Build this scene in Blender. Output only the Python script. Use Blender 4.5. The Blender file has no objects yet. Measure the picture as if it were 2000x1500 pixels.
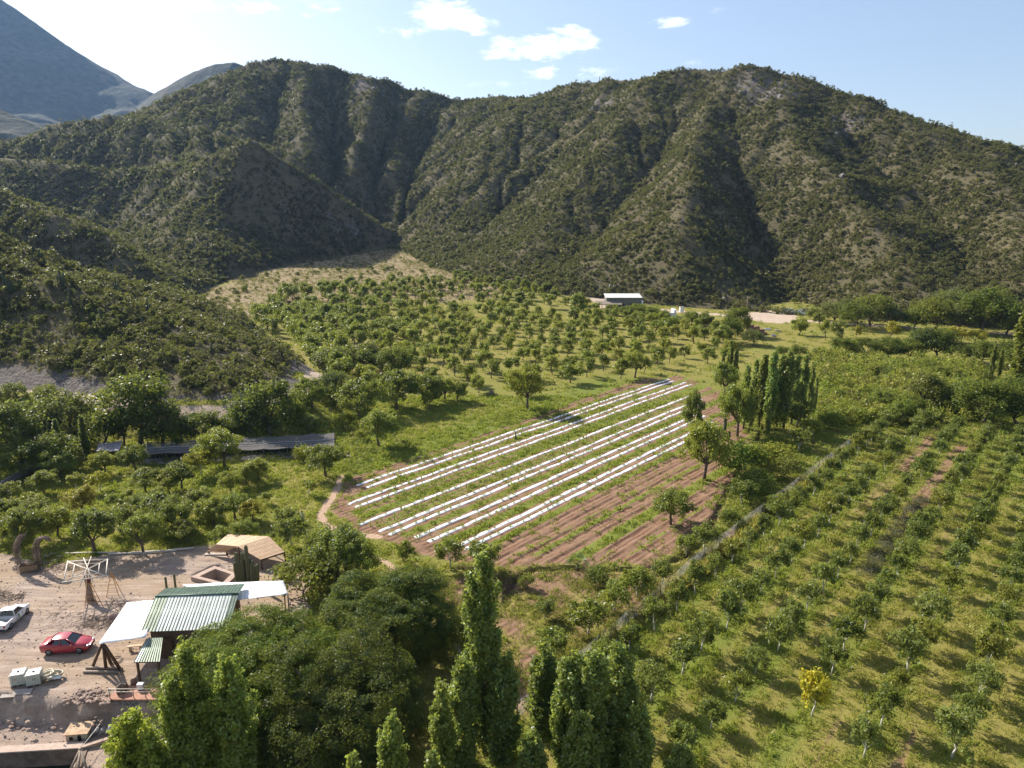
import bpy, bmesh, math, random, time
import numpy as np
from mathutils import Vector, Matrix
T0 = time.time()
R = math.radians
rng = np.random.default_rng(7)
random.seed(7)
scene = bpy.context.scene
COL = scene.collection

# ------------------------------------------------------------------ camera
H = 40.0                      # drone height above the valley floor (m)
PITCH = R(14.0)
FPX = 1402.0                  # focal length in pixels of the 2000 px wide photograph
cam_d = bpy.data.cameras.new('camera')
cam = bpy.data.objects.new('camera', cam_d)
COL.objects.link(cam)
cam_d.sensor_width = 36.0
cam_d.lens = 36.0 * FPX / 2000.0
cam_d.clip_start = 0.5
cam_d.clip_end = 20000
cam.location = (0, 0, H)
cam.rotation_euler = (R(90) - PITCH, 0, 0)
scene.camera = cam

# ------------------------------------------------------------------ light
SUN_AZ_LEFT, SUN_EL = R(50), R(35)
SUN_DIR = Vector((-math.sin(SUN_AZ_LEFT) * math.cos(SUN_EL), math.cos(SUN_AZ_LEFT) * math.cos(SUN_EL), math.sin(SUN_EL)))
sun_d = bpy.data.lights.new('sun', 'SUN')
sun_d.energy = 5.0
sun_d.angle = R(0.55)
sun_d.color = (1.0, 0.93, 0.82)
sun = bpy.data.objects.new('sun', sun_d)
COL.objects.link(sun)
sun.rotation_euler = SUN_DIR.to_track_quat('Z', 'Y').to_euler()
sun.location = (-60, 60, 120)

def pix_dir(x, y):
    a, b = (x - 1000) / FPX, (750 - y) / FPX
    return np.array([a, math.cos(PITCH) + b * math.sin(PITCH), -math.sin(PITCH) + b * math.cos(PITCH)])

world = bpy.data.worlds.new('World')
scene.world = world
world.use_nodes = True
nt = world.node_tree
nt.nodes.clear()
def wn(t, **k):
    n = nt.nodes.new(t)
    for a, v in k.items(): setattr(n, a, v)
    return n
wo = wn('ShaderNodeOutputWorld'); wb = wn('ShaderNodeBackground')
sky = wn('ShaderNodeTexSky', sky_type='NISHITA')
sky.sun_disc = False
sky.sun_elevation = SUN_EL
sky.sun_rotation = -SUN_AZ_LEFT
sky.altitude = 1700
sky.air_density = 1.0
sky.dust_density = 5.0
sky.ozone_density = 1.0
wb.inputs['Strength'].default_value = 0.082
tc = wn('ShaderNodeTexCoord')
nz = wn('ShaderNodeTexNoise'); nz.inputs['Scale'].default_value = 34; nz.inputs['Detail'].default_value = 7; nz.inputs['Roughness'].default_value = 0.62
mp = wn('ShaderNodeMapping'); mp.inputs['Scale'].default_value = (0.75, 1, 2.2)
nt.links.new(tc.outputs['Generated'], mp.inputs['Vector']); nt.links.new(mp.outputs[0], nz.inputs['Vector'])
def wmath(op, a, b=None, clamp=False):
    n = wn('ShaderNodeMath', operation=op, use_clamp=clamp)
    for i, v in enumerate((a, b)):
        if v is None: continue
        if isinstance(v, (int, float)): n.inputs[i].default_value = v
        else: nt.links.new(v, n.inputs[i])
    return n.outputs[0]
tot = None
# clouds: direction of the middle, half width and half height (radians), strength
for (px, py, hw, hh, k) in [(868, 30, .052, .022, 1.0), (905, 48, .05, .016, .9), (790, 62, .05, .010, .55), (1065, 88, .075, .022, 1.0), (1030, 105, .07, .012, .75), (1110, 62, .030, .010, .9),
                            (1090, 140, .12, .018, .38), (1305, 41, .036, .010, .62), (1312, 104, .016, .006, .45), (1350, 122, .03, .007, .3), (1380, 20, .03, .006, .3), (560, 16, .10, .012, .5), (980, 160, .16, .014, .2), (300, -60, .3, .05, .5)]:
    d = pix_dir(px, py); d = d / np.linalg.norm(d)
    rt = np.cross(d, (0, 0, 1)); rt /= np.linalg.norm(rt); up = np.cross(rt, d)
    s = None
    for ax, w in ((rt, hw), (up, hh)):
        dp = wn('ShaderNodeVectorMath', operation='DOT_PRODUCT'); nt.links.new(tc.outputs['Generated'], dp.inputs[0]); dp.inputs[1].default_value = tuple(ax / w)
        q = wmath('MULTIPLY', dp.outputs['Value'], dp.outputs['Value'])
        s = q if s is None else wmath('ADD', s, q)
    dd = wn('ShaderNodeVectorMath', operation='DOT_PRODUCT'); nt.links.new(tc.outputs['Generated'], dd.inputs[0]); dd.inputs[1].default_value = tuple(d)
    front = wmath('GREATER_THAN', dd.outputs['Value'], 0.3)
    m = wmath('MULTIPLY', wmath('MULTIPLY', wmath('SUBTRACT', 1.15, wmath('SQRT', s), True), k), front)
    tot = m if tot is None else wmath('MAXIMUM', tot, m)
nn = wmath('MULTIPLY', wmath('SUBTRACT', nz.outputs['Fac'], 0.52), 3.4)
cl = wmath('ADD', tot, wmath('MULTIPLY', nn, wmath('MULTIPLY', wmath('MINIMUM', wmath('MULTIPLY', tot, 3.0), 1.0), 0.8)))
cr = wn('ShaderNodeMapRange', interpolation_type='SMOOTHSTEP'); cr.inputs['From Min'].default_value = 0.18; cr.inputs['From Max'].default_value = 1.1
nt.links.new(cl, cr.inputs['Value'])
mixc = wn('ShaderNodeMix', data_type='RGBA'); mixc.inputs['B'].default_value = (14, 14, 14.2, 1)
nt.links.new(wmath('MULTIPLY', cr.outputs[0], 0.85), mixc.inputs['Factor']); pale = wn('ShaderNodeMix', data_type='RGBA'); pale.inputs['Factor'].default_value = 0.10; pale.inputs['B'].default_value = (11, 11.6, 12.4, 1); nt.links.new(sky.outputs[0], pale.inputs['A']); nt.links.new(pale.outputs['Result'], mixc.inputs['A'])
nt.links.new(mixc.outputs['Result'], wb.inputs['Color']); nt.links.new(wb.outputs[0], wo.inputs[0])

vs = scene.view_settings
vs.view_transform = 'Standard'; vs.look = 'None'; vs.gamma = 1.0; vs.use_curve_mapping = False
vs.exposure = 0.95
HAZE_DENSITY = 0.000055
cy = scene.cycles
cy.use_denoising = True
cy.max_bounces = 8; cy.diffuse_bounces = 2; cy.glossy_bounces = 2; cy.transmission_bounces = 4; cy.volume_bounces = 0; cy.transparent_max_bounces = 8
cy.use_adaptive_sampling = True; cy.adaptive_threshold = 0.006

# ------------------------------------------------------------------ geometry helpers
GA = R(40.5)                  # direction of the planted rows, clockwise from straight ahead
SA, CA = math.sin(GA), math.cos(GA)
def G(px, py, z=0.0):         # point of the level z that the photograph shows at a pixel
    d = pix_dir(px, py); t = (z - H) / d[2]
    return np.array([d[0] * t, d[1] * t, z])
def GY(px, py, Y):            # point at distance Y ahead
    d = pix_dir(px, py); t = Y / d[1]
    return np.array([d[0] * t, Y, H + d[2] * t])
def UV(p): return (p[0] * SA + p[1] * CA, p[0] * CA - p[1] * SA)
def XY(u, v): return (u * SA + v * CA, u * CA - v * SA)
def project(x, y, z):         # to pixels of the photograph
    zc = y * math.cos(PITCH) - (z - H) * math.sin(PITCH)
    yc = y * math.sin(PITCH) + (z - H) * math.cos(PITCH)
    return 1000 + FPX * x / zc, 750 - FPX * yc / zc, zc
def in_view(x, y, z, m=60):
    px, py, zc = project(x, y, z)
    return (zc > 1) & (px > -m) & (px < 2000 + m) & (py > -m) & (py < 1500 + m)

def sstep(a, b, x):
    t = np.clip((x - a) / (b - a), 0, 1); return t * t * (3 - 2 * t)
def vnoise(x, y, seed=0.0):
    ix, iy = np.floor(x), np.floor(y); fx, fy = x - ix, y - iy
    fx, fy = fx * fx * (3 - 2 * fx), fy * fy * (3 - 2 * fy)
    def h(a, b):
        s = np.sin(a * 127.1 + b * 311.7 + seed * 74.7) * 43758.5453
        return s - np.floor(s)
    return (h(ix, iy) * (1 - fx) + h(ix + 1, iy) * fx) * (1 - fy) + (h(ix, iy + 1) * (1 - fx) + h(ix + 1, iy + 1) * fx) * fy
def fbm(x, y, seed=0.0, o=4, g=0.5):
    s, a, t = 0, 1.0, 0
    for i in range(o):
        s = s + a * (vnoise(x * 2 ** i, y * 2 ** i, seed + i * 3.1) * 2 - 1); t += a; a *= g
    return s / t
def poly_dist(x, y, P, closed=False):
    P = np.asarray(P, float)[:, :2]; d = np.full(np.shape(x), 1e9)
    n = len(P)
    for i in range(n if closed else n - 1):
        a, b = P[i], P[(i + 1) % n]; ab = b - a; L2 = max(ab @ ab, 1e-9)
        t = np.clip(((x - a[0]) * ab[0] + (y - a[1]) * ab[1]) / L2, 0, 1)
        d = np.minimum(d, np.hypot(x - a[0] - t * ab[0], y - a[1] - t * ab[1]))
    return d
def inside(x, y, P):
    P = np.asarray(P, float)[:, :2]; c = np.zeros(np.shape(x), bool); n = len(P)
    for i in range(n):
        x0, y0 = P[i]; x1, y1 = P[(i + 1) % n]
        if y0 == y1: continue
        c ^= ((y0 > y) != (y1 > y)) & (x < (x1 - x0) * (y - y0) / (y1 - y0) + x0)
    return c
def sdist(x, y, P):           # signed distance to a polygon, positive inside
    return np.where(inside(x, y, P), 1, -1) * poly_dist(x, y, P, True)

# ------------------------------------------------------------------ object helpers
def new_mesh(name, V, F, mat=None, smooth=False):
    V = np.asarray(V, np.float32).reshape(-1, 3); F = np.asarray(F, np.int32)
    me = bpy.data.meshes.new(name)
    k = F.shape[1]; n = len(F)
    me.vertices.add(len(V)); me.vertices.foreach_set('co', V.ravel())
    me.loops.add(n * k); me.loops.foreach_set('vertex_index', F.ravel())
    me.polygons.add(n); me.polygons.foreach_set('loop_start', np.arange(0, n * k, k, dtype=np.int32))
    me.polygons.foreach_set('loop_total', np.full(n, k, np.int32))
    if smooth: me.polygons.foreach_set('use_smooth', np.ones(n, bool))
    me.update(calc_edges=True); me.validate()
    if mat: me.materials.append(mat)
    return me
def link(name, data, parent=None, **props):
    o = bpy.data.objects.new(name, data); COL.objects.link(o)
    if parent: o.parent = parent
    for k, v in props.items(): o[k] = v
    return o
def thing(name, label, cat, loc=(0, 0, 0), rz=0.0, group=None):
    o = link(name, None); o.location = [float(q) for q in loc]; o.rotation_euler = (0, 0, rz); o.empty_display_size = 0.3
    o['label'] = label; o['category'] = cat
    if group: o['group'] = group
    return o
def tag(o, label, cat, group=None):
    o['label'] = label; o['category'] = cat
    if group: o['group'] = group
    return o
def copy_tree(o, parent=None):
    c = o.copy(); COL.objects.link(c)
    if parent: c.parent = parent
    for ch in list(o.children): copy_tree(ch, c)
    return c
class MB:
    def __init__(s): s.v = []; s.f = []; s.sm = []
    def add(s, V, F, smooth=False):
        b = len(s.v); s.v += [tuple(map(float, p)) for p in V]; s.f += [tuple(i + b for i in f) for f in F]; s.sm += [smooth] * len(F); return s
    def box(s, c, d, rz=0.0, M=None, taper=1.0):
        x, y, z = d[0] / 2, d[1] / 2, d[2] / 2
        P = [(-x, -y, -z), (x, -y, -z), (x, y, -z), (-x, y, -z), (-x * taper, -y * taper, z), (x * taper, -y * taper, z), (x * taper, y * taper, z), (-x * taper, y * taper, z)]
        m = Matrix.Translation(c) @ Matrix.Rotation(rz, 4, 'Z')
        if M is not None: m = M @ m
        P = [m @ Vector(p) for p in P]
        return s.add(P, [(3, 2, 1, 0), (4, 5, 6, 7), (0, 1, 5, 4), (1, 2, 6, 5), (2, 3, 7, 6), (3, 0, 4, 7)])
    def tube(s, path, r, n=6, cap=True):
        path = [Vector(p) for p in path]; m = len(path)
        if not hasattr(r, '__len__'): r = [r] * m
        V = []; F = []
        for i, p in enumerate(path):
            t = (path[min(i + 1, m - 1)] - path[max(i - 1, 0)]).normalized()
            a = t.cross(Vector((0, 0, 1)) if abs(t.z) < 0.9 else Vector((1, 0, 0))).normalized(); b = t.cross(a)
            V += [p + (a * math.cos(2 * math.pi * k / n) + b * math.sin(2 * math.pi * k / n)) * r[i] for k in range(n)]
        for i in range(m - 1):
            for k in range(n):
                F.append((i * n + k, i * n + (k + 1) % n, (i + 1) * n + (k + 1) % n, (i + 1) * n + k))
        if cap: F += [tuple(range(n))[::-1], tuple((m - 1) * n + k for k in range(n))]
        return s.add(V, F, True)
    def prism(s, poly, z0, z1):
        n = len(poly)
        V = [(p[0], p[1], z0) for p in poly] + [(p[0], p[1], z1) for p in poly]
        return s.add(V, [tuple(range(n))[::-1], tuple(range(n, 2 * n))] + [(i, (i + 1) % n, n + (i + 1) % n, n + i) for i in range(n)])
    def plate(s, quad, th):                      # a quad given thickness along its normal, downwards
        q = [Vector(p) for p in quad]; nrm = (q[1] - q[0]).cross(q[-1] - q[0]).normalized()
        if nrm.z < 0: q = q[::-1]; nrm = -nrm
        n = len(q); V = q + [p - nrm * th for p in q]
        return s.add(V, [tuple(range(n)), tuple(range(n, 2 * n))[::-1]] + [(n + i, n + (i + 1) % n, (i + 1) % n, i) for i in range(n)])
    def blob(s, c, d, seed=0, n=8, rough=0.2):
        r = random.Random(seed); V = []; F = []; m = max(3, n // 2)
        for i in range(m + 1):
            th = math.pi * i / m
            for k in range(n):
                ph = 2 * math.pi * k / n; q = 1 + r.uniform(-rough, rough)
                V.append((c[0] + d[0] * q * math.sin(th) * math.cos(ph), c[1] + d[1] * q * math.sin(th) * math.sin(ph), c[2] + d[2] * math.cos(th) * (q if 0 < i < m else 1)))
        for i in range(m):
            for k in range(n): F.append((i * n + k, (i + 1) * n + k, (i + 1) * n + (k + 1) % n, i * n + (k + 1) % n))
        return s.add(V, F, False)
    def mesh(s, name, mat):
        me = bpy.data.meshes.new(name); me.from_pydata(s.v, [], s.f); me.validate()
        me.polygons.foreach_set('use_smooth', s.sm[:len(me.polygons)] if len(s.sm) >= len(me.polygons) else [False] * len(me.polygons))
        if mat: me.materials.append(mat)
        return me
    def build(s, name, mat, parent=None, **props):
        return link(name, s.mesh(name, mat), parent, **props)

# ------------------------------------------------------------------ materials
def node_mat(name):
    m = bpy.data.materials.new(name); m.use_nodes = True; n = m.node_tree; n.nodes.clear()
    return m, n
class N:
    def __init__(s, name):
        s.m, s.t = node_mat(name); s.out = s.n('ShaderNodeOutputMaterial')
    def n(s, t, **k):
        q = s.t.nodes.new(t)
        for a, v in k.items(): setattr(q, a, v)
        return q
    def set(s, sock, v):
        if v is None: return
        if hasattr(v, 'is_output') or isinstance(v, bpy.types.NodeSocket): s.t.links.new(v, sock)
        elif isinstance(v, (tuple, list)) and len(v) == 3 and sock.type == 'RGBA': sock.default_value = (*v, 1)
        else: sock.default_value = v
    def math(s, op, a, b=None, clamp=False):
        q = s.n('ShaderNodeMath', operation=op, use_clamp=clamp); s.set(q.inputs[0], a); s.set(q.inputs[1], b); return q.outputs[0]
    def mix(s, f, a, b, mode='MIX'):
        q = s.n('ShaderNodeMix', data_type='RGBA', blend_type=mode); s.set(q.inputs['Factor'], f); s.set(q.inputs['A'], a); s.set(q.inputs['B'], b); return q.outputs['Result']
    def noise(s, scale, detail=4, rough=0.55, vec=None, out='Fac'):
        q = s.n('ShaderNodeTexNoise'); q.inputs['Scale'].default_value = scale; q.inputs['Detail'].default_value = detail; q.inputs['Roughness'].default_value = rough
        if vec is not None: s.set(q.inputs['Vector'], vec)
        return q.outputs[out]
    def ramp(s, v, a, b):
        q = s.n('ShaderNodeMapRange', interpolation_type='SMOOTHSTEP'); s.set(q.inputs['Value'], v); q.inputs['From Min'].default_value = a; q.inputs['From Max'].default_value = b; return q.outputs[0]
    def pos(s): return s.n('ShaderNodeNewGeometry').outputs['Position']
    def obj(s): return s.n('ShaderNodeTexCoord').outputs['Object']
    def bump(s, h, strength=0.4, dist=0.1):
        q = s.n('ShaderNodeBump'); s.set(q.inputs['Height'], h); q.inputs['Strength'].default_value = strength; q.inputs['Distance'].default_value = dist; return q.outputs[0]
    def principled(s, col, rough=0.8, metal=0.0, spec=0.3, normal=None, **kw):
        q = s.n('ShaderNodeBsdfPrincipled'); s.set(q.inputs['Base Color'], col); s.set(q.inputs['Roughness'], rough); s.set(q.inputs['Metallic'], metal); s.set(q.inputs['Specular IOR Level'], spec)
        if normal is not None: s.set(q.inputs['Normal'], normal)
        for k, v in kw.items(): s.set(q.inputs[k.replace('_', ' ')], v)
        return q.outputs[0]
    def done(s, shader): s.t.links.new(shader, s.out.inputs['Surface']); return s.m
_simple = {}
def simple(name, col, rough=0.75, var=0.25, scale=6.0, metal=0.0, spec=0.3, bump=0.25, col2=None):
    if name in _simple: return _simple[name]
    k = N(name); o = k.obj(); f = k.noise(scale, 5, 0.6, o); f2 = k.noise(scale * 7, 3, 0.6, o)
    c2 = col2 or tuple(c * (1 - var) for c in col)
    c = k.mix(k.ramp(f, 0.35, 0.68), col, c2); c = k.mix(k.math('MULTIPLY', k.ramp(f2, 0.45, 0.8), 0.35), c, tuple(q * 0.6 for q in col))
    _simple[name] = k.done(k.principled(c, rough, metal, spec, k.bump(f2, bump, 0.03) if bump else None)); return _simple[name]
def leaf_shader(k, col, gloss=0.35, trans=0.36, rough=0.42):
    p = k.principled(col, rough, 0.0, gloss)
    t = k.n('ShaderNodeBsdfTranslucent'); k.set(t.inputs['Color'], k.mix(0.55, col, (0.46, 0.52, 0.06), 'MIX'))
    x = k.n('ShaderNodeMixShader'); x.inputs[0].default_value = trans
    k.t.links.new(p, x.inputs[1]); k.t.links.new(t.outputs[0], x.inputs[2]); return x.outputs[0]
def foliage_material(name, gloss=0.35, trans=0.32):        # colour comes from the object's own colour
    k = N(name); oi = k.n('ShaderNodeObjectInfo'); isl = k.n('ShaderNodeNewGeometry').outputs['Random Per Island']
    b = oi.outputs['Color']
    hs = k.n('ShaderNodeHueSaturation'); k.set(hs.inputs['Color'], b); k.set(hs.inputs['Hue'], k.math('ADD', 0.475, k.math('MULTIPLY', isl, 0.05)))
    k.set(hs.inputs['Value'], k.math('ADD', 0.5, k.math('MULTIPLY', isl, 1.0)))
    f = k.ramp(k.noise(0.9, 3, 0.5, k.obj()), 0.38, 0.68)
    c = k.mix(f, hs.outputs[0], k.mix(0.6, hs.outputs[0], (0.19, 0.20, 0.03), 'MIX'))
    return k.done(leaf_shader(k, c, gloss, trans))
def fixed_foliage(name, c1, c2, gloss=0.2, trans=0.25, scale=0.03):
    k = N(name); oi = k.n('ShaderNodeObjectInfo'); isl = k.n('ShaderNodeNewGeometry').outputs['Random Per Island']
    f = k.math('ADD', k.math('MULTIPLY', oi.outputs['Random'], 0.55), k.math('MULTIPLY', k.ramp(k.noise(scale, 3, 0.5, k.pos()), 0.35, 0.65), 0.45))
    c = k.mix(f, c1, c2)
    hs = k.n('ShaderNodeHueSaturation'); k.set(hs.inputs['Color'], c); k.set(hs.inputs['Value'], k.math('ADD', 0.62, k.math('MULTIPLY', isl, 0.76)))
    return k.done(leaf_shader(k, hs.outputs[0], gloss, trans))
M_FOL = foliage_material('leaf', 0.28, 0.42)
M_FOLD = foliage_material('dense leaf', 0.08, 0.34)
M_FOLP = foliage_material('poplar leaf', 0.55, 0.50)
M_FOLS = foliage_material('scrub leaf', 0.03, 0.3)
M_BARK = simple('bark', (0.16, 0.12, 0.09), 0.9, 0.4, 5)
M_WHITEBARK = simple('whitewashed bark', (0.55, 0.52, 0.46), 0.9, 0.35, 3)
# ------------------------------------------------------------------ lie of the land
Kd = H / 36.0
def P3(l): return np.array([GY(a, b, c * Kd) for a, b, c in l])
ROAD_Z = 5.0
track = np.array([G(a, b, ROAD_Z) for a, b in [(-420, 742), (-120, 745), (0, 756), (100, 766), (180, 778), (300, 792), (430, 792), (530, 778), (590, 756), (612, 735)]])
track = np.vstack([track, G(608, 712, 4.0)])
ditch = np.array([G(*p) for p in [(1493, 828), (1478, 862), (1440, 925), (1408, 985), (1385, 1035), (1372, 1062), (1330, 1088), (1270, 1109), (1195, 1112), (1120, 1108), (1040, 1112), (1005, 1130), (990, 1155), (988, 1180), (960, 1120), (915, 1105)]])
ditch_a, ditch_b = ditch[:14], np.array([G(*p) for p in [(992, 1150), (965, 1128), (930, 1112), (900, 1108)]])
field_poly = np.array([G(*p) for p in [(648, 990), (672, 945), (700, 928), (850, 880), (1050, 812), (1240, 742), (1325, 732), (1400, 762), (1440, 810), (1465, 850), (1470, 872), (1425, 950), (1388, 1030), (1335, 1080), (1262, 1102), (1120, 1100), (1000, 1105), (900, 1096), (790, 1068), (700, 1032), (655, 1012)]])
yard_poly = np.array([G(*p) for p in [(-700, 1180), (-300, 1110), (-40, 1082), (20, 1085), (90, 1108), (240, 1080), (320, 1076), (400, 1066), (470, 1062), (560, 1085), (600, 1130), (600, 1240), (420, 1330), (345, 1400)]] + [np.array([-24.0, 40.0, 0]), np.array([-70.0, 40.0, 0])])
path_line = np.array([G(*p) for p in [(668, 930), (655, 962), (640, 985), (625, 1008), (640, 1028), (690, 1042), (740, 1050)]])
path_line2 = np.array([G(*p) for p in [(700, 1075), (730, 1088), (760, 1102), (772, 1118), (760, 1135)]])
road_line = np.array([G(a, b, 0.6) for a, b in [(930, 556), (1000, 564), (1080, 573), (1135, 584), (1190, 594), (1260, 601), (1330, 606), (1400, 611), (1470, 618), (1560, 622), (1700, 632), (1830, 640), (1950, 648), (2200, 662)]])
meadow_poly = np.array([GY(*p) for p in [(260, 560, 235), (270, 530, 300), (345, 525, 330), (430, 535, 325), (500, 512, 370), (560, 500, 410), (640, 495, 440), (720, 485, 470), (775, 480, 520), (815, 497, 460), (870, 526, 380), (950, 550, 330), (940, 560, 305), (860, 568, 292), (740, 572, 288), (620, 585, 280), (520, 596, 270), (470, 598, 262), (400, 580, 265)]])
Y_EDGE = float(G(0, 1362)[1])
pit_poly = np.array([G(*p) for p in [(374, 1126), (419, 1105), (463, 1120), (440, 1143)]])
WATER_Z = -3.3
BASIN_X = float(G(160, 1460, -2.0)[0])
BASIN_Y = float(G(80, 1467, -2.0)[1])
def ground_z(x, y):
    x = np.asarray(x, float); y = np.asarray(y, float)
    z = 0.057 * np.maximum(0, y - 262) * sstep(70, 20, x + 0.0 * y) + 0.03 * np.maximum(0, y - 300) * sstep(20, 70, x)
    z = z + 0.12 * fbm(x / 9, y / 9, 3) + 0.05 * fbm(x / 2.1, y / 2.1, 5)
    # bank up to the track under the near hill
    z = z + ROAD_Z * sstep(118, 129, y) * sstep(-28, -46, x) * sstep(170, 150, y)
    # bank down from the yard to the terrace and the basin
    nse = 1.2 * fbm(x / 3.0, 0 * y, 11) + 0.7 * fbm(x / 1.1, y / 1.1, 12)
    low = sstep(0.1, -1.3, y - Y_EDGE + nse) * sstep(-24, -28, x)
    z = z - 2.0 * low + 0.12 * low * fbm(x / .7, y / .7, 15)
    z = np.where((x < BASIN_X + 0.3) & (y < BASIN_Y - 0.15), -6.0, z)
    if True:
        inn = inside(x, y, pit_poly); z = np.where(inn, -1.3, z)
    dd = np.minimum(poly_dist(x, y, ditch_a), poly_dist(x, y, ditch_b))
    z = z - 0.6 * sstep(0.6, 0.15, dd)
    return z

# ------------------------------------------------------------------ plastic strips: where they run
strip_px = [((696, 949), (1307, 741)), ((716, 953), (1315, 744.5)), ((680, 986), (1339, 747.5)), ((694, 992), (1350, 751)), ((701, 1027), (1355, 771)), ((740, 1040), (1370, 780)),
            ((760, 1046), (1377, 786)), ((812, 1052), (1363, 810)), ((837, 1060), (1377, 813)), ((891, 1070), (1392, 825)), ((908, 1075), (1402, 832))]
strips = [(G(*a), G(*b)) for a, b in strip_px]
def strip_d(i, x, y):         # signed distance to the line of a strip, positive towards the right
    a, b = strips[i]; t = (b - a) / np.linalg.norm(b - a)
    return (x - a[0]) * t[1] - (y - a[1]) * t[0]

# ------------------------------------------------------------------ ground sheet
def axis(*seg):
    o = []
    for a, b, s in seg: o.append(np.arange(a, b, s))
    return np.concatenate(o + [[seg[-1][1]]])
gx = axis((-900, -420, 40), (-420, -200, 8), (-200, -62, 2.0), (-62, 62, 0.42), (62, 130, 0.9), (130, 300, 3), (300, 900, 40))
gyv = axis((-300, 0, 40), (0, 40, 4), (40, 160, 0.42), (160, 310, 1.5), (310, 560, 4), (560, 900, 40))
GX, GYY = np.meshgrid(gx, gyv)
X, Y = GX.ravel(), GYY.ravel()
Z = ground_z(X, Y)
n1 = fbm(X / 2.2, Y / 2.2, 21); n2 = fbm(X / 7, Y / 7, 22); n3 = fbm(X / 25, Y / 25, 23)
f_field = sstep(-0.9, 0.9, sdist(X, Y, field_poly) + 1.1 * n1 + 0.6 * n2)
f_yard = sstep(-0.7, 0.7, sdist(X, Y, yard_poly) + 0.8 * n1 + 0.5 * n2)
f_path = np.maximum(sstep(0.75, 0.3, poly_dist(X, Y, path_line) + .25 * n1), sstep(0.65, 0.25, poly_dist(X, Y, path_line2) + .25 * n1)) * 1.0
f_road = np.maximum(sstep(3.2, 2.0, poly_dist(X, Y, road_line) + 0.9 * n2), sstep(2.6, 1.6, poly_dist(X, Y, track) + .6 * n2))
# bare apron round the far shed, and the light patch beyond the dark tree
for (px, py, rr) in [(1160, 588, 9), (1180, 602, 7), (1500, 618, 11), (1130, 575, 7), (1520, 612, 9)]:
    q = G(px, py, 0.3); f_road = np.maximum(f_road, sstep(rr, rr * .6, np.hypot(X - q[0], (Y - q[1]) * .7) + 3 * n2))
f_mead = sstep(-10, 8, sdist(X, Y, meadow_poly) + 4 + 8 * n3 + 4 * n2)
f_ditch = sstep(0.6, 0.25, np.minimum(poly_dist(X, Y, ditch_a), poly_dist(X, Y, ditch_b)))
U, V = X * SA + Y * CA, X * CA - Y * SA
# weeds inside the field, furrows on its bare side
dS = np.array([strip_d(i, X, Y) for i in range(11)])
dmin = np.abs(dS).min(0)
soil_pair = sstep(1.15, 0.65, dmin + 0.35 * n1)
right = dS[10]
fur = np.zeros_like(X)
for c, w in ((-99, 1), (2.9, 0.75), (4.5, 0.9), (6.2, 0.45), (8.2, .7), (9.4, .6), (13.0, .8), (14.3, .8)):
    fur = np.maximum(fur, sstep(w + .35, w - .15, np.abs(right - c) + 0.3 * n1))
left_f = np.zeros_like(X)
for c, w in ((-2.6, .75), (-4.1, .45)):
    left_f = np.maximum(left_f, sstep(w + .35, w - .15, np.abs(dS[0] - c) + 0.3 * n1))
mid = np.zeros_like(X)
mid = np.maximum(mid, sstep(0.6, 0.3, np.abs(dS[3] - 2.0) + .3 * n1) * sstep(0.2, -0.2, n3 + .1))
mid = np.maximum(mid, sstep(0.5, 0.2, np.abs(dS[4] - 1.6) + .3 * n1) * 0.7)
soil = np.where(right > 1.6, fur, np.where(dS[0] < -1.5, left_f, np.maximum(soil_pair, mid)))
bare_end = sstep(4.0, 1.0, sdist(X, Y, field_poly) + 1.5 * n2) * sstep(2, -2, Y - 92 + X)      # trodden near end
soil = np.clip(np.maximum(soil, bare_end * 0.8) + 0.25 * (n1 - 0.1), 0, 1)
soil = np.where(right > 15.5, np.clip(0.75 + .4 * n1, 0, 1), soil)
soil = soil * f_field
# furrow relief
ph = np.where(right > 1.6, right, dmin)
Z = Z + f_field * soil * 0.09 * np.sin(ph * 2 * math.pi / 1.7) * sstep(0.2, 0.6, soil)
# orchard lanes on the right: bare wheel lanes, worn strips
lane = np.zeros_like(X)
for vc, u0, u1, w, k in ((-22.1, 118, 146, .9, 1.0), (-22.4, 96, 116, 1.0, .75), (-17.2, 100, 140, .95, 1.0), (-17.0, 80, 99, .8, .55), (-12.3, 84, 100, .35, .8), (-17.3, 60, 72, .6, .6), (-7.2, 46, 58, .3, .9), (-12.0, 46, 56, .3, .8), (-22, 62, 74, .9, .6), (-26.8, 70, 84, .7, .5), (-19.6, 50, 60, .6, .6), (-2.2, 60, 80, .3, .5)):
    lane = np.maximum(lane, k * sstep(w + .5, w - .2, np.abs(V - vc) + .5 * n1) * sstep(u0 - 3, u0 + 3, U + 4 * n2) * sstep(u1 + 3, u1 - 3, U + 4 * n2))
# the rough ground between ditch and wire fence
rough = sstep(-1.5, 1.5, sdist(X, Y, np.array([G(*p) for p in [(990, 1110), (1200, 1115), (1340, 1095), (1400, 1050), (1440, 1040), (1170, 1275), (1060, 1380), (900, 1420), (850, 1150)]])) + 2 * n2) 
soil_any = np.clip(np.maximum.reduce([soil, lane * .62 * (1 - f_field), rough * np.clip(0.55 + 0.8 * n2 + .4 * n1, 0, 1) * (1 - f_field)]), 0, 1)
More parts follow.
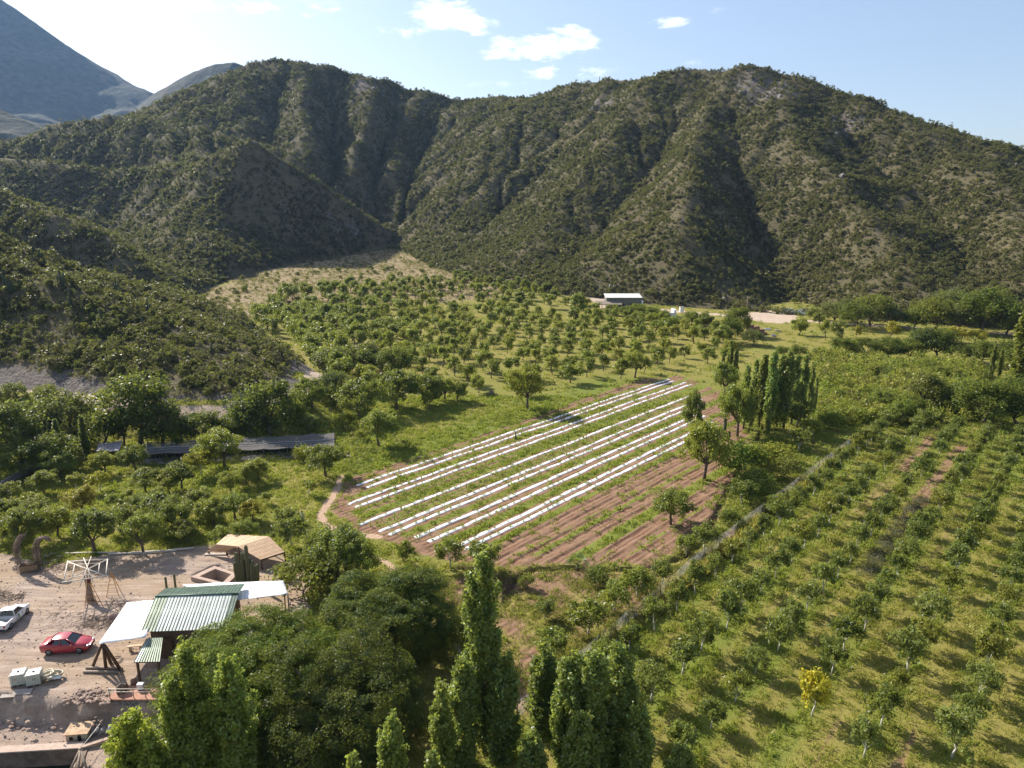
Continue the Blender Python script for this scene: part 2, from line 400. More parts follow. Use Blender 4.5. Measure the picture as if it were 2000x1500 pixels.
# green lush (1) to dry yellow (0)
lush = 0.42 + 0.35 * n3 + 0.28 * n2 + 0.15 * n1
orch = (V > -33) & (U < 150) & (U > 20)
lush = np.where(orch, 0.30 + 0.30 * sstep(-6, -30, V) * sstep(95, 55, U) + 0.40 * sstep(112, 135, U) * sstep(-30, -10, V) + 0.25 * n3 + 0.32 * n2 + .12 * n1 + 0.30 * np.cos((V + 29.6) / 5.02 * 2 * math.pi), lush)
far_orch = (Y > 150) & (V < -55)
lush = np.where(far_orch, 0.30 + 0.3 * n3 + 0.2 * n2, lush)
lush = np.where(f_field > .5, 0.72 + 0.2 * n1, lush)
gl = sstep(16, 4, poly_dist(X, Y, np.array([G(640, 860), G(760, 905), G(1000, 830), G(1200, 750)])) + 4 * n2)
lush = np.maximum(lush, gl * (0.72 + .25 * n2))
lush = np.clip(lush, 0, 1)
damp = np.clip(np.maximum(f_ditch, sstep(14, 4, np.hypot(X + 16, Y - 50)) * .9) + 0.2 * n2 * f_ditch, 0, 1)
GRASSW = np.clip(1 - np.maximum.reduce([f_yard, rough * .6, f_path, f_road, soil_any, f_mead * .8, f_ditch]), 0, 1)

gmat = N('ground')
def attr(k, name):
    q = k.n('ShaderNodeAttribute', attribute_name=name); s = k.n('ShaderNodeSeparateColor'); k.t.links.new(q.outputs['Color'], s.inputs[0]); return s.outputs
A = attr(gmat, 'cover'); B = attr(gmat, 'tone')
gp = gmat.pos()
nA = gmat.noise(0.55, 7, 0.65, gp); nB = gmat.noise(3.0, 5, 0.65, gp); nC = gmat.noise(14.0, 3, 0.6, gp); nD = gmat.noise(0.09, 4, 0.5, gp)
def edge(m, amp=0.9, w=0.16):
    v = gmat.math('ADD', m, gmat.math('MULTIPLY', gmat.math('SUBTRACT', gmat.math('ADD', gmat.math('MULTIPLY', nB, .6), gmat.math('MULTIPLY', nC, .4)), 0.5), amp))
    return gmat.ramp(v, 0.5 - w, 0.5 + w)
grass = gmat.mix(edge(B[0], 1.3, .32), (0.235, 0.205, 0.054), (0.155, 0.185, 0.031))
grass = gmat.mix(gmat.math('MULTIPLY', gmat.ramp(nB, .50, .72), .45), grass, (0.20, 0.16, 0.085))
grass = gmat.mix(gmat.math('MULTIPLY', gmat.ramp(nC, .52, .75), .55), grass, (0.055, 0.075, 0.018))
soilc = gmat.mix(gmat.ramp(nA, .3, .7), (0.225, 0.130, 0.080), (0.28, 0.180, 0.118))
soilc = gmat.mix(gmat.math('MULTIPLY', gmat.ramp(nC, .5, .75), .5), soilc, (0.16, 0.085, 0.056))
dv = gmat.n('ShaderNodeVectorMath', operation='DOT_PRODUCT'); gmat.set(dv.inputs[0], gp); dv.inputs[1].default_value = (math.cos(R(41.7)) * 2 * math.pi / .82, -math.sin(R(41.7)) * 2 * math.pi / .82, 0)
fw = gmat.math('ADD', gmat.math('MULTIPLY', gmat.math('SINE', gmat.math('ADD', dv.outputs['Value'], gmat.math('MULTIPLY', nA, 5.0))), .5), .5)
fw = gmat.math('MULTIPLY', fw, gmat.ramp(gmat.math('ADD', gmat.noise(.35, 3, .5, gp), gmat.math('MULTIPLY', nB, .3)), .5, .75))
fw = gmat.math('MULTIPLY', fw, A[0])
soilc = gmat.mix(gmat.math('MULTIPLY', fw, .75), soilc, (0.13, 0.062, 0.040))
yardc = gmat.mix(gmat.ramp(nA, .3, .7), (0.43, 0.325, 0.255), (0.34, 0.265, 0.22))
yardc = gmat.mix(gmat.math('MULTIPLY', gmat.ramp(nD, .42, .62), .55), yardc, (0.37, 0.26, 0.145))
yardc = gmat.mix(gmat.math('MULTIPLY', gmat.ramp(nC, .45, .70), .6), yardc, (0.17, 0.135, 0.11))
mpy = gmat.n('ShaderNodeMapping'); gmat.set(mpy.inputs['Vector'], gp); mpy.inputs['Rotation'].default_value = (0, 0, R(-38)); mpy.inputs['Scale'].default_value = (.22, 1.9, 1)
stk = gmat.noise(1.0, 6, .65, mpy.outputs[0])
yardc = gmat.mix(gmat.math('MULTIPLY', gmat.ramp(stk, .50, .66), .55), yardc, (0.20, 0.15, 0.12)); yardc = gmat.mix(gmat.math('MULTIPLY', gmat.ramp(stk, .48, .36), .5), yardc, (0.52, 0.42, 0.35))
meadc = gmat.mix(gmat.ramp(nA, .35, .7), (0.29, 0.225, 0.13), (0.235, 0.17, 0.10))
meadc = gmat.mix(gmat.math('MULTIPLY', gmat.ramp(gmat.noise(.22, 5, .6, gp), .55, .68), .55), meadc, (0.16, 0.14, 0.065))
pathc = gmat.mix(gmat.ramp(nB, .3, .7), (0.47, 0.33, 0.235), (0.40, 0.27, 0.185))
roadc = gmat.mix(gmat.ramp(nA, .3, .7), (0.50, 0.40, 0.31), (0.40, 0.31, 0.235))
c = gmat.mix(edge(A[0]), grass, soilc)
c = gmat.mix(edge(B[1], .8), c, meadc)
c = gmat.mix(edge(A[1], .5), c, yardc)
c = gmat.mix(edge(B[2], .5), c, roadc)
c = gmat.mix(edge(A[2], .35), c, pathc)
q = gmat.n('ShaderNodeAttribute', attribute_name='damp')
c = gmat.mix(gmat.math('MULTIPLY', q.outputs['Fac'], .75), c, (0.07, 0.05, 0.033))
hgt = gmat.math('ADD', gmat.math('ADD', gmat.math('MULTIPLY', nB, 0.7), gmat.math('MULTIPLY', nC, 0.6)), gmat.math('MULTIPLY', fw, -.9))
M_GROUND = gmat.done(gmat.principled(c, 0.95, 0, 0.12, gmat.bump(hgt, 0.75, 0.16)))

nx, ny = len(gx), len(gyv)
ii = np.arange(nx * ny).reshape(ny, nx)
quads = np.stack([ii[:-1, :-1], ii[:-1, 1:], ii[1:, 1:], ii[1:, :-1]], -1).reshape(-1, 4)
def fmean(a): return a[quads].mean(1)
cls = np.zeros(len(quads), int)
names = ['ground', 'field', 'yard', 'meadow', 'dirt_road', 'dirt_path', 'irrigation_ditch']
for k_, a in ((1, f_field), (3, f_mead), (2, f_yard), (4, f_road), (5, f_path), (6, f_ditch)):
    cls[fmean(a) > 0.5] = k_
cover = np.stack([soil_any, f_yard, f_path, np.ones_like(X)], -1); tone = np.stack([lush * (1 - .8 * rough), np.maximum(f_mead, rough * np.clip(.22 + .5 * n2 + .3 * n1, 0, .7) * (1 - f_field)), f_road, np.ones_like(X)], -1)
for k_, nm in enumerate(names):
    F = quads[cls == k_]
    if not len(F): continue
    idx, inv = np.unique(F, return_inverse=True)
    me = new_mesh(nm, np.stack([X[idx], Y[idx], Z[idx]], -1), inv.reshape(-1, 4), M_GROUND, True)
    for an, arr in (('cover', cover), ('tone', tone)):
        at = me.attributes.new(an, 'FLOAT_COLOR', 'POINT'); at.data.foreach_set('color', arr[idx].astype(np.float32).ravel())
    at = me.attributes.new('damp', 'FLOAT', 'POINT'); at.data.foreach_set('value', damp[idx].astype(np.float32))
    link(nm, me, kind='structure')
def grid_val(arr, x, y):      # value of a ground array at points
    i = np.clip(np.searchsorted(gx, x) - 1, 0, nx - 2); j = np.clip(np.searchsorted(gyv, y) - 1, 0, ny - 2)
    fx = np.clip((x - gx[i]) / (gx[i + 1] - gx[i]), 0, 1); fy = np.clip((y - gyv[j]) / (gyv[j + 1] - gyv[j]), 0, 1)
    a = arr.reshape(ny, nx)
    return (a[j, i] * (1 - fx) + a[j, i + 1] * fx) * (1 - fy) + (a[j + 1, i] * (1 - fx) + a[j + 1, i + 1] * fx) * fy
def gz_at(x, y): return float(grid_val(Z, np.array([x], float), np.array([y], float))[0])

# ------------------------------------------------------------------ hills
crest = P3([(-520, 360, 475), (-200, 330, 495), (-60, 290, 505), (0, 268, 510), (60, 255, 512), (120, 240, 515), (185, 228, 520), (230, 228, 522), (262, 231, 526), (285, 214, 550), (305, 204, 560), (350, 180, 580), (420, 145, 605), (480, 122, 622), (540, 108, 630), (600, 108, 630), (640, 115, 630), (680, 133, 630), (720, 147, 630), (780, 164, 640), (830, 174, 640), (900, 183, 640), (960, 187, 630), (1000, 186, 620), (1060, 183, 600), (1100, 171, 590), (1140, 161, 580), (1200, 149, 560), (1270, 141, 540), (1340, 136, 520), (1400, 131, 510), (1440, 125, 500), (1490, 122, 495), (1530, 134, 490), (1570, 147, 480), (1600, 160, 470), (1630, 178, 460), (1680, 188, 450), (1730, 203, 440), (1780, 225, 430), (1840, 248, 420), (1900, 275, 410), (1950, 284, 400), (2000, 290, 390), (2100, 330, 380), (2350, 400, 370)])
left_lines = [
    [(-260, 330, 420), (0, 300, 430), (60, 306, 430), (120, 318, 428), (230, 322, 425), (300, 324, 420), (345, 322, 415), (400, 305, 412), (440, 282, 410), (490, 262, 405), (540, 288, 410), (600, 328, 418), (660, 365, 427), (700, 398, 433), (740, 440, 436), (765, 472, 434)],
    [(870, 190, 640), (845, 240, 590), (815, 310, 540), (790, 370, 490), (775, 430, 455), (772, 474, 435)],
    [(262, 232, 498), (300, 270, 480), (340, 318, 448), (360, 322, 446), (450, 312, 452), (550, 342, 462), (650, 392, 466), (740, 444, 460)],
    [(-260, 372, 458), (0, 368, 460), (120, 374, 462), (230, 372, 460), (310, 345, 455)],
    [(212, 229, 521), (188, 252, 503), (164, 277, 488), (148, 302, 475)],
    [(262, 326, 422), (300, 385, 390), (330, 420, 366), (400, 455, 342), (460, 485, 328), (500, 507, 320)],
    [(190, 340, 421), (222, 405, 398), (245, 452, 372), (290, 500, 325), (340, 533, 300), (400, 546, 282)],
    [(-260, 300, 290), (-100, 330, 280), (0, 357, 272), (50, 375, 270), (100, 400, 266), (150, 425, 262), (200, 450, 256), (250, 482, 250), (300, 515, 245), (345, 541, 242)],
    [(-260, 420, 392), (-100, 410, 390), (0, 410, 388), (100, 422, 384), (180, 440, 378), (240, 470, 360)],
    [(-260, 430, 185), (-100, 440, 182), (0, 462, 180), (60, 492, 183), (120, 517, 186), (200, 547, 190), (300, 562, 193), (400, 577, 196), (465, 600, 197), (492, 640, 190)],
    [(-260, 500, 248), (-100, 500, 246), (0, 515, 242), (100, 540, 238), (200, 562, 234), (320, 574, 230), (400, 584, 228), (470, 598, 228)],
    [(-260, 480, 152), (-50, 500, 151), (50, 530, 150), (150, 565, 150), (220, 585, 150), (290, 606, 150), (360, 626, 150), (430, 645, 148), (500, 664, 146), (560, 685, 143), (598, 708, 139)]]
cut_top = np.array([GY(px, py, G(px, py2, ROAD_Z)[1] + 4.5) for px, py, py2 in [(-420, 700, 742), (-120, 702, 745), (0, 712, 756), (100, 724, 766), (180, 737, 778), (300, 757, 792), (430, 762, 792), (530, 750, 778), (585, 728, 756)]])
foot_left = np.vstack([track[:9] + np.array([0, 1.6, 0]), [G(618, 728, 2.5)], [G(562, 688, 1)], [G(505, 655, .5)], [G(488, 632, .5)]])
foot_mid = P3([(478, 604, 226), (410, 586, 234), (345, 545, 258), (390, 546, 285), (470, 528, 325), (520, 514, 345), (575, 504, 362), (650, 498, 385), (720, 488, 415), (772, 478, 436), (800, 500, 400), (850, 533, 350), (930, 549, 310), (1000, 559, 290), (1080, 569, 277), (1140, 579, 272)])
foot_right = np.array([G(a, b, 0.8) for a, b in [(1190, 586), (1260, 592), (1330, 596), (1400, 600), (1470, 606), (1560, 612), (1700, 622), (1900, 634), (2100, 648), (2400, 660)]])
foot = np.vstack([foot_left, foot_mid, foot_right])
foot[:, 2] = np.where(np.arange(len(foot)) < 10, foot[:, 2], np.maximum(ground_z(foot[:, 0], foot[:, 1]), -0.2) + 0.1)
hx0, hx1, hy0, hy1 = -560.0, 620.0, 112.0, 860.0
region = np.vstack([foot, [(900, foot[-1, 1], 0)], [(900, 1200, 0)], [(-900, 1200, 0)], [(-900, foot[0, 1], 0)]])

def hill_solve(step, lines, init=None, iters=300):
    xs = np.arange(hx0, hx1 + .1, step); ys = np.arange(hy0, hy1 + .1, step)
    XX, YY = np.meshgrid(xs, ys)
    h = np.zeros_like(XX) if init is None else init
    fix = np.zeros(XX.shape, bool); val = np.zeros_like(XX); cnt = np.zeros_like(XX)
    for L in lines:
        for a, b in zip(L[:-1], L[1:]):
            n = max(2, int(np.linalg.norm((b - a)[:2]) / step * 1.5) + 1)
            for t in np.linspace(0, 1, n):
                p = a + (b - a) * t; i = int(round((p[0] - hx0) / step)); j = int(round((p[1] - hy0) / step))
                if 0 <= i < len(xs) and 0 <= j < len(ys): val[j, i] += p[2]; cnt[j, i] += 1
    fix = cnt > 0; val[fix] /= cnt[fix]
    out = ~inside(XX, YY, region) & ~fix
    val[out] = ground_z(XX[out], YY[out]) - 1.2; fix |= out
    fix[-1, :] = True; val[-1, :] = 45
    for _ in range(iters):
        h = np.where(fix, val, h)
        e = np.pad(h, 1, mode='edge')
        h = 0.25 * (e[:-2, 1:-1] + e[2:, 1:-1] + e[1:-1, :-2] + e[1:-1, 2:])
    return xs, ys, np.where(fix, val, h), out
def upsample(xs, ys, h, step):
    nxs = np.arange(hx0, hx1 + .1, step); nys = np.arange(hy0, hy1 + .1, step)
    return bil(xs, ys, h, *np.meshgrid(nxs, nys))
def bil(xs, ys, h, x, y):
    s = xs[1] - xs[0]; fx = np.clip((x - xs[0]) / s, 0, len(xs) - 1.001); fy = np.clip((y - ys[0]) / s, 0, len(ys) - 1.001)
    i = fx.astype(int); j = fy.astype(int); fx = fx - i; fy = fy - j
    return (h[j, i] * (1 - fx) + h[j, i + 1] * fx) * (1 - fy) + (h[j + 1, i] * (1 - fx) + h[j + 1, i + 1] * fx) * fy
def blur(h, n):
    for _ in range(n):
        e = np.pad(h, 1, mode='edge'); h = (e[:-2, 1:-1] + e[2:, 1:-1] + e[1:-1, :-2] + e[1:-1, 2:] + 4 * h) / 8
    return h
base_lines = [crest, foot, cut_top] + [P3(l) for l in left_lines]
def multires(lines, steps):
    h = None; px = None
    for s in steps:
        if h is not None: h = upsample(*px, h, s)
        xs, ys, h, out = hill_solve(s, lines, h, 500 if s > 20 else 260 if s > 6 else 90)
        px = (xs, ys)
    return xs, ys, h, out
xs0, ys0, hb, _ = multires(base_lines, (32, 16, 8))
def cast(px, py, off):        # where the ray of a pixel meets the first slope, then moved up or down
    d = pix_dir(px, py); t = np.linspace(120, 800, 1400) / d[1]
    x, y, z = d[0] * t, d[1] * t, H + d[2] * t
    hh = bil(xs0, ys0, hb, x, y); k = np.argmax((hh > z) & (y > 200))
    return np.array([x[k], y[k], hh[k] + off])
spurs = [  # ridges (+) and gullies (-) of the two big faces, along their lines in the photograph
    ([(1415, 150), (1400, 185), (1368, 240), (1352, 300), (1347, 360), (1340, 430), (1332, 500), (1330, 555)], 17),
    ([(1437, 210), (1440, 300), (1455, 370), (1495, 440), (1535, 500), (1562, 550), (1572, 592)], -17),
    ([(1515, 190), (1555, 280), (1620, 360), (1690, 440), (1740, 500), (1765, 560)], 6),
    ([(1615, 190), (1680, 270), (1755, 330), (1830, 400), (1890, 470), (1930, 550)], -7),
    ([(1745, 230), (1850, 300), (1925, 380), (1975, 450), (2010, 520)], 8),
    ([(1380, 165), (1335, 230), (1275, 310), (1210, 385), (1160, 440), (1110, 505)], -6),
    ([(1260, 165), (1225, 230), (1170, 310), (1110, 390), (1060, 460), (1015, 520)], 5),
    ([(1150, 190), (1095, 250), (1040, 325), (990, 395), (930, 465), (890, 512)], -5),
    ([(1050, 205), (985, 265), (925, 330), (865, 400), (825, 455)], 5),
    ([(700, 160), (735, 205), (720, 262), (690, 330), (682, 375)], 12),
    ([(642, 150), (652, 195), (642, 250), (652, 310), (672, 380)], -13),
    ([(575, 135), (598, 175), (590, 222), (602, 272), (625, 325)], 12),
    ([(538, 160), (538, 205), (535, 245), (555, 290)], -6),
    ([(500, 145), (468, 195), (440, 240)], 4),
    ([(770, 180), (760, 230), (735, 290), (725, 350), (740, 410)], -6),
    ([(800, 190), (798, 230), (770, 300), (757, 360)], 5),
]
steps_l = base_lines + [np.array([cast(px, py, off * ((0.15 + 0.85 * sstep(.2, .75, i / (len(l) - 1))) * (1 - .5 * sstep(.85, 1, i / (len(l) - 1))) if abs(off) > 14 else 0.35 + 0.65 * math.sin(math.pi * (0.12 + 0.76 * i / (len(l) - 1))))) for i, (px, py) in enumerate(l)]) for l, off in spurs]
hs = 3.0
xs1, ys1, hh, outm = multires(steps_l, (32, 16, 8, hs))
hh = np.where(outm, hh, blur(hh, 4))
XX, YY = np.meshgrid(xs1, ys1)
lift = sstep(0.5, 14, hh - ground_z(XX, YY))
wx, wy = XX + 9 * fbm(XX / 40, YY / 40, 31), YY + 9 * fbm(XX / 40, YY / 40, 32)
rid = 1 - np.abs(fbm(wx / 46, wy / 60, 33, 4, 0.55)) * 2.4
hh = hh + lift * (3.2 * (rid - 0.55) * sstep(4, 30, hh) + 1.6 * fbm(XX / 14, YY / 14, 34, 3))
# running water: flow over the slope cuts the small gullies
ncell = hh.size; ny_, nx_ = hh.shape
for it in range(5):
    order = np.argsort(-hh.ravel())
    e = np.pad(hh, 1, mode='constant', constant_values=1e6)
    best = np.full(hh.shape, 0.0); rec = np.arange(ncell).reshape(hh.shape).copy()
    for dj in (-1, 0, 1):
        for di in (-1, 0, 1):
            if di == 0 and dj == 0: continue
            s = (hh - e[1 + dj:1 + dj + ny_, 1 + di:1 + di + nx_]) / (hs * math.hypot(di, dj))
            bt = s > best; best = np.where(bt, s, best)
            rec = np.where(bt, np.arange(ncell).reshape(hh.shape) + dj * nx_ + di, rec)
    acc = np.ones(ncell).tolist(); rl = rec.ravel().tolist()
    for q in order.tolist():
        r_ = rl[q]
        if r_ != q: acc[r_] += acc[q]
    area = np.array(acc).reshape(hh.shape)
    cut = 0.16 * np.sqrt(np.minimum(area, 500)) * np.minimum(best, 1.0)
    hh = hh - np.minimum(cut, 1.6) * lift * sstep(3, 20, hh)
    hh = np.where(outm, hh, 0.75 * hh + 0.25 * blur(hh, 1))
hh = hh + lift * (0.6 * fbm(XX / 5, YY / 5, 35, 3) + 2.2 * fbm(XX / 22, YY / 22, 36, 3))
wet = blur(np.log1p(area), 2); wet = (wet - wet.min()) / (wet.max() - wet.min())

hm = N('hillside'); hp = hm.pos()
h1 = hm.noise(0.035, 6, 0.6, hp); h2 = hm.noise(0.35, 6, 0.65, hp); h3 = hm.noise(1.6, 4, 0.6, hp)
hc = hm.mix(hm.ramp(h1, .36, .64), (0.098, 0.085, 0.045), (0.135, 0.110, 0.064))
hc = hm.mix(hm.ramp(h2, .46, .66), hc, (0.076, 0.072, 0.036))
hc = hm.mix(hm.math('MULTIPLY', hm.ramp(h3, .52, .74), .6), hc, (0.15, 0.125, 0.10))
rock = hm.n('ShaderNodeAttribute', attribute_name='rock').outputs['Fac']
rv = hm.math('ADD', rock, hm.math('MULTIPLY', hm.math('SUBTRACT', h2, .5), 1.2))
hc = hm.mix(hm.ramp(rv, .35, .7), hc, hm.mix(hm.ramp(h3, .35, .65), (0.19, 0.165, 0.145), (0.105, 0.09, 0.08)))
M_HILL = hm.done(hm.principled(hc, 0.95, 0, 0.1, hm.bump(hm.math('ADD', hm.math('MULTIPLY', h2, 1.0), hm.math('MULTIPLY', h3, .4)), 0.9, 0.9)))
gyy, gxx = np.gradient(hh, hs)
rockv = np.clip(1.0 * 0.3 * sstep(1.1, 1.6, np.hypot(gxx, gyy)), 0, 1)
for px, py, rr in [(1500, 178, 34), (1460, 160, 24), (1175, 195, 20), (1650, 225, 20), (1030, 200, 16), (720, 180, 22), (650, 425, 8), (690, 440, 8), (1500, 560, 8)]:
    q = cast(px, py, 0); rockv = np.maximum(rockv, sstep(rr, rr * .3, np.hypot(XX - q[0], YY - q[1])) * .75)
rockv = np.maximum(rockv, sstep(6.5, 3.5, poly_dist(XX, YY, track)) * 1.0)
rockv = np.maximum(rockv, 0.9 * sstep(9, 4, np.hypot(XX - G(1140, 575)[0], YY - 283)))
jj = np.arange(hh.size).reshape(hh.shape)
Q = np.stack([jj[:-1, :-1], jj[:-1, 1:], jj[1:, 1:], jj[1:, :-1]], -1).reshape(-1, 4)
keep = ~outm.ravel()[Q].all(1)
keep &= (np.abs(XX.ravel()[Q[:, 0]]) < 0.95 * YY.ravel()[Q[:, 0]] + 60) | (YY.ravel()[Q[:, 0]] < 300)
F = Q[keep]; idx, inv = np.unique(F, return_inverse=True)
me = new_mesh('hills', np.stack([XX.ravel()[idx], YY.ravel()[idx], hh.ravel()[idx]], -1), inv.reshape(-1, 4), M_HILL, True)
at = me.attributes.new('rock', 'FLOAT', 'POINT'); at.data.foreach_set('value', rockv.ravel()[idx].astype(np.float32))
link('hills', me, kind='structure')
def hill_at(x, y): return bil(xs1, ys1, hh, np.asarray(x, float), np.asarray(y, float))
def land_at(x, y): return np.maximum(hill_at(x, y), grid_val(Z, np.asarray(x, float), np.asarray(y, float)))
def hill_ray(px, py, ymin=120):
    d = pix_dir(px, py); t = np.linspace(ymin, 850, 3000) / d[1]
    x, y, z = d[0] * t, d[1] * t, H + d[2] * t
    k = np.argmax(hill_at(x, y) > z); return np.array([x[k], y[k], float(hill_at(x[k], y[k]))])

# ------------------------------------------------------------------ far mountains
fm = N('far mountain'); fp = fm.pos()
f1 = fm.noise(0.006, 6, .6, fp); f2 = fm.noise(0.05, 6, .65, fp)
M_FAR = fm.done(fm.principled(fm.mix(fm.ramp(f2, .35, .65), fm.mix(fm.ramp(f1, .35, .65), (0.105, 0.095, 0.075), (0.07, 0.075, 0.052)), (0.045, 0.05, 0.035)), .95, 0, .1, fm.bump(f2, .8, 12)))
def far_range(name, pts, depth, seed, back=500, amp=1.0):
    pts = np.array([GY(*p) for p in pts]); s = np.linspace(0, len(pts) - 1, 220)
    cx = np.array([np.interp(s, np.arange(len(pts)), pts[:, i]) for i in range(3)])
    tt = np.concatenate([np.linspace(-back / depth, 0, 20)[:-1], np.linspace(0, 1, 130)])
    S, T = np.meshgrid(np.arange(220), tt)
    x = cx[0][S] - 0.25 * depth * T; y = cx[1][S] - depth * T
    prof = np.where(T < 0, 1 + T * 0.9, (1 - T) ** 1.12)
    z = -5 + (cx[2][S] + 5) * np.maximum(prof, 0)
    arc = np.concatenate([[0], np.cumsum(np.hypot(np.diff(cx[0]), np.diff(cx[1])))])[S]
    w = sstep(0, 0.25, np.abs(T)) * sstep(1.0, .7, T)
    r1 = 1 - 2.2 * np.abs(fbm(arc / 330 + 0.35 * fbm(x / 300, y / 300, seed + 2), T * depth / 900, seed, 4, .55))
    z = z + amp * (w * 75 * (r1 - .5) + 14 * fbm(x / 90, y / 90, seed + 5, 4) * sstep(0, .08, np.abs(T)) + 5 * fbm(x / 40, y / 40, seed + 7, 3) * sstep(1, .8, T))
    n = 220; k = np.arange(n * len(tt)).reshape(len(tt), n)
    Fq = np.stack([k[:-1, :-1], k[1:, :-1], k[1:, 1:], k[:-1, 1:]], -1).reshape(-1, 4)
    link(name, new_mesh(name, np.stack([x, y, z], -1), Fq, M_FAR, True), kind='structure')
far_range('far_mountain', [(-700, -330, 2700), (-400, -260, 2700), (-150, -95, 2650), (-60, -40, 2620), (0, -2, 2600), (30, 17, 2590), (75, 50, 2580), (130, 88, 2560), (190, 128, 2540), (240, 160, 2520), (290, 178, 2500), (325, 196, 2480), (400, 240, 2450), (520, 320, 2400)], 1500, 41, 700)
far_range('far_mountain', [(150, 300, 1900), (220, 250, 1900), (290, 190, 1900), (310, 178, 1890), (345, 158, 1880), (380, 138, 1870), (420, 125, 1860), (455, 121, 1850), (490, 135, 1850), (600, 200, 1850), (750, 300, 1850)], 420, 51, 400, .6)
far_range('far_mountain', [(-500, 60, 1300), (-200, 130, 1250), (-60, 185, 1220), (0, 212, 1200), (40, 232, 1190), (90, 256, 1180), (180, 300, 1170), (300, 350, 1150)], 500, 61, 400, .5)
link('valley_plain', new_mesh('valley_plain', [(-9000, -600, -7.5), (9000, -600, -7.5), (9000, 9000, -7.5), (-9000, 9000, -7.5)], [(0, 1, 2, 3)], M_FAR), kind='structure')

# ------------------------------------------------------------------ haze
hz = N('haze air')
pv = hz.n('ShaderNodeVolumePrincipled'); pv.inputs['Color'].default_value = (0.34, 0.58, 1.0, 1); pv.inputs['Density'].default_value = HAZE_DENSITY; pv.inputs['Anisotropy'].default_value = 0.3
hz.t.links.new(pv.outputs[0], hz.out.inputs['Volume'])
hz_b = MB().box((0, 1500, 520), (9000, 3800, 1060))
haze = hz_b.build('haze', hz.m, kind='stuff')
# ------------------------------------------------------------------ foliage
def unit(a): return a / np.maximum(np.linalg.norm(a, axis=-1, keepdims=True), 1e-9)
def leaf_quads(P, outward, L, W, r, up=0.45, droop=0.0, jitter=0.8):
    n = len(P)
    nr = unit(outward * 0.6 + r.normal(size=(n, 3)) * jitter + np.array([0, 0, up]))
    a = r.normal(size=(n, 3)) + outward * 0.7 - np.array([0, 0, droop]); a = unit(a - nr * (a * nr).sum(1, keepdims=True))
    b = np.cross(nr, a)
    s = (0.65 + 0.7 * r.random((n, 1)))
    L_, W_ = L * s, W * s
    fold = nr * (0.22 * W_)
    V = np.stack([P - a * L_ * .5, P + b * W_ * .5 + fold + a * L_ * .05, P + a * L_ * .5, P - b * W_ * .5 + fold + a * L_ * .05], 1)
    return V.reshape(-1, 3)
def quads_mesh(name, V, mat):
    n = len(V) // 4
    return new_mesh(name, V, np.arange(n * 4).reshape(n, 4), mat)
def crown_round(r, h, cb, cr, ncl, clr, nleaf, L, W, flat=1.0, up=.45, droop=0, shell=0.45, top_bias=0.0, lean=(0, 0)):
    d = unit(r.normal(size=(ncl, 3))); d[:, 2] = np.where(d[:, 2] < -0.55, -d[:, 2], d[:, 2]) + top_bias
    d = unit(d); q = shell + (1 - shell) * r.random((ncl, 1)) ** .5
    mid = (cb + h) / 2; half = (h - cb) / 2
    lob = 0.78 + 0.44 * r.random((ncl, 1))
    C = d * q * lob * np.array([cr - clr * .5, cr - clr * .5, half - clr * .4]); C[:, 2] = C[:, 2] * flat + mid; C[:, 0] += lean[0]; C[:, 1] += lean[1]
    k = r.integers(0, ncl, nleaf)
    sz = clr * (0.6 + 0.7 * r.random(ncl))
    off = unit(r.normal(size=(nleaf, 3))) * (r.random((nleaf, 1)) ** .45) * sz[k][:, None]
    P = C[k] + off; P[:, 2] = np.maximum(P[:, 2], 0.15)
    out = unit(off + 0.5 * (P - np.array([lean[0], lean[1], mid])) / max(cr, .1))
    return C, leaf_quads(P, out, L, W, r, up, droop)
def limbs(mb, r, C, base_h, h, tr, n, tn=6, bend=.3):
    lean = r.normal(size=2) * 0.04 * h
    top = Vector((lean[0], lean[1], base_h))
    mb.tube([(0, 0, -0.15), (lean[0] * .3, lean[1] * .3, base_h * .45), top], [tr * 1.25, tr, tr * .85], tn)
    for i in r.permutation(len(C))[:n]:
        e = Vector(C[i]); m = top.lerp(e, .5) + Vector((0, 0, bend * .3 * (e - top).length)) * .5
        mb.tube([top - Vector((0, 0, base_h * .1)), m, top.lerp(e, .92)], [tr * .55, tr * .35, tr * .12], 4, False)
def make_tree(h, cb, cr, ncl, clr, nleaf, L, W, tr, nl=7, seed=0, bark=None, leafm=None, **kw):
    r = np.random.default_rng(seed)
    C, V = crown_round(r, h, cb, cr, ncl, clr, nleaf, L, W, **kw)
    mb = MB(); limbs(mb, r, C, cb * .9 + .15 * (h - cb), h, tr, nl)
    return mb.mesh('trunk', bark or M_BARK), quads_mesh('crown', V, leafm or M_FOL)
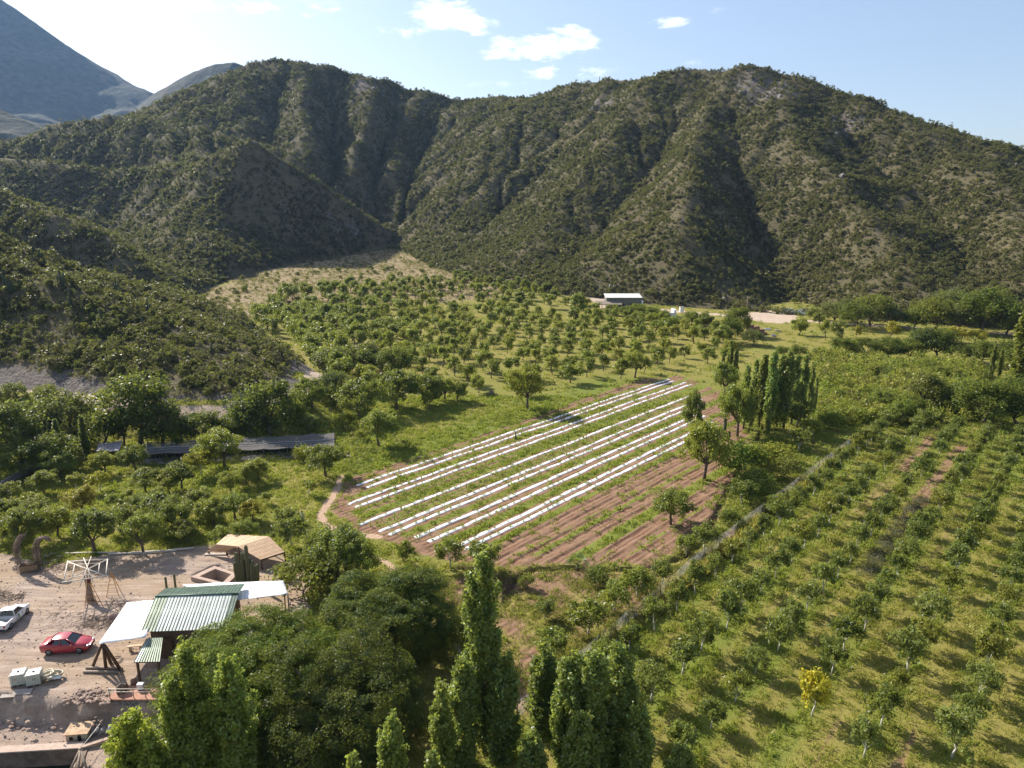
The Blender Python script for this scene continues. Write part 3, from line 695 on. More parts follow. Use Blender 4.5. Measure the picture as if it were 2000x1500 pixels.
def make_poplar(h, cr, nleaf, L, W, seed=0, nbr=60, cb=0.05):
    nleaf = int(nleaf * .8); L *= 1.15; W *= 1.15
    r = np.random.default_rng(seed); mb = MB(); nbr = max(nbr, 34)
    mb.tube([(0, 0, -.2), (0.06, 0, h * .3), (0, .08, h * .7), (0, 0, h * .97)], [.013 * h, .010 * h, .006 * h, .002 * h], 6)
    t0 = np.sort(cb + (.93 - cb) * r.random(nbr) ** .9); az = r.random(nbr) * 6.283
    prof = lambda t: cr * np.clip((t - cb + .06) / .16, .25, 1) ** .7 * np.clip(1.03 - t ** 4.5, .16, 1)
    R_ = prof(t0) * (.50 + .58 * r.random(nbr)); Ln = h * (.11 + .15 * r.random(nbr)) * (1.25 - .80 * t0)
    w = R_ * Ln + .02; w /= w.sum(); k = r.choice(nbr, nleaf, p=w); s = .12 + .88 * r.random(nleaf) ** .8
    rad = R_[k] * np.sqrt(s) * .95; sg = (.13 + .075 * cr) * (1.25 - .80 * s)
    C = np.stack([np.cos(az[k]) * rad, np.sin(az[k]) * rad, t0[k] * h + Ln[k] * s * 1.25], 1)
    off = r.normal(size=(nleaf, 3)) * sg[:, None] * np.array([1, 1, 1.2])
    m = nleaf // 9; tz = (.6 + .42 * r.random(m)) * h; C2 = np.stack([r.normal(size=m) * .10 * cr, r.normal(size=m) * .10 * cr, tz], 1)
    P = np.concatenate([C + off, C2]); O = unit(np.concatenate([off + C * np.array([1, 1, 0]) * .25, r.normal(size=(m, 3))]))
    for i in range(nbr):
        c_, s_ = math.cos(az[i]), math.sin(az[i])
        mb.tube([(0, 0, t0[i] * h), (c_ * R_[i] * .65, s_ * R_[i] * .65, t0[i] * h + Ln[i] * .5), (c_ * R_[i] * .9, s_ * R_[i] * .9, t0[i] * h + Ln[i] * 1.1)], [.0035 * h, .002 * h, .0008 * h], 3, False)
    return mb.mesh('trunk', M_BARK), quads_mesh('crown', leaf_quads(P, O, L, W, r, .1, .2, 1.2), M_FOLP)
def tint(o, c, j=0.12):
    k = 1 + random.uniform(-j, j); o.color = (c[0] * k * (1 + random.uniform(-j, j) * .5), c[1] * k, c[2] * k, 1)
def plant_tree(name, meshes, loc, s, rz, col, label, cat='tree', group=None, sx=1.0):
    o = thing(name, label, cat, loc, rz, group); o.scale = (s * sx, s * sx, s)
    t = link('trunk', meshes[0], o); c = link('crown', meshes[1], o); tint(c, col)
    return o
GREEN = (0.155, 0.190, 0.040); DGREEN = (0.068, 0.098, 0.028); YGREEN = (0.25, 0.255, 0.040); YELLOW = (0.33, 0.27, 0.03); OLIVE = (0.125, 0.135, 0.04); PALE = (0.13, 0.16, 0.055); ORANGE = (0.33, 0.22, 0.035); GREY = (0.10, 0.115, 0.06); BLUEG = (0.055, 0.085, 0.045)

ONES = ['', 'first', 'second', 'third', 'fourth', 'fifth', 'sixth', 'seventh', 'eighth', 'ninth', 'tenth', 'eleventh', 'twelfth', 'thirteenth', 'fourteenth', 'fifteenth', 'sixteenth', 'seventeenth', 'eighteenth', 'nineteenth']
TENS = {2: ('twentieth', 'twenty'), 3: ('thirtieth', 'thirty'), 4: ('fortieth', 'forty')}
def nth(n):
    if n < 20: return ONES[n]
    a, b = divmod(n, 10); return TENS[a][0] if b == 0 else TENS[a][1] + '-' + ONES[b]

# prototypes
ORCH = [make_tree(4.5 + .22 * i, 0.45 + .1 * (i % 3), 2.3 + .2 * (i % 3), 13 + 4 * (i % 4), .85, 1900, .40, .21, .13, 7, 100 + i, lean=(.3 * math.cos(i * 2), .3 * math.sin(i * 2))) for i in range(7)]
ORCH_NEAR = [make_tree(5.2, 1.0, 2.7, 60, .68, 7000, .26, .12, .17, 9, 140 + i, lean=(.35 * math.cos(i * 2), .35 * math.sin(i * 2))) for i in range(4)]
SAPL = [make_tree(2.8 + .12 * (i % 3), .38, 1.25 + .12 * (i % 3), 24, .42, 1600, .25, .105, .055, 6, 170 + i, M_WHITEBARK, up=.3, droop=.3, shell=.2) for i in range(8)]
DENSE = [make_tree(5.0, .3, 2.9, 60, .85, 5200, .26, .15, .16, 6, 200 + i, leafm=M_FOLD, up=.6, shell=.6) for i in range(4)]
BUSH = [make_tree(2.4, .1, 1.6, 30, .6, 1500, .22, .12, .05, 5, 220 + i, leafm=M_FOLD, up=.6) for i in range(4)]
POP = [make_poplar(14, .80, 9000, .25, .18, 240 + i, 55, .0) for i in range(4)]

def ray_ok(px, py): return True
n_trees = 0
# --- the old orchard in the middle of the valley: planted on a grid along the rows
orch_poly = np.array([G(*p) for p in [(505, 612), (560, 596), (640, 588), (760, 574), (900, 566), (1060, 578), (1150, 600), (1230, 622), (1330, 628), (1400, 640), (1445, 690), (1420, 715), (1375, 728), (1290, 728), (1210, 745), (1150, 742), (1050, 770), (900, 800), (840, 815), (770, 800), (700, 790), (650, 770), (620, 720), (560, 680), (515, 650)]])
rows = {}
rt = np.random.default_rng(3)
for i in range(0, 60):
    v = -79 - 8.2 * i
    for j in range(60):
        u = 60 + 7.9 * j + (3.9 if i % 2 else 0)
        x, y = XY(u + rt.normal() * .6, v + rt.normal() * .6)
        if not inside(np.array([x]), np.array([y]), orch_poly)[0] or rt.random() < .05: continue
        if y > 290 and x > 20: continue
        rows.setdefault(i, []).append((u, x, y))
nrow = 0
tree_spots = []
for i in sorted(rows):
    nrow += 1
    for j, (u, x, y) in enumerate(sorted(rows[i])):
        dens = fbm(np.array([x / 30]), np.array([y / 30]), 71)[0]
        px, py, _ = project(x, y, 0)
        west = sstep(900, 600, px)
        s = (.76 + .26 * rt.random() + .40 * west - .08 * sstep(200, 300, y)) * (1.0 + .25 * dens)
        q = rt.random()
        if q < .32 + .3 * west: col, cn = GREEN, 'green'
        elif q < .62: col, cn = YGREEN, 'yellow-green'
        elif q < .80: col, cn = (0.165, .195, .035), 'bright green'
        elif q < .93: col, cn = DGREEN, 'dark green'
        else: col, cn = (0.22, .21, .03), 'yellowing'
        plant_tree('orchard_tree', ORCH[rt.integers(7)], (x, y, gz_at(x, y)), s, rt.random() * 6.28, col,
                   f'{cn} orchard tree, {nth(j + 1)} from near end, {nth(nrow)} row beyond the strips', 'tree', 'trees of the old orchard beyond the strips', .85 + .4 * rt.random())
        tree_spots.append((x, y, 2.2 * s)); n_trees += 1
print('old orchard', n_trees)

# --- young orchard on the right
sap = 0; srow = 0
missing = [(G(1640, 1310)[0], G(1640, 1310)[1])]
for i in range(0, 18):
    v = -29.4 + 5.02 * i
    spots = []
    for j in range(26):
        u = 38 + 4.42 * j + rt.normal() * .18
        if u > 148: continue
        x, y = XY(u, v + rt.normal() * .15)
        if not in_view(x, y, 1.5, 160) or rt.random() < .035: continue
        if y < 43: continue
        spots.append((x, y))
    if not spots: continue
    srow += 1
    for j, (x, y) in enumerate(spots):
        u, vv = UV((x, y)); q = rt.random()
        back = sstep(75, 110, u)
        if q < .42: col, cn = (0.115, .15, .045), 'green'
        elif q < .70: col, cn = (0.16, .19, .06), 'pale green'
        elif q < .88: col, cn = (0.19, .185, .04), 'yellowish'
        else: col, cn = DGREEN, 'dark green'
        s = .95 + .42 * rt.random() + .12 * (i % 3 == 1)
        yellow_near = G(1585, 1398); 
        if np.hypot(x - yellow_near[0], y - yellow_near[1]) < 2.6: continue
        plant_tree('young_tree', SAPL[rt.integers(8)], (x, y, gz_at(x, y)), s, rt.random() * 6.28, col,
                   f'{cn} young tree, {nth(j + 1)} from near end, {nth(srow)} row right of the fence', 'tree', 'young trees planted right of the wire fence', .72 + .25 * rt.random())
        sap += 1
p = G(1585, 1398)
yt = plant_tree('young_tree', SAPL[3], (p[0], p[1], gz_at(p[0], p[1])), 1.55, 1.0, (0.50, 0.40, 0.03), 'bright yellow young tree standing out among the green saplings at lower right', 'tree', 'young trees planted right of the wire fence', .72)
print('saplings', sap)

# --- single trees, placed at the foot of each trunk: (x, foot y, height in px, mesh set, colour, label)
def foot_tree(px, py, hpx, kind, col, label, name='tree', sx=1.0, z=None, cat='tree', group=None):
    g0 = G(px, py, 0)
    for _ in range(6):
        zz = gz_at(g0[0], g0[1]) if z is None else z
        g0 = G(px, py, zz)
    top = GY(px, py - hpx, g0[1])[2] - zz
    me = kind[rt.integers(len(kind))]
    h0 = max(v.co.z for v in me[1].vertices)
    return plant_tree(name, me, g0 if z is not None else (g0[0], g0[1], zz), top / h0, rt.random() * 6.28, col, label, cat, group, sx)
for a in [
    (740, 872, 76, ORCH_NEAR, GREEN, 'dark green round tree alone on the grass above the first plastic strip', 'orchard_tree', 1.05),
    (636, 930, 64, ORCH_NEAR, (0.12, .14, .035), 'small spreading tree with bare trunk beside the trodden path end', 'orchard_tree', 1.25),
    (1030, 800, 88, ORCH_NEAR, YGREEN, 'tall yellow-green tree on the upper edge of the plastic strips', 'orchard_tree', .8),
    (868, 782, 50, ORCH_NEAR, YGREEN, 'yellow-green tree with shadow at the lower corner of old orchard', 'orchard_tree', 1.1),
    (1240, 738, 55, ORCH_NEAR, YGREEN, 'yellow-green tree at the far end of the uppermost plastic strip', 'orchard_tree', .95),
    (1440, 852, 110, ORCH_NEAR, GREEN, 'big green tree at the far corner of the ploughed field below the poplars', 'orchard_tree', .72),
    (1375, 937, 118, ORCH_NEAR, YGREEN, 'tall yellow-green tree standing at the far end of the lowest strip', 'orchard_tree', .78),
    (1354, 862, 105, ORCH_NEAR, DGREEN, 'slim dark tree rising out of the lower plastic strips', 'orchard_tree', .40),
    (1310, 1024, 70, ORCH_NEAR, GREEN, 'round green tree alone on the red furrows beside the ditch', 'orchard_tree', 1.15),
    (1445, 930, 70, BUSH, (0.10, .15, .03), 'bushy green shrub mass right of the ditch', 'bush', 1.2),
    (1415, 775, 70, ORCH_NEAR, GREEN, 'bushy green tree in front of the left poplars', 'orchard_tree', .75),
    (1555, 835, 55, ORCH_NEAR, DGREEN, 'dark round tree at the foot of the poplar clump', 'orchard_tree', 1.1),
    (1470, 905, 40, BUSH, YGREEN, 'yellow-green bush beside the ditch under the big corner tree', 'bush', 1.2),
    (1512, 840, 45, BUSH, YGREEN, 'small bright bush at the near foot of the poplar clump', 'bush', .8),
    (830, 790, 62, ORCH_NEAR, DGREEN, 'large dark tree at the left lower edge of the old orchard', 'orchard_tree', 1.15),
    (775, 800, 80, ORCH_NEAR, DGREEN, 'large dark green tree above the lone round tree', 'orchard_tree', 1.1),
    (700, 815, 78, ORCH_NEAR, GREEN, 'large dark tree beside the end of the shade net', 'orchard_tree', 1.1),
    (770, 735, 66, DENSE, DGREEN, 'dark thick tree among the old orchard trees on the left', 'orchard_tree', 1.1),
    (655, 735, 66, DENSE, GREY, 'grey-green thorny tree beside the pale path round the hill', 'thorn_tree', 1.3),
    (715, 725, 60, DENSE, (0.10, .10, .06), 'brownish thorny tree among the orchard near the hill nose', 'thorn_tree', 1.15),
    (655, 775, 55, DENSE, BLUEG, 'blue-green dense tree below the pale path round the hill', 'thorn_tree', 1.2),
    (610, 800, 62, ORCH_NEAR, GREEN, 'green tree in front of the grey cut bank', 'orchard_tree', 1.1),
    (680, 838, 40, BUSH, (.22, .22, .035), 'small yellow-green tree behind the end of the shade net', 'orchard_tree', .8),
    (705, 860, 22, BUSH, YGREEN, 'little bright shrub on the grass right of the shade net', 'bush', 1),
    (438, 912, 78, ORCH_NEAR, YGREEN, 'broad yellow-green tree hiding the middle of the shade net', 'orchard_tree', 1.15),
    (393, 930, 52, SAPL, (.27, .23, .03), 'narrow yellowing tree before the left part of the shade net', 'orchard_tree', 1.2),
    (528, 850, 42, SAPL, PALE, 'pale slim tree poking up behind the shade net', 'orchard_tree', 1.1),
    (462, 850, 48, ORCH_NEAR, PALE, 'pale green tree behind the middle of the shade net', 'orchard_tree', 1.2),
    (605, 848, 40, ORCH_NEAR, PALE, 'pale tree standing behind the right half of the shade net', 'orchard_tree', 1.2),
    (593, 900, 35, BUSH, YGREEN, 'small yellow shrub in front of the shade net right end', 'bush', 1),
    (120, 905, 88, POP, (0.10, .14, .03), 'tall slim leafy tree left of the small shade roof', 'poplar', 1.4),
    (172, 905, 95, POP, (0.12, .155, .03), 'tall bright slim tree immediately left of the small shade roof', 'poplar', 1.5),
    (243, 870, 72, ORCH_NEAR, PALE, 'pale leafy tree behind the gap between both shade roofs', 'orchard_tree', .95),
    (118, 935, 48, ORCH_NEAR, GREEN, 'round dark green tree at the end of the curved stone wall', 'orchard_tree', 1.4),
    (205, 925, 46, ORCH_NEAR, YGREEN, 'yellow-green tree in front of the small shade roof', 'orchard_tree', 1.1),
    (265, 918, 50, ORCH_NEAR, PALE, 'pale tree at the left corner of the long shade net', 'orchard_tree', 1.1),
    (87, 965, 48, ORCH_NEAR, OLIVE, 'olive round tree below the curved stone wall', 'orchard_tree', 1.2),
    (660, 1130, 105, ORCH_NEAR, (0.105, .14, .045), 'big glossy green tree between the timber roof and the field path', 'orchard_tree', 1.05),
    (705, 1140, 88, ORCH_NEAR, GREEN, 'glossy tree right beside the curved field path', 'orchard_tree', .85),
    (622, 1110, 82, ORCH_NEAR, (0.105, .135, .04), 'glossy green tree right behind the timber roof', 'orchard_tree', .8),
    (570, 1068, 60, SAPL, PALE, 'slim pale sapling beyond the timber roof corner', 'young_tree', 1.1),
    (185, 1078, 88, ORCH_NEAR, DGREEN, 'dark leafy tree beyond the yard, above the white frame', 'orchard_tree', 1.05),
    (280, 1080, 78, ORCH_NEAR, GREEN, 'leafy tree just behind the log border of the yard', 'orchard_tree', 1.0),
    (42, 1068, 80, ORCH_NEAR, DGREEN, 'dark tree behind the twisted branch arches', 'orchard_tree', 1.1),
    (792, 1100, 45, SAPL, GREEN, 'small sapling near the bend of the field path', 'young_tree', 1.1),
    (880, 1108, 65, SAPL, GREEN, 'green sapling at the near end of the last plastic strips', 'young_tree', 1.05),
    (945, 1120, 68, SAPL, DGREEN, 'dark sapling above the tall foreground poplar', 'young_tree', 1.3),
    (820, 1150, 40, SAPL, OLIVE, 'thin sapling on dry grass right of the dark crown', 'young_tree', 1),
    (1200, 1195, 60, SAPL, GREEN, 'leafy sapling with whitewashed stem beside the wire fence corner plot', 'young_tree', 1.1),
    (1245, 1168, 58, SAPL, GREEN, 'green sapling between the palm and the wire fence', 'young_tree', 1.2),
    (1148, 1240, 68, SAPL, GREEN, 'wide leafy sapling next to the scattered planks', 'young_tree', 1.2),
    (1065, 1210, 40, SAPL, PALE, 'thin pale sapling above the white sacks', 'young_tree', 1.1),
    (1170, 1140, 40, BUSH, DGREEN, 'dark low bush right of the fan palm', 'bush', 1.2),
    (1340, 1085, 40, SAPL, GREEN, 'small sapling with pale stem at the ditch corner', 'young_tree', 1.1),
    (1375, 1075, 52, SAPL, GREEN, 'green sapling where the ditch meets the wire fence', 'young_tree', 1.3),
    (1292, 1140, 45, SAPL, PALE, 'pale sapling along the ditch near the fence', 'young_tree', 1.0),
    (1080, 1290, 60, SAPL, GREEN, 'leafy sapling left of the fence near the white sacks', 'young_tree', 1.4),
    (1030, 1150, 30, BUSH, OLIVE, 'low olive bush inside the bend of the ditch', 'bush', 1),
    (900, 1280, 70, SAPL, YGREEN, 'yellow-green sapling between dark crown and tall poplar', 'young_tree', 1.4),
]:
    foot_tree(*[q if q != 'orchard_tree' else 'leafy_tree' for q in a])
# grove of saplings right of the ditch before the fence
for k, (px, py, hp, col) in enumerate([(1520, 905, 45, YGREEN), (1560, 880, 42, OLIVE), (1480, 960, 45, GREEN), (1450, 985, 48, DGREEN), (1530, 935, 42, OLIVE), (1585, 855, 38, YGREEN), (1620, 838, 36, GREEN), (1500, 1000, 35, GREEN), (1425, 1030, 35, DGREEN)]):
    foot_tree(px, py, hp, SAPL if k % 2 else BUSH, col, f'{["leafy", "bushy"][k % 2 == 0]} young tree, {nth(k + 1)} of the loose group between ditch and wire fence', 'young_tree', 1.3, group='loose young trees between ditch and fence')
# left orchard between the yard and the nursery
lt = [(20, 985, 40, OLIVE), (60, 1000, 36, YGREEN), (160, 1005, 48, ORANGE), (113, 1048, 58, YGREEN), (196, 960, 36, YELLOW), (285, 962, 45, PALE), (250, 985, 30, (.24, .21, .04)), (330, 965, 42, YGREEN), (355, 955, 50, DGREEN), (312, 1030, 62, DGREEN), (345, 1040, 62, GREEN), (400, 985, 36, GREEN), (385, 1008, 48, OLIVE), (415, 1025, 48, (.22, .22, .035)), (452, 965, 42, YGREEN), (480, 950, 40, YGREEN), (505, 938, 40, YGREEN), (460, 1015, 48, GREEN), (495, 1020, 40, (.33, .25, .03)), (605, 968, 30, YGREEN), (475, 1060, 42, GREEN), (430, 1062, 36, GREEN), (560, 1030, 36, PALE), (235, 1040, 50, OLIVE), (270, 1010, 40, GREEN), (8, 1040, 60, DGREEN), (75, 1020, 46, OLIVE), (365, 1060, 40, OLIVE), (520, 985, 22, GREEN), (150, 960, 34, YGREEN), (228, 1000, 34, GREEN), (310, 985, 34, OLIVE)]
lt.sort(key=lambda a: (-(a[1] // 30), a[0]))
bands = {}
for a in lt: bands.setdefault(a[1] // 30, []).append(a)
for bi, bk in enumerate(sorted(bands, reverse=True)):
    for j, (px, py, hp, col) in enumerate(sorted(bands[bk])):
        cn = {YELLOW: 'yellow', ORANGE: 'orange-tinged', PALE: 'pale', DGREEN: 'dark', OLIVE: 'olive', YGREEN: 'yellow-green', GREEN: 'green'}.get(col, 'yellowing')
        foot_tree(px, py, hp * 1.1, ORCH_NEAR if hp > 38 else SAPL, col, f'{cn} orchard tree, {nth(j + 1)} from left in the {nth(bi + 1)} line beyond the log border', 'fruit_tree', 1.15, group='orchard trees between yard and shade net')

# --- poplars in the middle distance
for k, (px, py, top, w) in enumerate([(1452, 838, 712, 1.2), (1468, 832, 700, 1.1), (1482, 836, 690, 1.2), (1500, 842, 684, 1.3), (1516, 836, 690, 1.2), (1530, 838, 680, 1.3), (1545, 830, 692, 1.2), (1562, 828, 682, 1.2), (1578, 822, 705, 1.1), (1498, 856, 770, 1.2), (1588, 818, 735, .9), (1462, 846, 740, 1.2)]):
    foot_tree(px, py, py - top, POP, (0.26 + .03 * (k % 3), .34 + .02 * (k % 2), .11), f'green poplar, {nth(k + 1)} from the left of the tall clump beyond the field corner' if k < 9 else ['short bright poplar at the near foot of the clump', 'thin poplar at the right edge of the clump', 'short poplar at the left front of the clump'][k - 9], 'poplar', w, group='poplars of the tall clump')
for k, (px, py, top) in enumerate([(1422, 758, 664), (1408, 756, 690), (1434, 760, 680)]):
    foot_tree(px, py, py - top, POP, (0.19, .235, .065), ['tallest bright poplar left of the tall clump', 'short leftmost poplar left of the tall clump', 'bright poplar in the gap left of the tall clump'][k], 'poplar', 1.15, group='bright poplars left of the clump')

# --- hedges and dense trees on the right, beyond the young orchard
k = 0
for (px, py, hp, col, sx) in [(1530, 696, 22, DGREEN, 1.6), (1560, 698, 26, DGREEN, 1.5), (1600, 702, 24, DGREEN, 1.6), (1645, 698, 40, DGREEN, 1.3), (1690, 702, 44, DGREEN, 1.4), (1735, 700, 44, DGREEN, 1.4), (1775, 704, 38, DGREEN, 1.5), (1830, 700, 70, DGREEN, 1.0), (1800, 698, 64, BLUEG, 1.0), (1870, 708, 40, DGREEN, 1.4), (1915, 712, 50, DGREEN, 1.2), (1960, 720, 60, DGREEN, 1.2), (1995, 740, 70, DGREEN, 1.2)]:
    foot_tree(px, py, hp, DENSE, col, f'dark dense tree, {nth(k + 1)} from the left along the hedge line beyond the weedy plot', 'hedge_tree', sx, group='hedge line beyond the weedy plot'); k += 1
for (px, py, hp, kd, col, lab, sx) in [
    (1920, 828, 92, DENSE, DGREEN, 'largest dark dense tree at the right edge above the young orchard', 1.15), (1985, 830, 80, DENSE, DGREEN, 'dark dense tree cut by the right frame edge', 1.2), (1880, 800, 60, DENSE, BLUEG, 'dark tree left behind the largest dense tree on the right', 1.3),
    (1800, 800, 78, ORCH_NEAR, OLIVE, 'olive leafy tree in the weedy plot left of the dark dense trees', 1.0), (1770, 815, 50, DENSE, DGREEN, 'dark bushy tree in front of the olive tree', 1.2), (1850, 805, 45, DENSE, BLUEG, 'low dark bush mass between olive tree and dense trees', 1.5), (1720, 805, 48, ORCH_NEAR, GREEN, 'small round tree with dark trunk in the weedy plot', 1.15),
    (1758, 825, 55, BUSH, GREEN, 'upright green bush in front of the weedy plot', .8), (1628, 785, 32, BUSH, GREEN, 'small bush right of the poplar clump', 1.3), (1682, 785, 30, BUSH, GREEN, 'small bush in the middle of the weedy plot', 1.3), (1810, 735, 40, BUSH, GREEN, 'green bush near the hedge in the weedy plot', 1.0), (1840, 745, 34, BUSH, OLIVE, 'olive bush right in the weedy plot', 1.4), (1730, 740, 26, BUSH, PALE, 'pale bush at the back of the weedy plot', 1.3),
    (1932, 750, 80, POP, (0.13, .15, .04), 'slim poplar at the right before the hedge', 1.1), (1948, 745, 65, POP, (0.12, .14, .04), 'shorter slim poplar beside the right hedge', 1.1), (1985, 760, 170, POP, (0.15, .17, .03), 'tall yellow-green poplar at the right frame edge', 1.8), (2010, 740, 190, POP, (0.16, .18, .03), 'tallest yellow-green poplar cut by the right frame edge', 1.8), (1975, 800, 75, DENSE, DGREEN, 'dark tree behind the right frame edge thicket', 1.0),
    (1560, 655, 36, ORCH, YGREEN, 'yellow-green tree beside the light track at the right', 1.1), (1612, 658, 34, ORCH, YGREEN, 'bright small tree below the track between two dark ones', .9), (1638, 665, 42, ORCH, OLIVE, 'olive round tree below the track', 1.2), (1738, 662, 36, ORCH, YELLOW, 'yellow tree under the track at the right', 1.1), (1672, 660, 26, ORCH, YELLOW, 'little yellow tree below the track', .8), (1860, 668, 34, ORCH, YELLOW, 'yellow tree near the right end of the track', 1.2), (1905, 672, 32, ORCH, YELLOW, 'yellow tree at the far right below the track', 1.2), (1600, 636, 26, ORCH, OLIVE, 'small olive tree at the track edge', 1.2),
    (1440, 655, 58, DENSE, DGREEN, 'tall dark tree beside the brick stack', .9), (1425, 668, 50, DENSE, DGREEN, 'dark tree at the end of the old orchard', .9), (1470, 675, 34, DENSE, GREY, 'grey-green bush below the brick stack', 1.2), (1400, 678, 36, ORCH, YGREEN, 'yellow-green tree before the dark trees at the orchard end', 1.2), (1375, 640, 34, ORCH, OLIVE, 'olive tree near the pale track cutting', 1.1), (1245, 622, 30, DENSE, GREEN, 'green tree hiding the right foot of the far shed', 1.3), (1222, 620, 26, DENSE, DGREEN, 'dark tree under the far shed porch', 1.2), (1275, 626, 32, DENSE, GREEN, 'thick green tree right of the far shed', 1.2), (1295, 628, 24, DENSE, DGREEN, 'dark tree beside the white blocks', 1.1), (1350, 634, 28, DENSE, GREEN, 'green tree right of the white blocks', 1.2),
    (1130, 612, 44, ORCH, GREEN, 'tall green orchard tree left of the far shed', 1.0),
]:
    foot_tree(px, py, hp, kd, col, lab, 'poplar' if kd is POP else 'bush' if kd is BUSH else 'tree', sx)
# trees between the track and the big hill
for k, (px, py, hp, sx) in enumerate([(1590, 622, 30, 1.4), (1630, 628, 36, 1.4), (1670, 640, 60, 1.1), (1700, 634, 48, 1.3), (1740, 636, 48, 1.3), (1785, 640, 58, 1.2), (1825, 642, 56, 1.2), (1875, 646, 66, 1.2), (1920, 650, 70, 1.2), (1965, 652, 76, 1.2), (2005, 655, 80, 1.2), (1550, 614, 20, 1.3), (1800, 628, 50, 1.2), (1850, 630, 56, 1.2), (1905, 634, 60, 1.2), (1955, 636, 66, 1.2), (1650, 620, 34, 1.2)]):
    p = hill_ray(px, py - 6) if k > 10 else G(px, py, .4)
    pos = (p[0], p[1], float(land_at(p[0], p[1])))
    me = DENSE[k % 4]; h = GY(px, py - hp, p[1])[2] - pos[2]
    plant_tree('thorn_tree', me, pos, max(2.0, h) / 5.2 * (.7, 1.1, .85, 1.25, .75)[k % 5], k * 1.3, (OLIVE, GREY, DGREEN)[k % 3], f'thorn tree, {nth(k + 1)} from the left along the upper side of the track' if k < 11 else ['low thorn tree above the agaves', 'thorn tree higher up behind the track, before the shaded slope', 'thick thorn tree higher up, left of the right edge pair', 'thorn tree on the slope foot near the right edge', 'thorn tree on the slope foot at the right edge', 'small thorn tree on the slope over the yellow bush'][k - 11], 'tree', 'thorn trees along the foot of the big hill', sx)

# --- trees on the left below the near hill
for k, (px, py, hp, kd, col, lab, sx, z) in enumerate([
    (275, 862, 140, DENSE, (0.060, .088, .028), 'largest dense dark tree left, between the road and the shade net', 1.0, .5), (318, 868, 88, DENSE, (0.05, .07, .03), 'dark crown leaning right beside the largest left tree', 1.1, .5), (528, 850, 112, DENSE, (0.050, .085, .035), 'big dark tree behind the long shade net, before the grey bank', 1.0, .5), (490, 850, 78, DENSE, (0.055, .10, .05), 'bluish green tree left beside the big tree behind the net', 1.0, .5),
    (575, 835, 60, ORCH_NEAR, GREEN, 'leafy tree right of the big tree behind the net', 1.1, .5), (395, 862, 60, DENSE, DGREEN, 'shaded bush behind the left part of the net', 1.5, .5), (130, 860, 100, DENSE, GREY, 'grey-green feathery tree at left before the road bank', 1.1, .8), (60, 880, 100, DENSE, (0.085, .11, .05), 'feathery pale green tree at the left edge', 1.2, .8), (10, 900, 120, DENSE, (0.085, .11, .05), 'feathery green tree cut by the left edge', 1.1, .8), (100, 915, 70, DENSE, DGREEN, 'dark bush before the feathery trees at left', 1.4, .5), (40, 925, 60, DENSE, DGREEN, 'dark shaded bush above the curved wall', 1.5, .5), (200, 872, 70, DENSE, DGREEN, 'dark bush behind the small shade roof', 1.3, .5), (345, 872, 50, DENSE, DGREEN, 'low dark bush at the back of the left shade roof', 1.4, .5),
    (30, 785, 40, DENSE, GREY, 'grey bush on the road edge at far left', 1.2, 4.2), (90, 790, 44, DENSE, OLIVE, 'olive bush on the road edge right of the grey one', 1.1, 4.2), (-20, 800, 45, DENSE, GREY, 'grey bush half outside the left edge', 1.2, 4.2), (640, 800, 60, DENSE, DGREEN, 'dark bush below the nose of the near hill', 1.2, 0.3), (580, 815, 50, DENSE, BLUEG, 'blue-green shrub before the grey cut bank', 1.2, .8), (430, 858, 40, DENSE, DGREEN, 'dark shrub behind the broad tree at the shade net', 1.4, .5)]):
    foot_tree(px, py, hp, kd, col, lab, 'tree', sx, z)

# --- foreground: large feathery tree and tall poplars
def big_tree(name, loc, rx, h, seed, col, label, nleaf=110000, L=.20, W=.07, cb=2.5):
    r = np.random.default_rng(seed); o = thing(name, label, 'tree', loc)
    dome = []; 
    for k in range(14):
        a = k * 2.4; q = rx * .72 * math.sqrt((k + .3) / 14)
        dome.append((q * math.cos(a), q * math.sin(a), h - 1.2 - 2.6 * (q / rx) ** 2 + r.normal() * .75, rx * (.27 + .11 * r.random())))
    P = []; O = []
    for (cx, cy_, cz, rr) in dome:
        n = 46; d = unit(r.normal(size=(n, 3))); d[:, 2] = np.abs(d[:, 2]) * 1.1 - .35; d = unit(d)
        cc = np.array([cx, cy_, cz - rr * .6]) + d * rr * np.array([1, 1, .8]) * (.85 + .2 * r.random((n, 1)))
        k = r.integers(0, n, nleaf // 14); sz = (.35 + .35 * r.random(n)) * 1.05
        off = unit(r.normal(size=(len(k), 3)) * np.array([1, 1, .55])) * (r.random((len(k), 1)) ** .5) * sz[k][:, None] * np.array([1.25, 1.25, .5])
        P.append(cc[k] + off); O.append(unit(d[k] * .8 + unit(off) * .5))
    # hanging skirt
    n = nleaf // 4; a = r.random(n) * 6.283; q = rx * (.72 + .3 * vnoise(a * 3, a * 0, seed)) * (0.9 + .12 * r.random(n)); zz = h * (.12 + .62 * r.random(n))
    q = q * np.sqrt(np.clip(1.05 - (zz / h - .35) ** 2 * 1.6, .2, 1.1)) * (.82 + .3 * vnoise(a * 5, zz * 1.1, seed + 2))
    S = np.stack([q * np.cos(a), q * np.sin(a), zz], 1); P.append(S); O.append(unit(S * np.array([1, 1, 0.2])))
    P = np.concatenate(P); O = np.concatenate(O)
    c = link('crown', quads_mesh('crown', leaf_quads(P, O, L, W, r, .55, .35, .6), M_FEATH), o); tint(c, col, 0)
    mb = MB(); mb.tube([(0, 0, -.3), (.2, .1, 1.6), (.1, 0, 3)], [.5, .42, .36], 8)
    for (cx, cy_, cz, rr) in dome: mb.tube([(.1, 0, 2.6), (cx * .5, cy_ * .5, cz * .62), (cx, cy_, cz - rr * .5)], [.26, .16, .05], 5, False)
    mb.build('trunk', M_BARK, o)
    return o
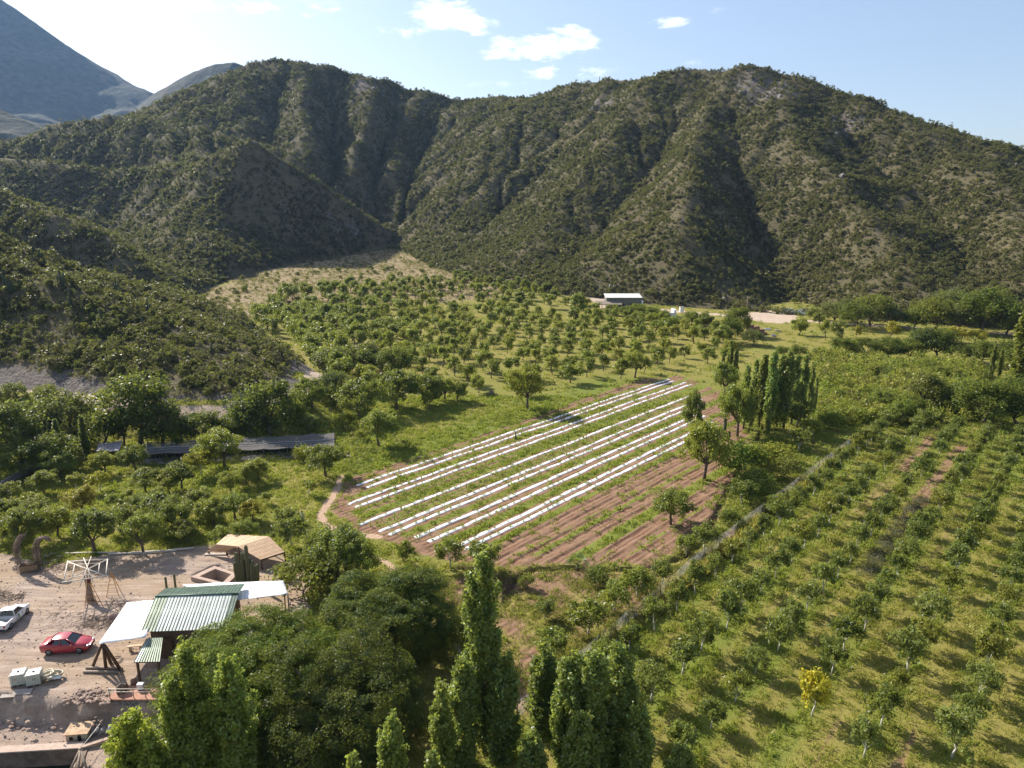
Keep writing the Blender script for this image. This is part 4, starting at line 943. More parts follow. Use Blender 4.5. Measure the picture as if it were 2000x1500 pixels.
M_FEATH = foliage_material('feathery leaf', 0.10, 0.28)
big_tree('feathery_tree', (-20.6, 50.6, -1.0), 7.6, 8.6, 300, (0.088, 0.142, 0.028), 'large feathery tree with bright domed crown beside the metal roof')
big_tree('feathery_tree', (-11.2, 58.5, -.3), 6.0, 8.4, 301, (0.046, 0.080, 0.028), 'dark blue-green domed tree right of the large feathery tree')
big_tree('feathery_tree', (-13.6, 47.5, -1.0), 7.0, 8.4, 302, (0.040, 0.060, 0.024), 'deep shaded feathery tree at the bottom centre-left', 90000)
for (px, Y_, topy, w, col, seed, nl, lab) in [
    (945, 46, 1088, 1.55, (0.227, 0.300, 0.084), 400, 15000, 'tallest poplar in the foreground, left of centre, rising past the ditch bend'), (905, 44.5, 1300, 1.2, (0.215, 0.280, 0.084), 401, 9000, 'shorter poplar pressed against the left side of the tallest poplar'), (985, 45, 1290, 1.3, (0.192, 0.259, 0.077), 402, 9000, 'poplar crowding the right foot of the tallest poplar'),
    (1062, 47.5, 1268, 1.35, (0.113, 0.170, 0.062), 403, 9000, 'dark poplar between the tallest one and the fence end'), (1112, 44, 1290, 1.35, (0.215, 0.289, 0.084), 404, 10000, 'poplar left of the group before the wire fence'), (1160, 43.5, 1282, 1.5, (0.215, 0.289, 0.084), 405, 11000, 'middle poplar of the group before the wire fence'), (1208, 44.5, 1268, 1.35, (0.227, 0.300, 0.090), 406, 10000, 'bright poplar at the right of the group before the wire fence'), (1245, 42.5, 1390, 1.2, (0.227, 0.300, 0.090), 407, 7000, 'short poplar at the right end of the foreground group'), (1135, 41.5, 1400, 1.3, (0.204, 0.280, 0.084), 408, 7000, 'low poplar at the bottom edge before the group'), (1040, 41.5, 1440, 1.0, (0.204, 0.280, 0.084), 409, 5000, 'small poplar at the bottom edge, right of the tallest'),
    (378, 41.5, 1272, 1.45, (0.260, 0.330, 0.071), 410, 11000, 'bright poplar in front of the large feathery tree, left one'), (455, 42, 1300, 1.6, (0.238, 0.308, 0.071), 411, 12000, 'bright poplar in front of the large feathery tree, right one'), (345, 40.5, 1330, 1.2, (0.260, 0.330, 0.071), 412, 7000, 'slim bright poplar leaning out left of the pair'), (255, 40.5, 1402, 1.9, (0.338, 0.398, 0.060), 413, 9000, 'vivid yellow-green leafy tree beside the stone model house'), (300, 40, 1440, 1.5, (0.306, 0.370, 0.066), 414, 6000, 'vivid green shorter tree right of the yellow-green one'),
    (765, 40.5, 1405, .95, (0.271, 0.338, 0.084), 415, 4500, 'narrow bright poplar tip in the dark gap at the bottom'), (863, 43, 1338, .85, (0.271, 0.330, 0.084), 416, 5000, 'narrow poplar left of the tallest one, standing against dark shade'), (845, 39.5, 1472, .6, (0.271, 0.338, 0.084), 417, 2500, 'tiny poplar tip at the bottom edge, right'), (690, 39.5, 1475, .6, (0.271, 0.338, 0.084), 418, 2500, 'tiny poplar tip at the bottom edge, left'), (1330, 42.2, 1462, 1.2, (0.227, 0.300, 0.084), 419, 4000, 'leafy poplar top at the bottom edge beside the young orchard')]:
    b = GY(px, 1500, Y_); z0 = -1.2; top = GY(px, topy, Y_)[2]
    me = make_poplar(top - z0, w * .93, int(nl * 2.0), .185, .14, seed, 90, .02)
    plant_tree('poplar', me, (GY(px, (topy + 1500) / 2, Y_)[0], Y_, z0), 1.0, seed * .7, col, lab, 'tree', 'foreground poplars')
p = G(590, 1150, 0); 
for k, (px, py, hp, col, lab) in enumerate([(592, 1165, 78, (0.125, .130, .035), 'olive round bush beside the white tarp'), (555, 1128, 30, (.11, .12, .04), 'low olive bush behind the tall cactus'), (625, 1150, 48, (0.11, .12, .04), 'olive bush right of the timber roof')]):
    foot_tree(px, py, hp, BUSH, col, lab, 'bush', 1.15)

# ------------------------------------------------------------------ ground cover and scrub, scattered as instances
proto_col = bpy.data.collections.new('scatter prototypes')
def proto(name, mesh):
    o = bpy.data.objects.new(name, mesh); proto_col_cur.objects.link(o); return o
def scatter(name, pts, scale, rz, protos, kind='stuff', tilt=None):
    n = len(pts); c = bpy.data.collections.new(name + ' prototypes')
    for k, me_ in enumerate(protos):
        c.objects.link(bpy.data.objects.new(f'{name} {k:02d}', me_))
    me = bpy.data.meshes.new(name); me.vertices.add(n); me.vertices.foreach_set('co', np.asarray(pts, np.float32).ravel()); me.update()
    for an, ty, arr in (('sc', 'FLOAT_VECTOR', scale), ('rot', 'FLOAT_VECTOR', rz), ('pick', 'INT', rng.integers(0, len(protos), n))):
        at = me.attributes.new(an, ty, 'POINT')
        if ty == 'INT': at.data.foreach_set('value', np.asarray(arr, np.int32))
        else: at.data.foreach_set('vector', np.asarray(arr, np.float32).ravel())
    ng = bpy.data.node_groups.new(name, 'GeometryNodeTree')
    ng.interface.new_socket('Geometry', in_out='INPUT', socket_type='NodeSocketGeometry'); ng.interface.new_socket('Geometry', in_out='OUTPUT', socket_type='NodeSocketGeometry')
    gi = ng.nodes.new('NodeGroupInput'); go = ng.nodes.new('NodeGroupOutput'); ip = ng.nodes.new('GeometryNodeInstanceOnPoints'); ci = ng.nodes.new('GeometryNodeCollectionInfo')
    ci.inputs['Collection'].default_value = c; ci.inputs['Separate Children'].default_value = True; ci.inputs['Reset Children'].default_value = True
    ip.inputs['Pick Instance'].default_value = True
    def na(nm, ty):
        q = ng.nodes.new('GeometryNodeInputNamedAttribute'); q.data_type = ty; q.inputs['Name'].default_value = nm
        return next(s for s in q.outputs if s.enabled and s.name == 'Attribute')
    ng.links.new(gi.outputs[0], ip.inputs['Points']); ng.links.new(ci.outputs[0], ip.inputs['Instance']); ng.links.new(na('pick', 'INT'), ip.inputs['Instance Index'])
    ng.links.new(na('sc', 'FLOAT_VECTOR'), ip.inputs['Scale'])
    er = ng.nodes.new('FunctionNodeEulerToRotation'); ng.links.new(na('rot', 'FLOAT_VECTOR'), er.inputs[0]); ng.links.new(er.outputs[0], ip.inputs['Rotation'])
    ng.links.new(ip.outputs[0], go.inputs[0])
    o = link(name, me, kind=kind); m = o.modifiers.new('scatter', 'NODES'); m.node_group = ng
    return o
def grass_tuft(seed, n, h, spread, w, mat):
    r = np.random.default_rng(seed); a = r.random(n) * 6.283; q = spread * np.sqrt(r.random(n))
    B0 = np.stack([q * np.cos(a), q * np.sin(a), -.03 * np.ones(n)], 1); b = r.random(n) * 6.283; hh_ = h * (.5 + .7 * r.random(n))
    T = B0 + np.stack([np.cos(b) * hh_ * .55, np.sin(b) * hh_ * .55, hh_], 1); sd = np.stack([-np.sin(b), np.cos(b), 0 * b], 1) * w
    M_ = (B0 + T) / 2 + np.array([0, 0, 1]) * (hh_ * .12)[:, None]
    V = np.stack([B0, M_ + sd, T, M_ - sd], 1).reshape(-1, 3)
    return quads_mesh('tuft', V, mat)
M_GRASS = fixed_foliage('grass blades', (0.30, 0.265, 0.065), (0.21, 0.25, 0.040), .25, .42, .06)
M_LUSH = fixed_foliage('green blades', (0.22, 0.27, 0.042), (0.145, 0.205, 0.030), .3, .42, .2)
M_SCRUB = fixed_foliage('scrub leaves', (0.100, 0.092, 0.046), (0.150, 0.130, 0.070), .05, .22, .02)
M_SCRUB2 = fixed_foliage('green scrub leaves', (0.080, 0.084, 0.039), (0.116, 0.106, 0.052), .06, .25, .02)
M_DRY = fixed_foliage('dry grass', (0.19, 0.155, 0.08), (0.15, 0.12, 0.06), .1, .3, .03)
M_OLV = fixed_foliage('dry olive weeds', (0.20, 0.165, 0.075), (0.12, 0.135, 0.045), .1, .45, .25)
TUFT = [grass_tuft(500 + i, 18, .27, .38, .035, M_GRASS) for i in range(4)]
LUSHT = [grass_tuft(510 + i, 20, .28, .36, .05, M_LUSH) for i in range(4)]
DRYT = [grass_tuft(520 + i, 16, .5, .45, .04, M_DRY) for i in range(3)]
def shrub_mesh(seed, n, L, W, mat, flat=.8, ncl=14):
    r = np.random.default_rng(seed)
    C, V = crown_round(r, 1.75, -.2, 1.1, ncl, .42, n, L, W, up=.5, shell=.55)
    return quads_mesh('shrub', V, mat)
SHRUB_S2 = shrub_mesh(528, 50, .5, .24, M_SCRUB2, .7, 7)
SHRUB_S = shrub_mesh(529, 60, .5, .22, M_SCRUB, .8, 8)
M_SCRUB3 = fixed_foliage('pale scrub leaves', (0.165, 0.145, 0.088), (0.14, 0.125, 0.068), .1, .3, .02)
SHRUB = [shrub_mesh(530 + i, 170, .42, .26, (M_SCRUB2, M_SCRUB, M_SCRUB, M_SCRUB3, M_SCRUB, M_SCRUB2, M_SCRUB, M_SCRUB3)[i], (.8, .8, .55, .6, 1.1, 1.25, .7, .45)[i], 8 + 2 * i) for i in range(8)]
def pick_pts(n, x0, x1, y0, y1, dens, seed):
    r = np.random.default_rng(seed); x = r.uniform(x0, x1, n); y = r.uniform(y0, y1, n)
    k = r.random(n) < dens(x, y); x, y = x[k], y[k]
    z = grid_val(Z, x, y); k = in_view(x, y, z, 420); return x[k], y[k], z[k]
def euler(n, t=.12): return np.stack([rng.normal(size=n) * t, rng.normal(size=n) * t, rng.random(n) * 6.283], 1)
def sc3(s, v=.25): 
    a = s * (1 + v * rng.normal(size=len(s)).clip(-1.6, 1.6)); return np.stack([a, a, a * (.8 + .4 * rng.random(len(a)))], 1)
gw = lambda x, y: grid_val(GRASSW, x, y)
lu = lambda x, y: grid_val(lush, x, y)
x, y, z = pick_pts(170000, -105, 125, 42, 150, lambda x, y: gw(x, y) ** 1.5 * (1 - .75 * lu(x, y)) * np.clip(1.5 - y / 130, .3, 1) * .62, 1)
scatter('grass', np.stack([x, y, z], 1), sc3(.75 + y / 260), euler(len(x)), TUFT); print('grass', len(x))
x, y, z = pick_pts(170000, -105, 125, 42, 150, lambda x, y: gw(x, y) * np.clip(lu(x, y) * 1.2 - .15, 0, 1) * (.4 + 1.3 * np.clip(fbm(x / 1.8, y / 1.8, 77) + .1, 0, 1)) * .5, 2)
scatter('green_grass', np.stack([x, y, z], 1), sc3(.75 + y / 300, .35), euler(len(x)), LUSHT); print('lush', len(x))
x, y, z = pick_pts(60000, -110, 240, 140, 300, lambda x, y: gw(x, y) * np.clip(.35 + fbm(x / 5, y / 5, 78), 0, 1) * .5, 3)
scatter('rough_grass', np.stack([x, y, z], 1), sc3(1.5 + 0 * x, .4), euler(len(x)), [*TUFT, *LUSHT[:2]]); print('rough', len(x))
x, y, z = pick_pts(40000, -230, 40, 250, 500, lambda x, y: grid_val(f_mead, x, y) * (.25 + .6 * np.clip(fbm(x / 12, y / 12, 79) + .3, 0, 1)), 4)
scatter('dry_meadow_grass', np.stack([x, y, z], 1), sc3(1.3 + 0 * x, .4), euler(len(x)), DRYT)
# taller weeds: along the fence, beside the ditch, in the weedy plot on the right
WEED = [shrub_mesh(560 + i, 90, .34, .11, (M_GRASS, M_LUSH, M_OLV, M_GRASS, M_GRASS)[i], 1, 9) for i in range(5)]
wl = np.array([G(*p) for p in [(1480, 862), (1440, 940), (1400, 1020)]]); plot = np.array([G(*p) for p in [(1590, 700), (1750, 715), (1900, 715), (1990, 800), (1880, 830), (1600, 830)]])
ok = np.array([G(*p) for p in [(640, 850), (760, 900), (900, 850), (1030, 805), (1180, 760)]])
x, y, z = pick_pts(90000, -60, 150, 44, 215, lambda x, y: gw(x, y) * np.clip(
    sstep(4, 1, poly_dist(x, y, wl + np.array([1.8, 0, 0]))) * .5 + .85 * inside(x, y, plot) * np.clip(.5 + fbm(x / 6, y / 6, 81), 0, 1) + sstep(9, 2, poly_dist(x, y, ok)) * .28 * np.clip(fbm(x / 5, y / 5, 83) * 2 + .2, 0, 1)
    + .12 * ((x * CA - y * SA > -31) & (y < 130)) * np.clip(fbm(x / 7, y / 7, 82) * 2.6 + .1, 0, 1) * sstep(20, -5, (x * CA - y * SA) + 20), 0, 1), 5)
scatter('weeds', np.stack([x, y, z], 1), sc3((.32 + .25 * rng.random(len(x)) + y / 500) * np.where((y > 125) & (x > 40), 1.7, 1), .3), euler(len(x)), WEED); print('weeds', len(x))
# scattered bushes on the dry meadow
x, y, z = pick_pts(1500, -220, 40, 262, 480, lambda x, y: grid_val(f_mead, x, y) * np.clip(.35 + fbm(x / 25, y / 25, 85), .08, 1) * .9, 6)
z0_ = 0
x2, y2, z2 = pick_pts(60000, -20, 45, 44, 80, lambda x, y: grid_val(rough, x, y) * np.clip(.4 + fbm(x / 2.5, y / 2.5, 86), 0, 1), 11)
scatter('dry_weeds', np.stack([x2, y2, z2], 1), sc3(.7 + 0 * x2, .3), euler(len(x2), .3), [grass_tuft(540 + i, 16, .26, .4, .04, M_OLV) for i in range(3)])
x2, y2, z2 = pick_pts(60000, -30, 62, 62, 175, lambda x, y: grid_val(f_field, x, y) * grid_val(soil, x, y) * np.clip(.10 + .55 * fbm(x / 3, y / 3, 88), 0, .6), 12)
scatter('field_weeds', np.stack([x2, y2, z2], 1), sc3(.42 + .2 * rng.random(len(x2)), .3), euler(len(x2), .3), LUSHT + TUFT[:2])
fa_, fb_ = np.array(G(1010, 1402)), np.array(G(1660, 871)); t_ = rng.random(2600); p2 = fa_ + (fb_ - fa_) * t_[:, None]; p2[:, 0] += CA * (.25 + .8 * rng.random(2600) ** 2); p2[:, 1] -= SA * (.25 + .8 * rng.random(2600) ** 2); p2[:, 2] = grid_val(Z, p2[:, 0], p2[:, 1]); p2 = p2[(fbm(p2[:, 0] / 2.5, p2[:, 1] / 2.5, 89) > -.15)]
scatter('golden_grass', p2, sc3(1.0 + .7 * rng.random(len(p2)), .3), euler(len(p2), .3), [grass_tuft(545 + i, 18, .5, .3, .035, fixed_foliage('golden grass', (.42, .31, .10), (.30, .25, .08), .15, .5, .3)) for i in range(2)])
mb_pts = np.stack([x, y, z], 1)
# scrub on the hills
def hill_scatter(n, seed, dens):
    r = np.random.default_rng(seed); y = 122 + (760 - 122) * r.random(n) ** .85; x = (r.random(n) * 2 - 1) * (0.78 * y + 30)
    k = (x > hx0) & (x < hx1) & ~(bil(xs1, ys1, outm.astype(float), x, y) > .02); x, y = x[k], y[k]; z = hill_at(x, y)
    nxx = -bil(xs1, ys1, gxx, x, y); nyy = -bil(xs1, ys1, gyy, x, y); nn_ = np.sqrt(nxx ** 2 + nyy ** 2 + 1)
    f = (nxx * -x + nyy * -y + (H - z)) / nn_ / np.sqrt(x * x + y * y + (H - z) ** 2)
    k = (f > -.12) & (r.random(len(x)) < dens(x, y)); return x[k], y[k], z[k]
wetv = lambda x, y: bil(xs1, ys1, wet, x, y)
rk = lambda x, y: bil(xs1, ys1, rockv, x, y)
track_d = lambda x, y: poly_dist(x, y, track)
def hd(x, y):
    nse = fbm(x / 11, y / 11, 91, 3)
    return np.clip((.40 + .9 * nse + 1.0 * wetv(x, y)) * (.55 + .55 * np.hypot(bil(xs1, ys1, gxx, x, y), bil(xs1, ys1, gyy, x, y)) ** 1.0 + .2), .05, 1) * (1 - .75 * rk(x, y)) * sstep(4.5, 7.5, track_d(x, y))
x, y, z = hill_scatter(330000, 7, hd); zs = np.stack([x, y, z - .1], 1)
s = (.30 + .72 * rng.random(len(x)) ** 3.0 + .30 * wetv(x, y)) * (.92 + .0005 * y)
near = np.argsort(np.hypot(x, y))
sel = near[:0]
# the nearest shrubs of the front slope are objects of their own
vis = in_view(x, y, z, 0) & (y < 190) & (s > .62)
cand = np.where(vis)[0]; cand = cand[np.argsort(y[cand])][:260]
rest = np.ones(len(x), bool); rest[cand] = False
scatter('hillside_scrub', zs[rest], sc3(s[rest] * 1.0, .2), euler(int(rest.sum())), SHRUB); print('scrub', rest.sum(), len(cand))
NSHR = [shrub_mesh(600 + i, 420, .30, .16, M_FOLS, .8, 18) for i in range(5)]
for k in cand:
    o = link('hillside_shrub', NSHR[rng.integers(5)]); o.location = tuple(zs[k]); o.scale = (s[k] * 1.05,) * 3; o.rotation_euler = (0, 0, rng.random() * 6.28)
    q = rng.integers(3); tint(o, [(0.085, .095, .04), (.13, .125, .06), (.10, .10, .05)][q], .15)
    qx, qy, _ = project(*zs[k]); wh = ('far left' if qx < 120 else 'left part' if qx < 250 else 'middle' if qx < 380 else 'right part' if qx < 490 else 'nose'); hw = 'high on' if qy < 560 + qx * .25 else 'low on' if qy > 640 + qx * .12 else 'halfway up'
    tag(o, f"{['dark olive', 'tan-grey', 'brown-green'][q]} scrub bush {hw} the {wh} of the near left hill", 'bush', 'scrub bushes on the near left hill')
x, y, z = hill_scatter(170000, 8, lambda x, y: np.clip(.5 + 1.1 * fbm(x / 9, y / 9, 93), .05, 1) * (1 - .5 * rk(x, y)) * sstep(3.5, 6, track_d(x, y)))
scatter('hillside_dry_grass', np.stack([x, y, z - .05], 1), sc3(.75 + .6 * rng.random(len(x)), .3), euler(len(x)), DRYT[:2] + [SHRUB_S, SHRUB_S2])
for k, p in enumerate(mb_pts[:230]):
    o = link('meadow_bush', NSHR[k % 5]); o.location = tuple(p - np.array([0, 0, .15])); sc_ = .6 + 1.0 * rng.random() ** 2; o.scale = (sc_,) * 3; o.rotation_euler = (0, 0, k * 1.7); tint(o, (OLIVE, GREY, (.15, .14, .07))[k % 3], .15)
    tag(o, ['olive bush dotted on the dry tan meadow below the hills', 'grey bush dotted on the dry tan meadow below the hills', 'straw-green bush dotted on the dry tan meadow below the hills'][k % 3], 'bush', 'bushes on the dry meadow')
x, y, z = hill_scatter(240000, 18, lambda x, y: (y < 235) * np.clip(.45 + 1.0 * fbm(x / 4, y / 4, 95), .03, 1) * sstep(3.0, 5, track_d(x, y)))
scatter('near_hill_grass', np.stack([x, y, z - .03], 1), sc3(.55 + .7 * rng.random(len(x)), .3), euler(len(x), .25), DRYT + [SHRUB_S]); print('near hill', len(x))
# rocks of the outcrops
M_ROCK = simple('outcrop rock', (0.30, 0.26, 0.235), .9, .4, 1.2, bump=.5)
RK = [MB().blob((0, 0, .2), (1, .8, .8), 700 + i, 7, .32).mesh('rock', M_ROCK) for i in range(5)]
x, y, z = hill_scatter(30000, 9, lambda x, y: np.clip(rk(x, y) * 1.0 - .12, 0, 1) ** 1.3 * .30 * sstep(200, 330, y) + .010 * sstep(150, 250, y))
scatter('outcrop_rocks', np.stack([x, y, z - .1], 1), sc3((.35 + 1.5 * rng.random(len(x)) ** 3) * np.where(y < 220, .35, 1), .4), np.stack([rng.random(len(x)) * .8, rng.random(len(x)) * .8, rng.random(len(x)) * 6.28], 1), RK); print('rocks', len(x))
# ------------------------------------------------------------------ the planted field: plastic strips and crops
k = N('white plastic'); o_ = k.obj()
M_PLASTIC = k.done(k.principled(k.mix(k.math('MULTIPLY', k.ramp(k.noise(1.3, 5, .65, o_), .5, .75), .55), (0.84, 0.84, 0.84), (0.52, 0.46, 0.41)), .32, 0, .5, k.bump(k.noise(3.5, 4, .6, o_), .6, .06)))
M_HOLE = simple('dark planting hole', (0.05, 0.035, 0.025), .95)
gnames = ['uppermost', 'second', 'third', 'fourth', 'single middle', 'sixth', 'seventh', 'eighth', 'ninth', 'tenth', 'lowest']
holes_pos = []
for i, (a, b) in enumerate(strips):
    t = (b - a)[:2]; Ls = float(np.linalg.norm(t)); t /= Ls; nrm = np.array([t[1], -t[0]])
    m = int(Ls / .55); ss = np.linspace(0, Ls, m)
    prof_w = np.array([-.38, -.32, -.17, 0, .17, .32, .38]); prof_h = np.array([-.06, .05, .095, .11, .095, .05, -.06])
    Vv = []
    wob = .10 * fbm(ss / 6, ss * 0 + i, 90 + i)
    for q, s in enumerate(ss):
        e = min(1, (s + .25) / .8, (Ls - s + .25) / .8); wd = 1 + .16 * (vnoise(np.array([s * 1.1]), np.array([i * 7.0]), 3)[0] - .5) * 2
        c = a[:2] + t * s + nrm * wob[q]; g = gz_at(c[0], c[1])
        for w, h_ in zip(prof_w, prof_h):
            p = c + nrm * w * wd
            hz_ = h_ * e * (1 + .12 * (rng.random() - .5)) + (.006 * rng.normal() if abs(w) < .35 else 0)
            Vv.append((p[0], p[1], max(g, gz_at(p[0], p[1]) - .02 if abs(w) > .35 else g) + hz_))
    kk = len(prof_w); ii_ = np.arange(m * kk).reshape(m, kk)
    Fq = np.stack([ii_[:-1, :-1], ii_[:-1, 1:], ii_[1:, 1:], ii_[1:, :-1]], -1).reshape(-1, 4)[:, ::-1]
    root = link('plastic_strip', new_mesh('plastic_strip', Vv, Fq, M_PLASTIC, True))
    where = {0: 'uppermost white plastic strip, nearest to the old orchard', 4: 'white plastic strip running alone in the middle of the field', 10: 'lowest white plastic strip, next to the bare red furrows'}.get(i, f'white plastic strip, {nth(i + 1)} counted from the old orchard side')
    tag(root, where, 'plastic mulch', 'white plastic strips on the field')
    mb = MB()
    for s in np.arange(.7, Ls - .3, 1.25):
        c = a[:2] + t * (s + rng.normal() * .06); q = int(s / Ls * (m - 1)); c = c + nrm * wob[q]; g = gz_at(c[0], c[1]) + .125
        mb.add([(c[0] + .09 * math.cos(x_ * .785), c[1] + .09 * math.sin(x_ * .785), g) for x_ in range(8)], [tuple(range(8))]); holes_pos.append((c[0], c[1], g))
    mb.build('planting_hole', M_HOLE, root, kind='stuff')
hp_ = np.array(holes_pos); hp_ = hp_[rng.random(len(hp_)) < .5]
scatter('strip_seedlings', hp_, sc3(.5 + .5 * rng.random(len(hp_)), .3), euler(len(hp_)), LUSHT)
# leek-like crop plants standing in lines between the strips
def crop_mesh(seed):
    r = np.random.default_rng(seed); V = []
    for b in range(9):
        a = r.random() * 6.283; h_ = .75 * (.6 + .5 * r.random()); lean = .12 + .5 * r.random() * (b > 2); w = .03
        p0 = np.array([0, 0, 0.]); p1 = np.array([math.cos(a) * lean * .35, math.sin(a) * lean * .35, h_ * .62]); p2 = np.array([math.cos(a) * lean, math.sin(a) * lean, h_ * (.95 if lean < .3 else .8)]); sd = np.array([-math.sin(a), math.cos(a), 0]) * w
        V += [p0 - sd * .6, p0 + sd * .6, p1 + sd, p1 - sd, p1 - sd, p1 + sd, p2 + sd * .15, p2 - sd * .15]
    return quads_mesh('crop_plant', np.array(V), M_FOL)
CROP = [crop_mesh(800 + i) for i in range(5)]
crop_rest = []; nc = 0
for li, (si, off, s0, s1, step, nm) in enumerate([(3, 1.35, 2, 76, .95, 'upper line between the fourth strip and the single strip'), (3, 2.55, 4, 74, .95, 'lower line between the fourth strip and the single strip'), (4, 1.25, 1, 72, .95, 'upper line between the single strip and the sixth strip'), (4, 2.1, 3, 70, 1.1, 'lower line between the single strip and the sixth strip'), (0, .8, 3, 70, 2.2, 'line between the two uppermost strips'), (2, .75, 3, 70, 2.4, 'line between the second and third strip pair'), (7, -1.6, 2, 60, 2.2, 'line above the eighth strip'), (9, -1.4, 2, 60, 2.4, 'line above the tenth strip')]):
    a, b = strips[si]; t = (b - a)[:2]; t = t / np.linalg.norm(t); nrm = np.array([t[1], -t[0]])
    for s in np.arange(s0, s1, step):
        if rng.random() < .12: continue
        c = a[:2] + t * (s + rng.normal() * .12) + nrm * (off + rng.normal() * .07)
        z_ = gz_at(c[0], c[1])
        if nc < 295 and s < 68:
            o = link('crop_plant', CROP[rng.integers(5)]); o.location = (c[0], c[1], z_); q = .75 + .6 * rng.random(); o.scale = (q, q, q); o.rotation_euler = (0, 0, rng.random() * 6.28); tint(o, (0.22, .28, .11), .15)
            tag(o, f'pale green leek-like plant in the {nm}', 'crop plant', 'crop plants between the plastic strips'); nc += 1
        else: crop_rest.append((c[0], c[1], z_))
if crop_rest:
    cm = fixed_foliage('crop leaves', (.24, .30, .12), (.18, .24, .09), .3, .4, .2)
    CR2 = []
    for q in CROP[:3]:
        w_ = q.copy(); w_.materials[0] = cm; CR2.append(w_)
    cr_ = np.array(crop_rest); scatter('crop_plants', cr_, sc3(.9 + 0 * cr_[:, 0], .25), euler(len(cr_)), CR2)

# ------------------------------------------------------------------ wire fence
M_POST = simple('weathered fence post', (0.13, 0.105, 0.085), .9)
k = N('wire netting'); f_ = k.noise(2.2, 3, .6, k.obj()); tl = k.n('ShaderNodeBsdfTranslucent'); tl.inputs['Color'].default_value = (.62, .62, .60, 1); df = k.n('ShaderNodeBsdfDiffuse'); df.inputs['Color'].default_value = (.62, .62, .60, 1); m0 = k.n('ShaderNodeMixShader'); m0.inputs[0].default_value = .33; k.t.links.new(df.outputs[0], m0.inputs[1]); k.t.links.new(tl.outputs[0], m0.inputs[2]); bs = m0.outputs[0]; tr = k.n('ShaderNodeBsdfTransparent'); mx = k.n('ShaderNodeMixShader'); k.set(mx.inputs[0], k.math('ADD', .10, k.math('MULTIPLY', k.ramp(f_, .35, .65), .26))); k.t.links.new(tr.outputs[0], mx.inputs[1]); k.t.links.new(bs, mx.inputs[2])
M_NET = k.done(mx.outputs[0])
fpx = [(1010, 1402), (1060, 1358), (1115, 1313), (1172, 1266), (1222, 1222), (1290, 1165), (1350, 1112), (1405, 1068), (1450, 1033), (1512, 986), (1560, 948), (1598, 918), (1632, 892), (1660, 871)]
fence = thing('wire_fence', 'long wire mesh fence on dark posts along the edge of the young orchard', 'fence', G(*fpx[0]))
fl = Vector(fence.location); pts_f = [Vector((*G(*p)[:2], gz_at(*G(*p)[:2]))) - fl for p in fpx]
pm = MB().tube([(0, 0, -.3), (.01, 0, .7), (0, .02, 1.55)], [.055, .05, .045], 6).mesh('post', M_POST)
for p in pts_f: o = link('post', pm, fence); o.location = p; o.rotation_euler = (rng.normal() * .04, rng.normal() * .04, rng.random() * 6)
for a, b in zip(pts_f[:-1], pts_f[1:]):
    m = (a + b) / 2 + Vector((.05, -.05, -.05)); u3 = Vector((0, 0, 1.55))
    MB().add([a + u3, m + u3, b + u3, b, m, a], [(0, 1, 4, 5), (1, 2, 3, 4)]).build('netting', M_NET, fence)
mb = MB()
for h_ in (.05, .8, 1.57):
    mb.tube([p + Vector((0, 0, h_)) for p in pts_f], .012, 4, False)
mb.build('strand', M_POST, fence)
p = G(1657, 872); tag(MB().blob((p[0], p[1], .55), (.16, .16, .55), 3, 8, .2).build('plastic_bag', M_PLASTIC), 'white plastic bag tied to the far end post of the wire fence', 'bag')
p = G(1200, 1258); mb = MB().blob((p[0] + .2, p[1], .25), (.42, .30, .26), 5, 10, .12); tag(mb.build('water_tub', simple('pale green plastic', (.5, .62, .55), .4)), 'pale plastic tub lying at the foot of a fence post', 'tub')
# windrow of cut branches in the lane of the young orchard
M_CUT = fixed_foliage('cut branches', (.12, .13, .075), (.16, .15, .10), .1, .1, .2)
wr = np.array([G(*p) for p in [(1800, 975), (1775, 1005), (1745, 1045), (1715, 1090), (1690, 1125)]]); n = 420; t = rng.random(n) * 3.999; i0 = t.astype(int); pp = wr[i0] + (wr[i0 + 1] - wr[i0]) * (t - i0)[:, None]; pp[:, 0] += rng.normal(size=n) * .55; pp[:, 1] += rng.normal(size=n) * .45; pp[:, 2] = grid_val(Z, pp[:, 0], pp[:, 1])
scatter('cut_branches', pp, sc3(.30 + .2 * rng.random(n), .3), euler(n, .3), [shrub_mesh(580 + i, 60, .4, .06, M_CUT, .6, 8) for i in range(3)])

